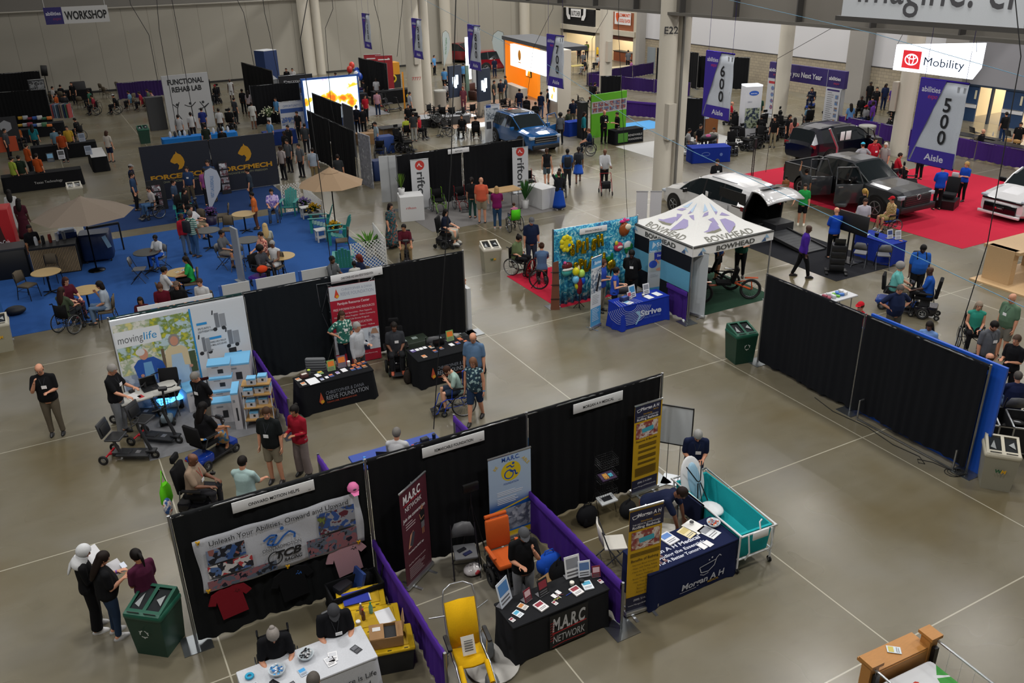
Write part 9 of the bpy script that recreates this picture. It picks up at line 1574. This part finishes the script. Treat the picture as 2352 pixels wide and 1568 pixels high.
def sign_arch():
 t=thing('entrance_arch','purple See you Next Year arch with two poster columns','arch',(40.6,0,0));m=MB('#a9abae')
 for y in(35.7,40.4):m.box(0,y,0,.3,1.1,2.3);m.box(0,y,0,.9,1.3,.12)
 m.B('posts',t);X_=TR((-.2,41.0,0))@RO(-PI/2,4,'Z');PU='#2a1a5e';m=MB(PU);m.box(0,38.0,2.3,.25,5.9,.95);AB=[('t',x,2.72,.28,'abilities',{'w':.85,'b':.02},'#c9c9cc')for x in(.55,5.3)]+[('t',x,2.5,.2,'expo',{'w':.4,'s':.2},'#a82a44')for x in(.7,5.45)]
 art(m,[('t',2.9,2.62,.42,'See you Next Year',{'w':2.9,'b':.02},'#c9c9cc')]+AB+[('l',[(x,2.3),(x,3.25)],.03,'#8a8d94')for x in(1.1,4.75)],X_);m.B('header',t)
 m=MB('#b4b6bc');art(m,[('r',4.75,.2,5.85,2.28,'#b4b6bc'),('r',4.85,2.12,5.75,2.22,PU)]+lines(4.9,5.4,2.0,16,.115,.04,'#77797f')+[('r',5.5,.35+.34*k,5.72,.57+.34*k,photo(k,'#3a3c44','#8a6a4a','#5a7aa4'))for k in range(5)]+[('r',.1,.2,1.05,2.28,'#b4b6bc'),('r',.2,2.0,.95,2.15,'#a82a34')]+[('c',.57,.6+.38*k,.13,photo(k+3,'#3a3c44','#8a3a4a','#5a7aa4'))for k in range(4)],X_);m.B('poster',t)
sign_arch()
PC='#3a1f66'
drape('long low purple curtain along the right side tables',40.2,34.9,40.2,20.5,.9,PC,5,(1,1),name=DCU);drape('low purple curtain by the food court, right piece',38.4,58.0,41.5,49.5,.95,'#2c1850',3,name=DCU);drape('low purple curtain by the food court, far piece',38.4,58.2,46.6,60.5,.95,'#241442',3,name=DCU);drape('low purple curtain behind the white tower',36.0,40.6,33.2,46.0,.95,PC,2,name=DCU)
drape('black drape wall at the right column, far',43.8,56.5,44.0,51.8,2.6,'#0d0e11',2);drape('black drape piece right of the 600 banner, far',44.5,52.4,46.8,49.4,2.3,'#0d0e11',1);drape('narrow black drape left of the big column',32.6,47.8,33.8,47.2,2.3,'#0d0e11',1);drape('black drape right of the big column',31.5,39.2,32.6,37.5,2.2,'#0d0e11',1)
m=MG('#c9a012');m.lathe([(.09,0),(.09,1.2),(.05,1.28)],14);one('bollard',m,'yellow bollard at the block wall near the side door','bollard',(47.9,47.7,0));m=MG('#c9a012');m.lathe([(.12,0),(.12,1.1),(.05,1.2)],14);one('bollard',m,'yellow bollard at the food court pillar','bollard',(48.2,71.3,0))
m=MB('#8a8a84');m.lathe([(.42,0),(.42,1.0),(.44,1.02),(.44,1.12),(.36,1.14),(.3,1.1)],28);one('round_bin',m,'round grey bin beside the right column','bin',(38.2,31.2,0));m=MB('#8a8a84');m.lathe([(.42,0),(.42,1.0),(.44,1.12),(.3,1.1)],24);one('round_bin',m,'round grey bin behind the wheelchair plinth','bin',F(1012,245))
q=F(1717,312);m=MB('#c9cbd2');m.box(0,0,0,.95,.7,2.75);m.mat(emis('#f2f6ff',.6));m.box(0,0,2.75,.95,.7,.08);art(m,[('c',0,2.4,(.28,.13),'#2456b4'),('t',0,2.36,.1,'sunrise',{'w':.36,'b':.01},'#d4d8e0'),('r',-.42,.5,.42,1.6,photo(5,'#6a8a4a','#2a3a2a','#a9b49a','#26334a')),('t',-.2,1.9,.1,'QUICKIE',{'w':.25},'#3a4a6a')],TR((0,-.36,0)));one('display_tower',m,'white square display tower with blue oval logo among the power chairs','display tower',q,face(8))
DT('blue clothed table with oval logo left of the power chair row',1628,335,2.0,.9,'#142e8a',face(8),.75,[('o',-.3,.45,(.22,.1),.03,'#5a74b4'),('c',.5,.4,.08,'#5a74b4')]);m=MB('#101114');m.ell(0,0,.15,.5,.3,.18,12,8);m.mat('#b03a7a');m.ell(-.15,-.1,.2,.2,.15,.14,10,6);one('backpack',m,'heap of black and pink bags on the blue clothed table','bags',F(1628,322,.78))
for k,(x,y,a)in enumerate(((1680,355,0),(1712,345,40),(1735,340,300),(1755,325,20),(1775,322,340),(1795,315,20),(1800,300,60),(1690,315,10),(1745,305,200),(1905,262,20),(2085,445,70))):in_chair('p','unoccupied power chair of the right hand display, %s'%['nearest at the left','second in front','third in front','middle of the row','right of the middle','near the pink jacket','at the row end','left of the tower','behind the tower','beyond the arch','near the pickup'][k],F(x,y),face(a))
m=MW('#7a4a26');m.box(0,0,0,.9,.6,1.9);m.mat('#a9b4c4');m.box(-.5,-.31,1.0,.5,.03,.45);one('wooden_kiosk',m,'brown wooden kiosk with a pale screen right of the big column','kiosk',F(1625,310))
for x,y,w,lb in((2020,285,3.0,'dark registration table behind the purple curtain, far one'),(2230,310,3.0,'dark registration table behind the purple curtain, middle one'),(2310,330,3.4,'dark registration table behind the purple curtain, right one')):open_table(lb,0,0,PI/2,w,.75,.75,'#1c1d20',xy=F(x,y,.75)[:2])
for k,(x,y,c,lb)in enumerate(((2240,305,'#5a84c4','blue lit tablet on the right registration table'),(2322,312,'#8ab4d4','open laptop on the right registration table'),(2315,325,'#a9804a','brown box left on the registration table'),(2335,328,'#a9804a','brown box right on the registration table'),(2280,312,'#b4b4b4','white bottle on the registration table'))):on_table(F(x,y,.75),1.2,.752,[('laptop' if k<2 else('box' if k<4 else 'bottle'),0,0,c if k<2 else(c,c),0,lb,1.4)],'near the lobby doors')
open_table('long pale table in the food court',0,0,0,2.6,.8,.75,'#b4a888',xy=F(1425,153,.75)[:2]);open_table('small yellow table in the food court',0,0,0,1.4,.8,.75,'#b0a05a',xy=F(1325,150,.75)[:2])
m=MB('#15161a');m.box(0,0,0,.3,.3,.03);m.tube([(0,0,0),(0,0,1.5)],.02);m.tube([(.1,0,0),(.1,0,1.5)],.02);m.box(.05,0,1.4,.12,.12,.4);one('light_stand',m,'thin black stand with small box beside the red carpet corner','stand',F(1725,408))
t=thing('black_board_sign','black sign board on a pole cut by the left edge','sign',(-3.15,20.55,0),.5);m=MB('#0c0c0e');m.box(0,0,.95,.9,.03,.9);m.B('board',t);m=MB(BLK);m.tube([(.3,0,0),(.3,0,.95)],.02);m.box(.3,0,0,.3,.3,.02);m.B('pole',t)
t=thing('safety_bed','oak headed cot bed with netted sides and printed white bedding, lower right','bed',(8.95,4.98,0),dgr(-3));OK_=mat('#b07a3c','wood');m=MB(OK_)
for x in(-.52,.62):m.box(x,.52,0,.16,.16,.98);m.box(x,.52,.98,.22,.24,.05)
m.box(.05,.5,.3,1.0,.1,.5);m.box(.05,.62,.78,1.06,.32,.05);m.B('headboard',t);m=MB('#c9c9c9');m.mat(node_mat('bedding',lambda nt,b:nt.links.new(ramp(nt,tex(nt,'ShaderNodeTexVoronoi',5.5).outputs['Color'],[(0,'#c4c6c9'),(.62,'#b03a2a'),(.7,'#c9cbcd'),(.78,'#3a8a3a'),(.86,'#3a6ab0'),(.93,'#c9cbcd')],'CONSTANT'),b.inputs['Base Color']),.9));m.rbox(.05,-.75,.5,1.0,2.3,.18,.1);m.B('bedding',t)
m=MM('#b9bcc0')
for x in(-.55,.65):m.tube([(x,.42,.95),(x,-2.0,.95)],.018);m.tube([(x,.42,.5),(x,-2.0,.5)],.014)
m.B('side_rail',t);m=MC('#b0b4b8')
for x in(-.55,.65):
 for k in range(12):m.tube([(x,.4-.2*k,.5),(x,.4-.2*k,.95)],.002,4)
m.B('side_net',t);m=MB(BLK);m.box(-.52,.4,.55,.08,.06,.3);m.box(.62,.4,.55,.08,.06,.3);m.B('hinge',t)
on_table(Vector((8.95,5.6,0)),-.05,.84,[('leaflet',-.3,-.02,('#c9d4dc','#5a9ac4'),.9,'pale blue leaflet left'),('leaflet',.1,.02,('#c9d4dc','#c4b45a'),.9,'pale blue leaflet right',1.2)],'on the oak headboard shelf')
m=MW('#b99a72');m.box(.2,0,0,3.2,2.4,.05);m.box(-.9,.6,.05,.25,.9,1.1);m.box(.3,.6,1.05,2.6,1.2,.1);m.box(1.2,.6,.05,.2,1.0,1.0);one('wooden_booth_counter',m,'pale plywood platform and counter at the right edge','counter',(26.6,14.6,0),0)
for(x,y,lb)in((16.35,9.35,'far'),(16.95,8.75,'near')):
 m=MB('#0f1012');
 for a,b,c,d in((0,-.4,1.1,.03),(0,.4,1.1,.03),(-.55,0,.03,.8),(.55,0,.03,.8)):m.box(a,b,.12,c,d,.6)
 m.box(0,0,.12,1.1,.8,.04);m.mat(CHR)
 for a,b,c,d in((0,-.41,1.14,.03),(0,.41,1.14,.03),(-.56,0,.03,.84),(.56,0,.03,.84)):m.box(a,b,.7,c,d,.03);m.box(a,b,.12,c,d,.02)
 for a in(-1,1):
  for b in(-1,1):m.box(a*.56,b*.41,.1,.03,.03,.62);m.mat(BLK);m.disc((a*.45,b*.3,.06),(1,0,0),.06,.04);m.mat(CHR)
 one('flight_case',m,'open black flight case with silver edges beside the beige bin, the %s one'%lb,'case',(x,y,0),dgr(-45))
 for k in range(6):m=MB(RUB);m.torus((0,0,.04),(.2*sn(k),.2*co(k),1),.11,.04,18,8);m.mat('#2a2b2e' if lb=='far' else '#b4b6ba');m.disc((0,0,.04),(.2*sn(k),.2*co(k),1),.08,.03);one('spare_wheel',m,'small tyre in the %s open flight case'%lb,'wheel',(x+.25*co(k*1.05),y+.25*sn(k*1.05),.42+.05*(k%2)),0,'tyres in the %s flight case'%lb)
tb,q=open_table('give-away table behind the far end of the right drape wall',0,0,0,1.4,.6,.74,'#b4b6ba',xy=(18.9,15.75))
for k in range(12):m=MB(['#a9b4c4','#8a3a4a','#b9bcc0','#5a9a2a','#3a6ab0','#c4c4c4'][k%6]);m.rbox(0,0,0,.16,.1,.05+.02*(k%3),.02);one('giveaway_packet',m,'small coloured packet heaped on the give-away table','packet',(q.x-.4+.16*(k%6),q.y-.08+.16*(k//6),.742),k*.7,'packets on the give-away table')
m=MB('#121316');m.ell(0,0,.14,.3,.22,.14,12,8);one('backpack',m,'dark bag on the blue carpet near the left edge','bag',F(38,722),0)
# HANGING SIGNS AND WIRES
for n,Y in(('500',14.95),('600',23.6),('700',34.4),('800',42.5),('900',50.1),('1000',58.8)):
 dz={'500':0,'600':-.02,'700':-.2,'800':-.26,'900':-.36,'1000':-.5}[n];t=thing('aisle_banner','hanging purple and white banner reading %s Aisle, %s'%(n,{'500':'nearest and largest','600':'second nearest, right of the big column','700':'before the orange booth','800':'in the middle','900':'before the double column','1000':'farthest and smallest'}[n]),'banner',(21,Y+.7,4.4+dz),-PI/2);Wd,Hh=1.4,2.2;PU='#33208c'
 m=MC('#b9bfc8');m.sheet([[(Wd*j/8,.02*sn(j*.9+z*2),Hh*z/6)for j in range(9)]for z in range(7)],.008);m.B('cloth',t)
 dg=[('t',.92,1.5-.42*k-.06,.5 if len(n)<4 else.42,c,{'b':.02},'#14151a')for k,c in enumerate(n)]if len(n)<4 else[('t',.95,1.62-.34*k,.4,c,{'b':.02},'#14151a')for k,c in enumerate(n)]
 m=MB(PU);art(m,[('p',[(0,0),(0,Hh),(.78,Hh),(.02,.02)],PU),('p',[(.08,0),(Wd,0),(Wd,.42),(.2,.42)],PU),('t',.37,1.88,.2,'abilities',{'w':.56,'b':.015},'#c4c4d0'),('t',.45,1.72,.17,'expo',{'w':.28,'s':.2},'#b02a4a'),('t',.8,.13,.24,'Aisle',{'w':.58,'b':.02},'#c4c4d0')]+dg,TR((0,-.035,0)));m.B('printed_face',t)
 m=MM('#33208c');m.tube([(0,0,Hh),(Wd,0,Hh)],.03);m.tube([(0,0,0),(Wd,0,0)],.025);m.tube([(.1,0,Hh),(.1,0,10)],.006,5);m.tube([(Wd-.1,0,Hh),(Wd-.1,0,10)],.006,5);m.B('rods',t)
a,b=RY(107,57,72),RY(98,18,72);t=thing('workshop_banner','hanging white WORKSHOP banner with a purple end at the upper left','banner',(2.2,72,5.66));m=MC('#b4b4b4');m.box(2.07,0,0,4.15,.03,1.12);m.tube([(.1,0,1.1),(.1,0,9.5)],.02);m.tube([(4.0,0,1.1),(4.0,0,9.5)],.02);art(m,[('r',0,0,1.15,1.12,'#221a5c'),('t',.57,.6,.34,'abilities',{'w':.95,'b':.02},'#b9b9c4'),('t',.75,.28,.28,'expo',{'w':.5,'s':.2},'#7a1a44'),('t',2.65,.28,.75,'WORKSHOP',{'w':2.75,'b':.035},'#101114')],TR((0,-.02,0)));m.B('cloth',t)
t=thing('ring_sign','glowing white triangular hanging sign with red emblem and the word Mobility','sign',(24,18.95,6.25),-PI/2);EW=emis('#eef4ff',1.25);m=MB(EW);m.box(1.35,0,0,2.7,.06,.75,0);m.X=TR((0,0,0))@RO(PI/3,4,'Z');m.box(1.35,0,0,2.7,.06,.75);m.X=TR((2.7,0,0))@RO(2*PI/3,4,'Z');m.box(1.35,0,0,2.7,.06,.75);m.B('light_panels',t)
m=MB();RD=emis('#e03038',.5);art(m,[('r',.3,.1,.95,.62,RD),('o',.62,.36,(.24,.17),.035,EW),('o',.62,.36,(.09,.165),.03,EW),('o',.62,.44,(.17,.075),.03,EW),('t',1.75,.24,.34,'Mobility',{'w':1.35},'#12406a')],TR((0,-.04,0)));m.B('printed_face',t);m=MB(BLK);m.tube([(0,0,.75),(.4,.8,3)],.008,5);m.tube([(2.7,0,.75),(1.6,.8,3)],.008,5);m.B('wires',t)
def wire(label,pts,r=.012,col='#101114',name='hanging_cable'):
 m=MB(col);m.tube([(pts[0].x,pts[0].y,15.2)]*(pts[0].z<15)+pts,r,6);return one(name,m,label,'cable')
wire('thick black cable hanging down over the long blue table',[RY(1047,0,14.5),RY(1036,380,14.5),RY(1000,920,14.5),RY(996,985,14.5)],.011)
wire('black cable hanging down beside the second row wall',[RY(706,0,24),RY(690,90,24),RY(740,450,24),RY(762,620,24)],.012);wire('black cable sloping down at the right to the blue panel wall',[RX(2332,0,18),RX(2345,130,18),RX(2268,560,18),RX(2192,800,18)],.011)
wire('pale blue cord crossing from the top middle to the right edge',[RX(975,0,20),RX(1260,150,20),RX(1475,290,17),RX(1600,352,17),RX(2352,705,17)],.008,'#5f93b0','cord');wire('second pale blue cord crossing high at the right',[RX(1675,0,22),RX(2000,75,22),RX(2352,176,22)],.008,'#5f93b0','cord')
wire('black cable kinked at the right column near the arch',[RX(1940,48,30),RX(1785,135,30),RX(1770,300,30),RX(1750,470,30)],.012);wire('thin black cable hanging at the splash backdrop',[RY(1420,55,26),RY(1432,300,26),RY(1441,500,26)],.01)
for k,p in enumerate((((360,0),(366,70),(405,290)),((395,0),(410,80),(450,300)),((300,10),(342,80),(363,190)),((608,30),(620,80),(640,180)),((765,20),(747,65),(760,240),(780,330)),((860,10),(872,55),(885,160)),((925,0),(912,130)),((545,0),(560,30),(584,150)),((1270,20),(1225,110),(1212,215)),((1395,30),(1360,90),(1357,250)))):wire('thin dark wire hanging in front of the back wall, %s from the left'%['third','fourth','second','seventh','eighth','ninth','tenth','sixth','eleventh','twelfth'][k],[RY(x,y,45)for x,y in p],.014)
# GROUPS OF LIKE THINGS
GR={'banquet_chair':'banquet chairs of the lounge and tables','folding_chair':'folding chairs of the booths','wheelchair':'manual wheelchairs in the hall','power_wheelchair':'power wheelchairs in the hall','travel_scooter':'folding travel scooters','mobility_scooter':'mobility scooters','round_table':'round lounge tables','adirondack_chair':'teal slatted garden chairs','side_table':'white slatted side tables','waste_bin':'twin waste bins','drape_wall':'black pipe and drape walls','divider_curtain':'low purple divider curtains','booth_sign':'white booth name signs','rollup_banner':'roll-up banners','aisle_banner':'hanging aisle banners','storage_tote':'yellow lidded totes','carton':'white and blue scooter cartons','transit_case':'dark transit cases','draped_table':'clothed booth tables','leaflet':'leaflets on the tables','display_stand':'small display stands on the tables','patio_umbrella':'patio umbrellas','lattice_fence':'white lattice panels','potted_flowers':'flower tubs','low_barrier_panel':'low white barrier panels','hanging_cable':'cables hanging from the roof','t_shirt':'hanging t-shirts','foil_balloon':'foil balloons of the splash booth','carpet':'booth carpets','white_folding':''}
for o in list(bpy.data.objects):
 if o.parent is None and 'label' in o and 'group' not in o:
  b=o.name.split('.')[0]
  if b in GR:o['group']=GR[b]
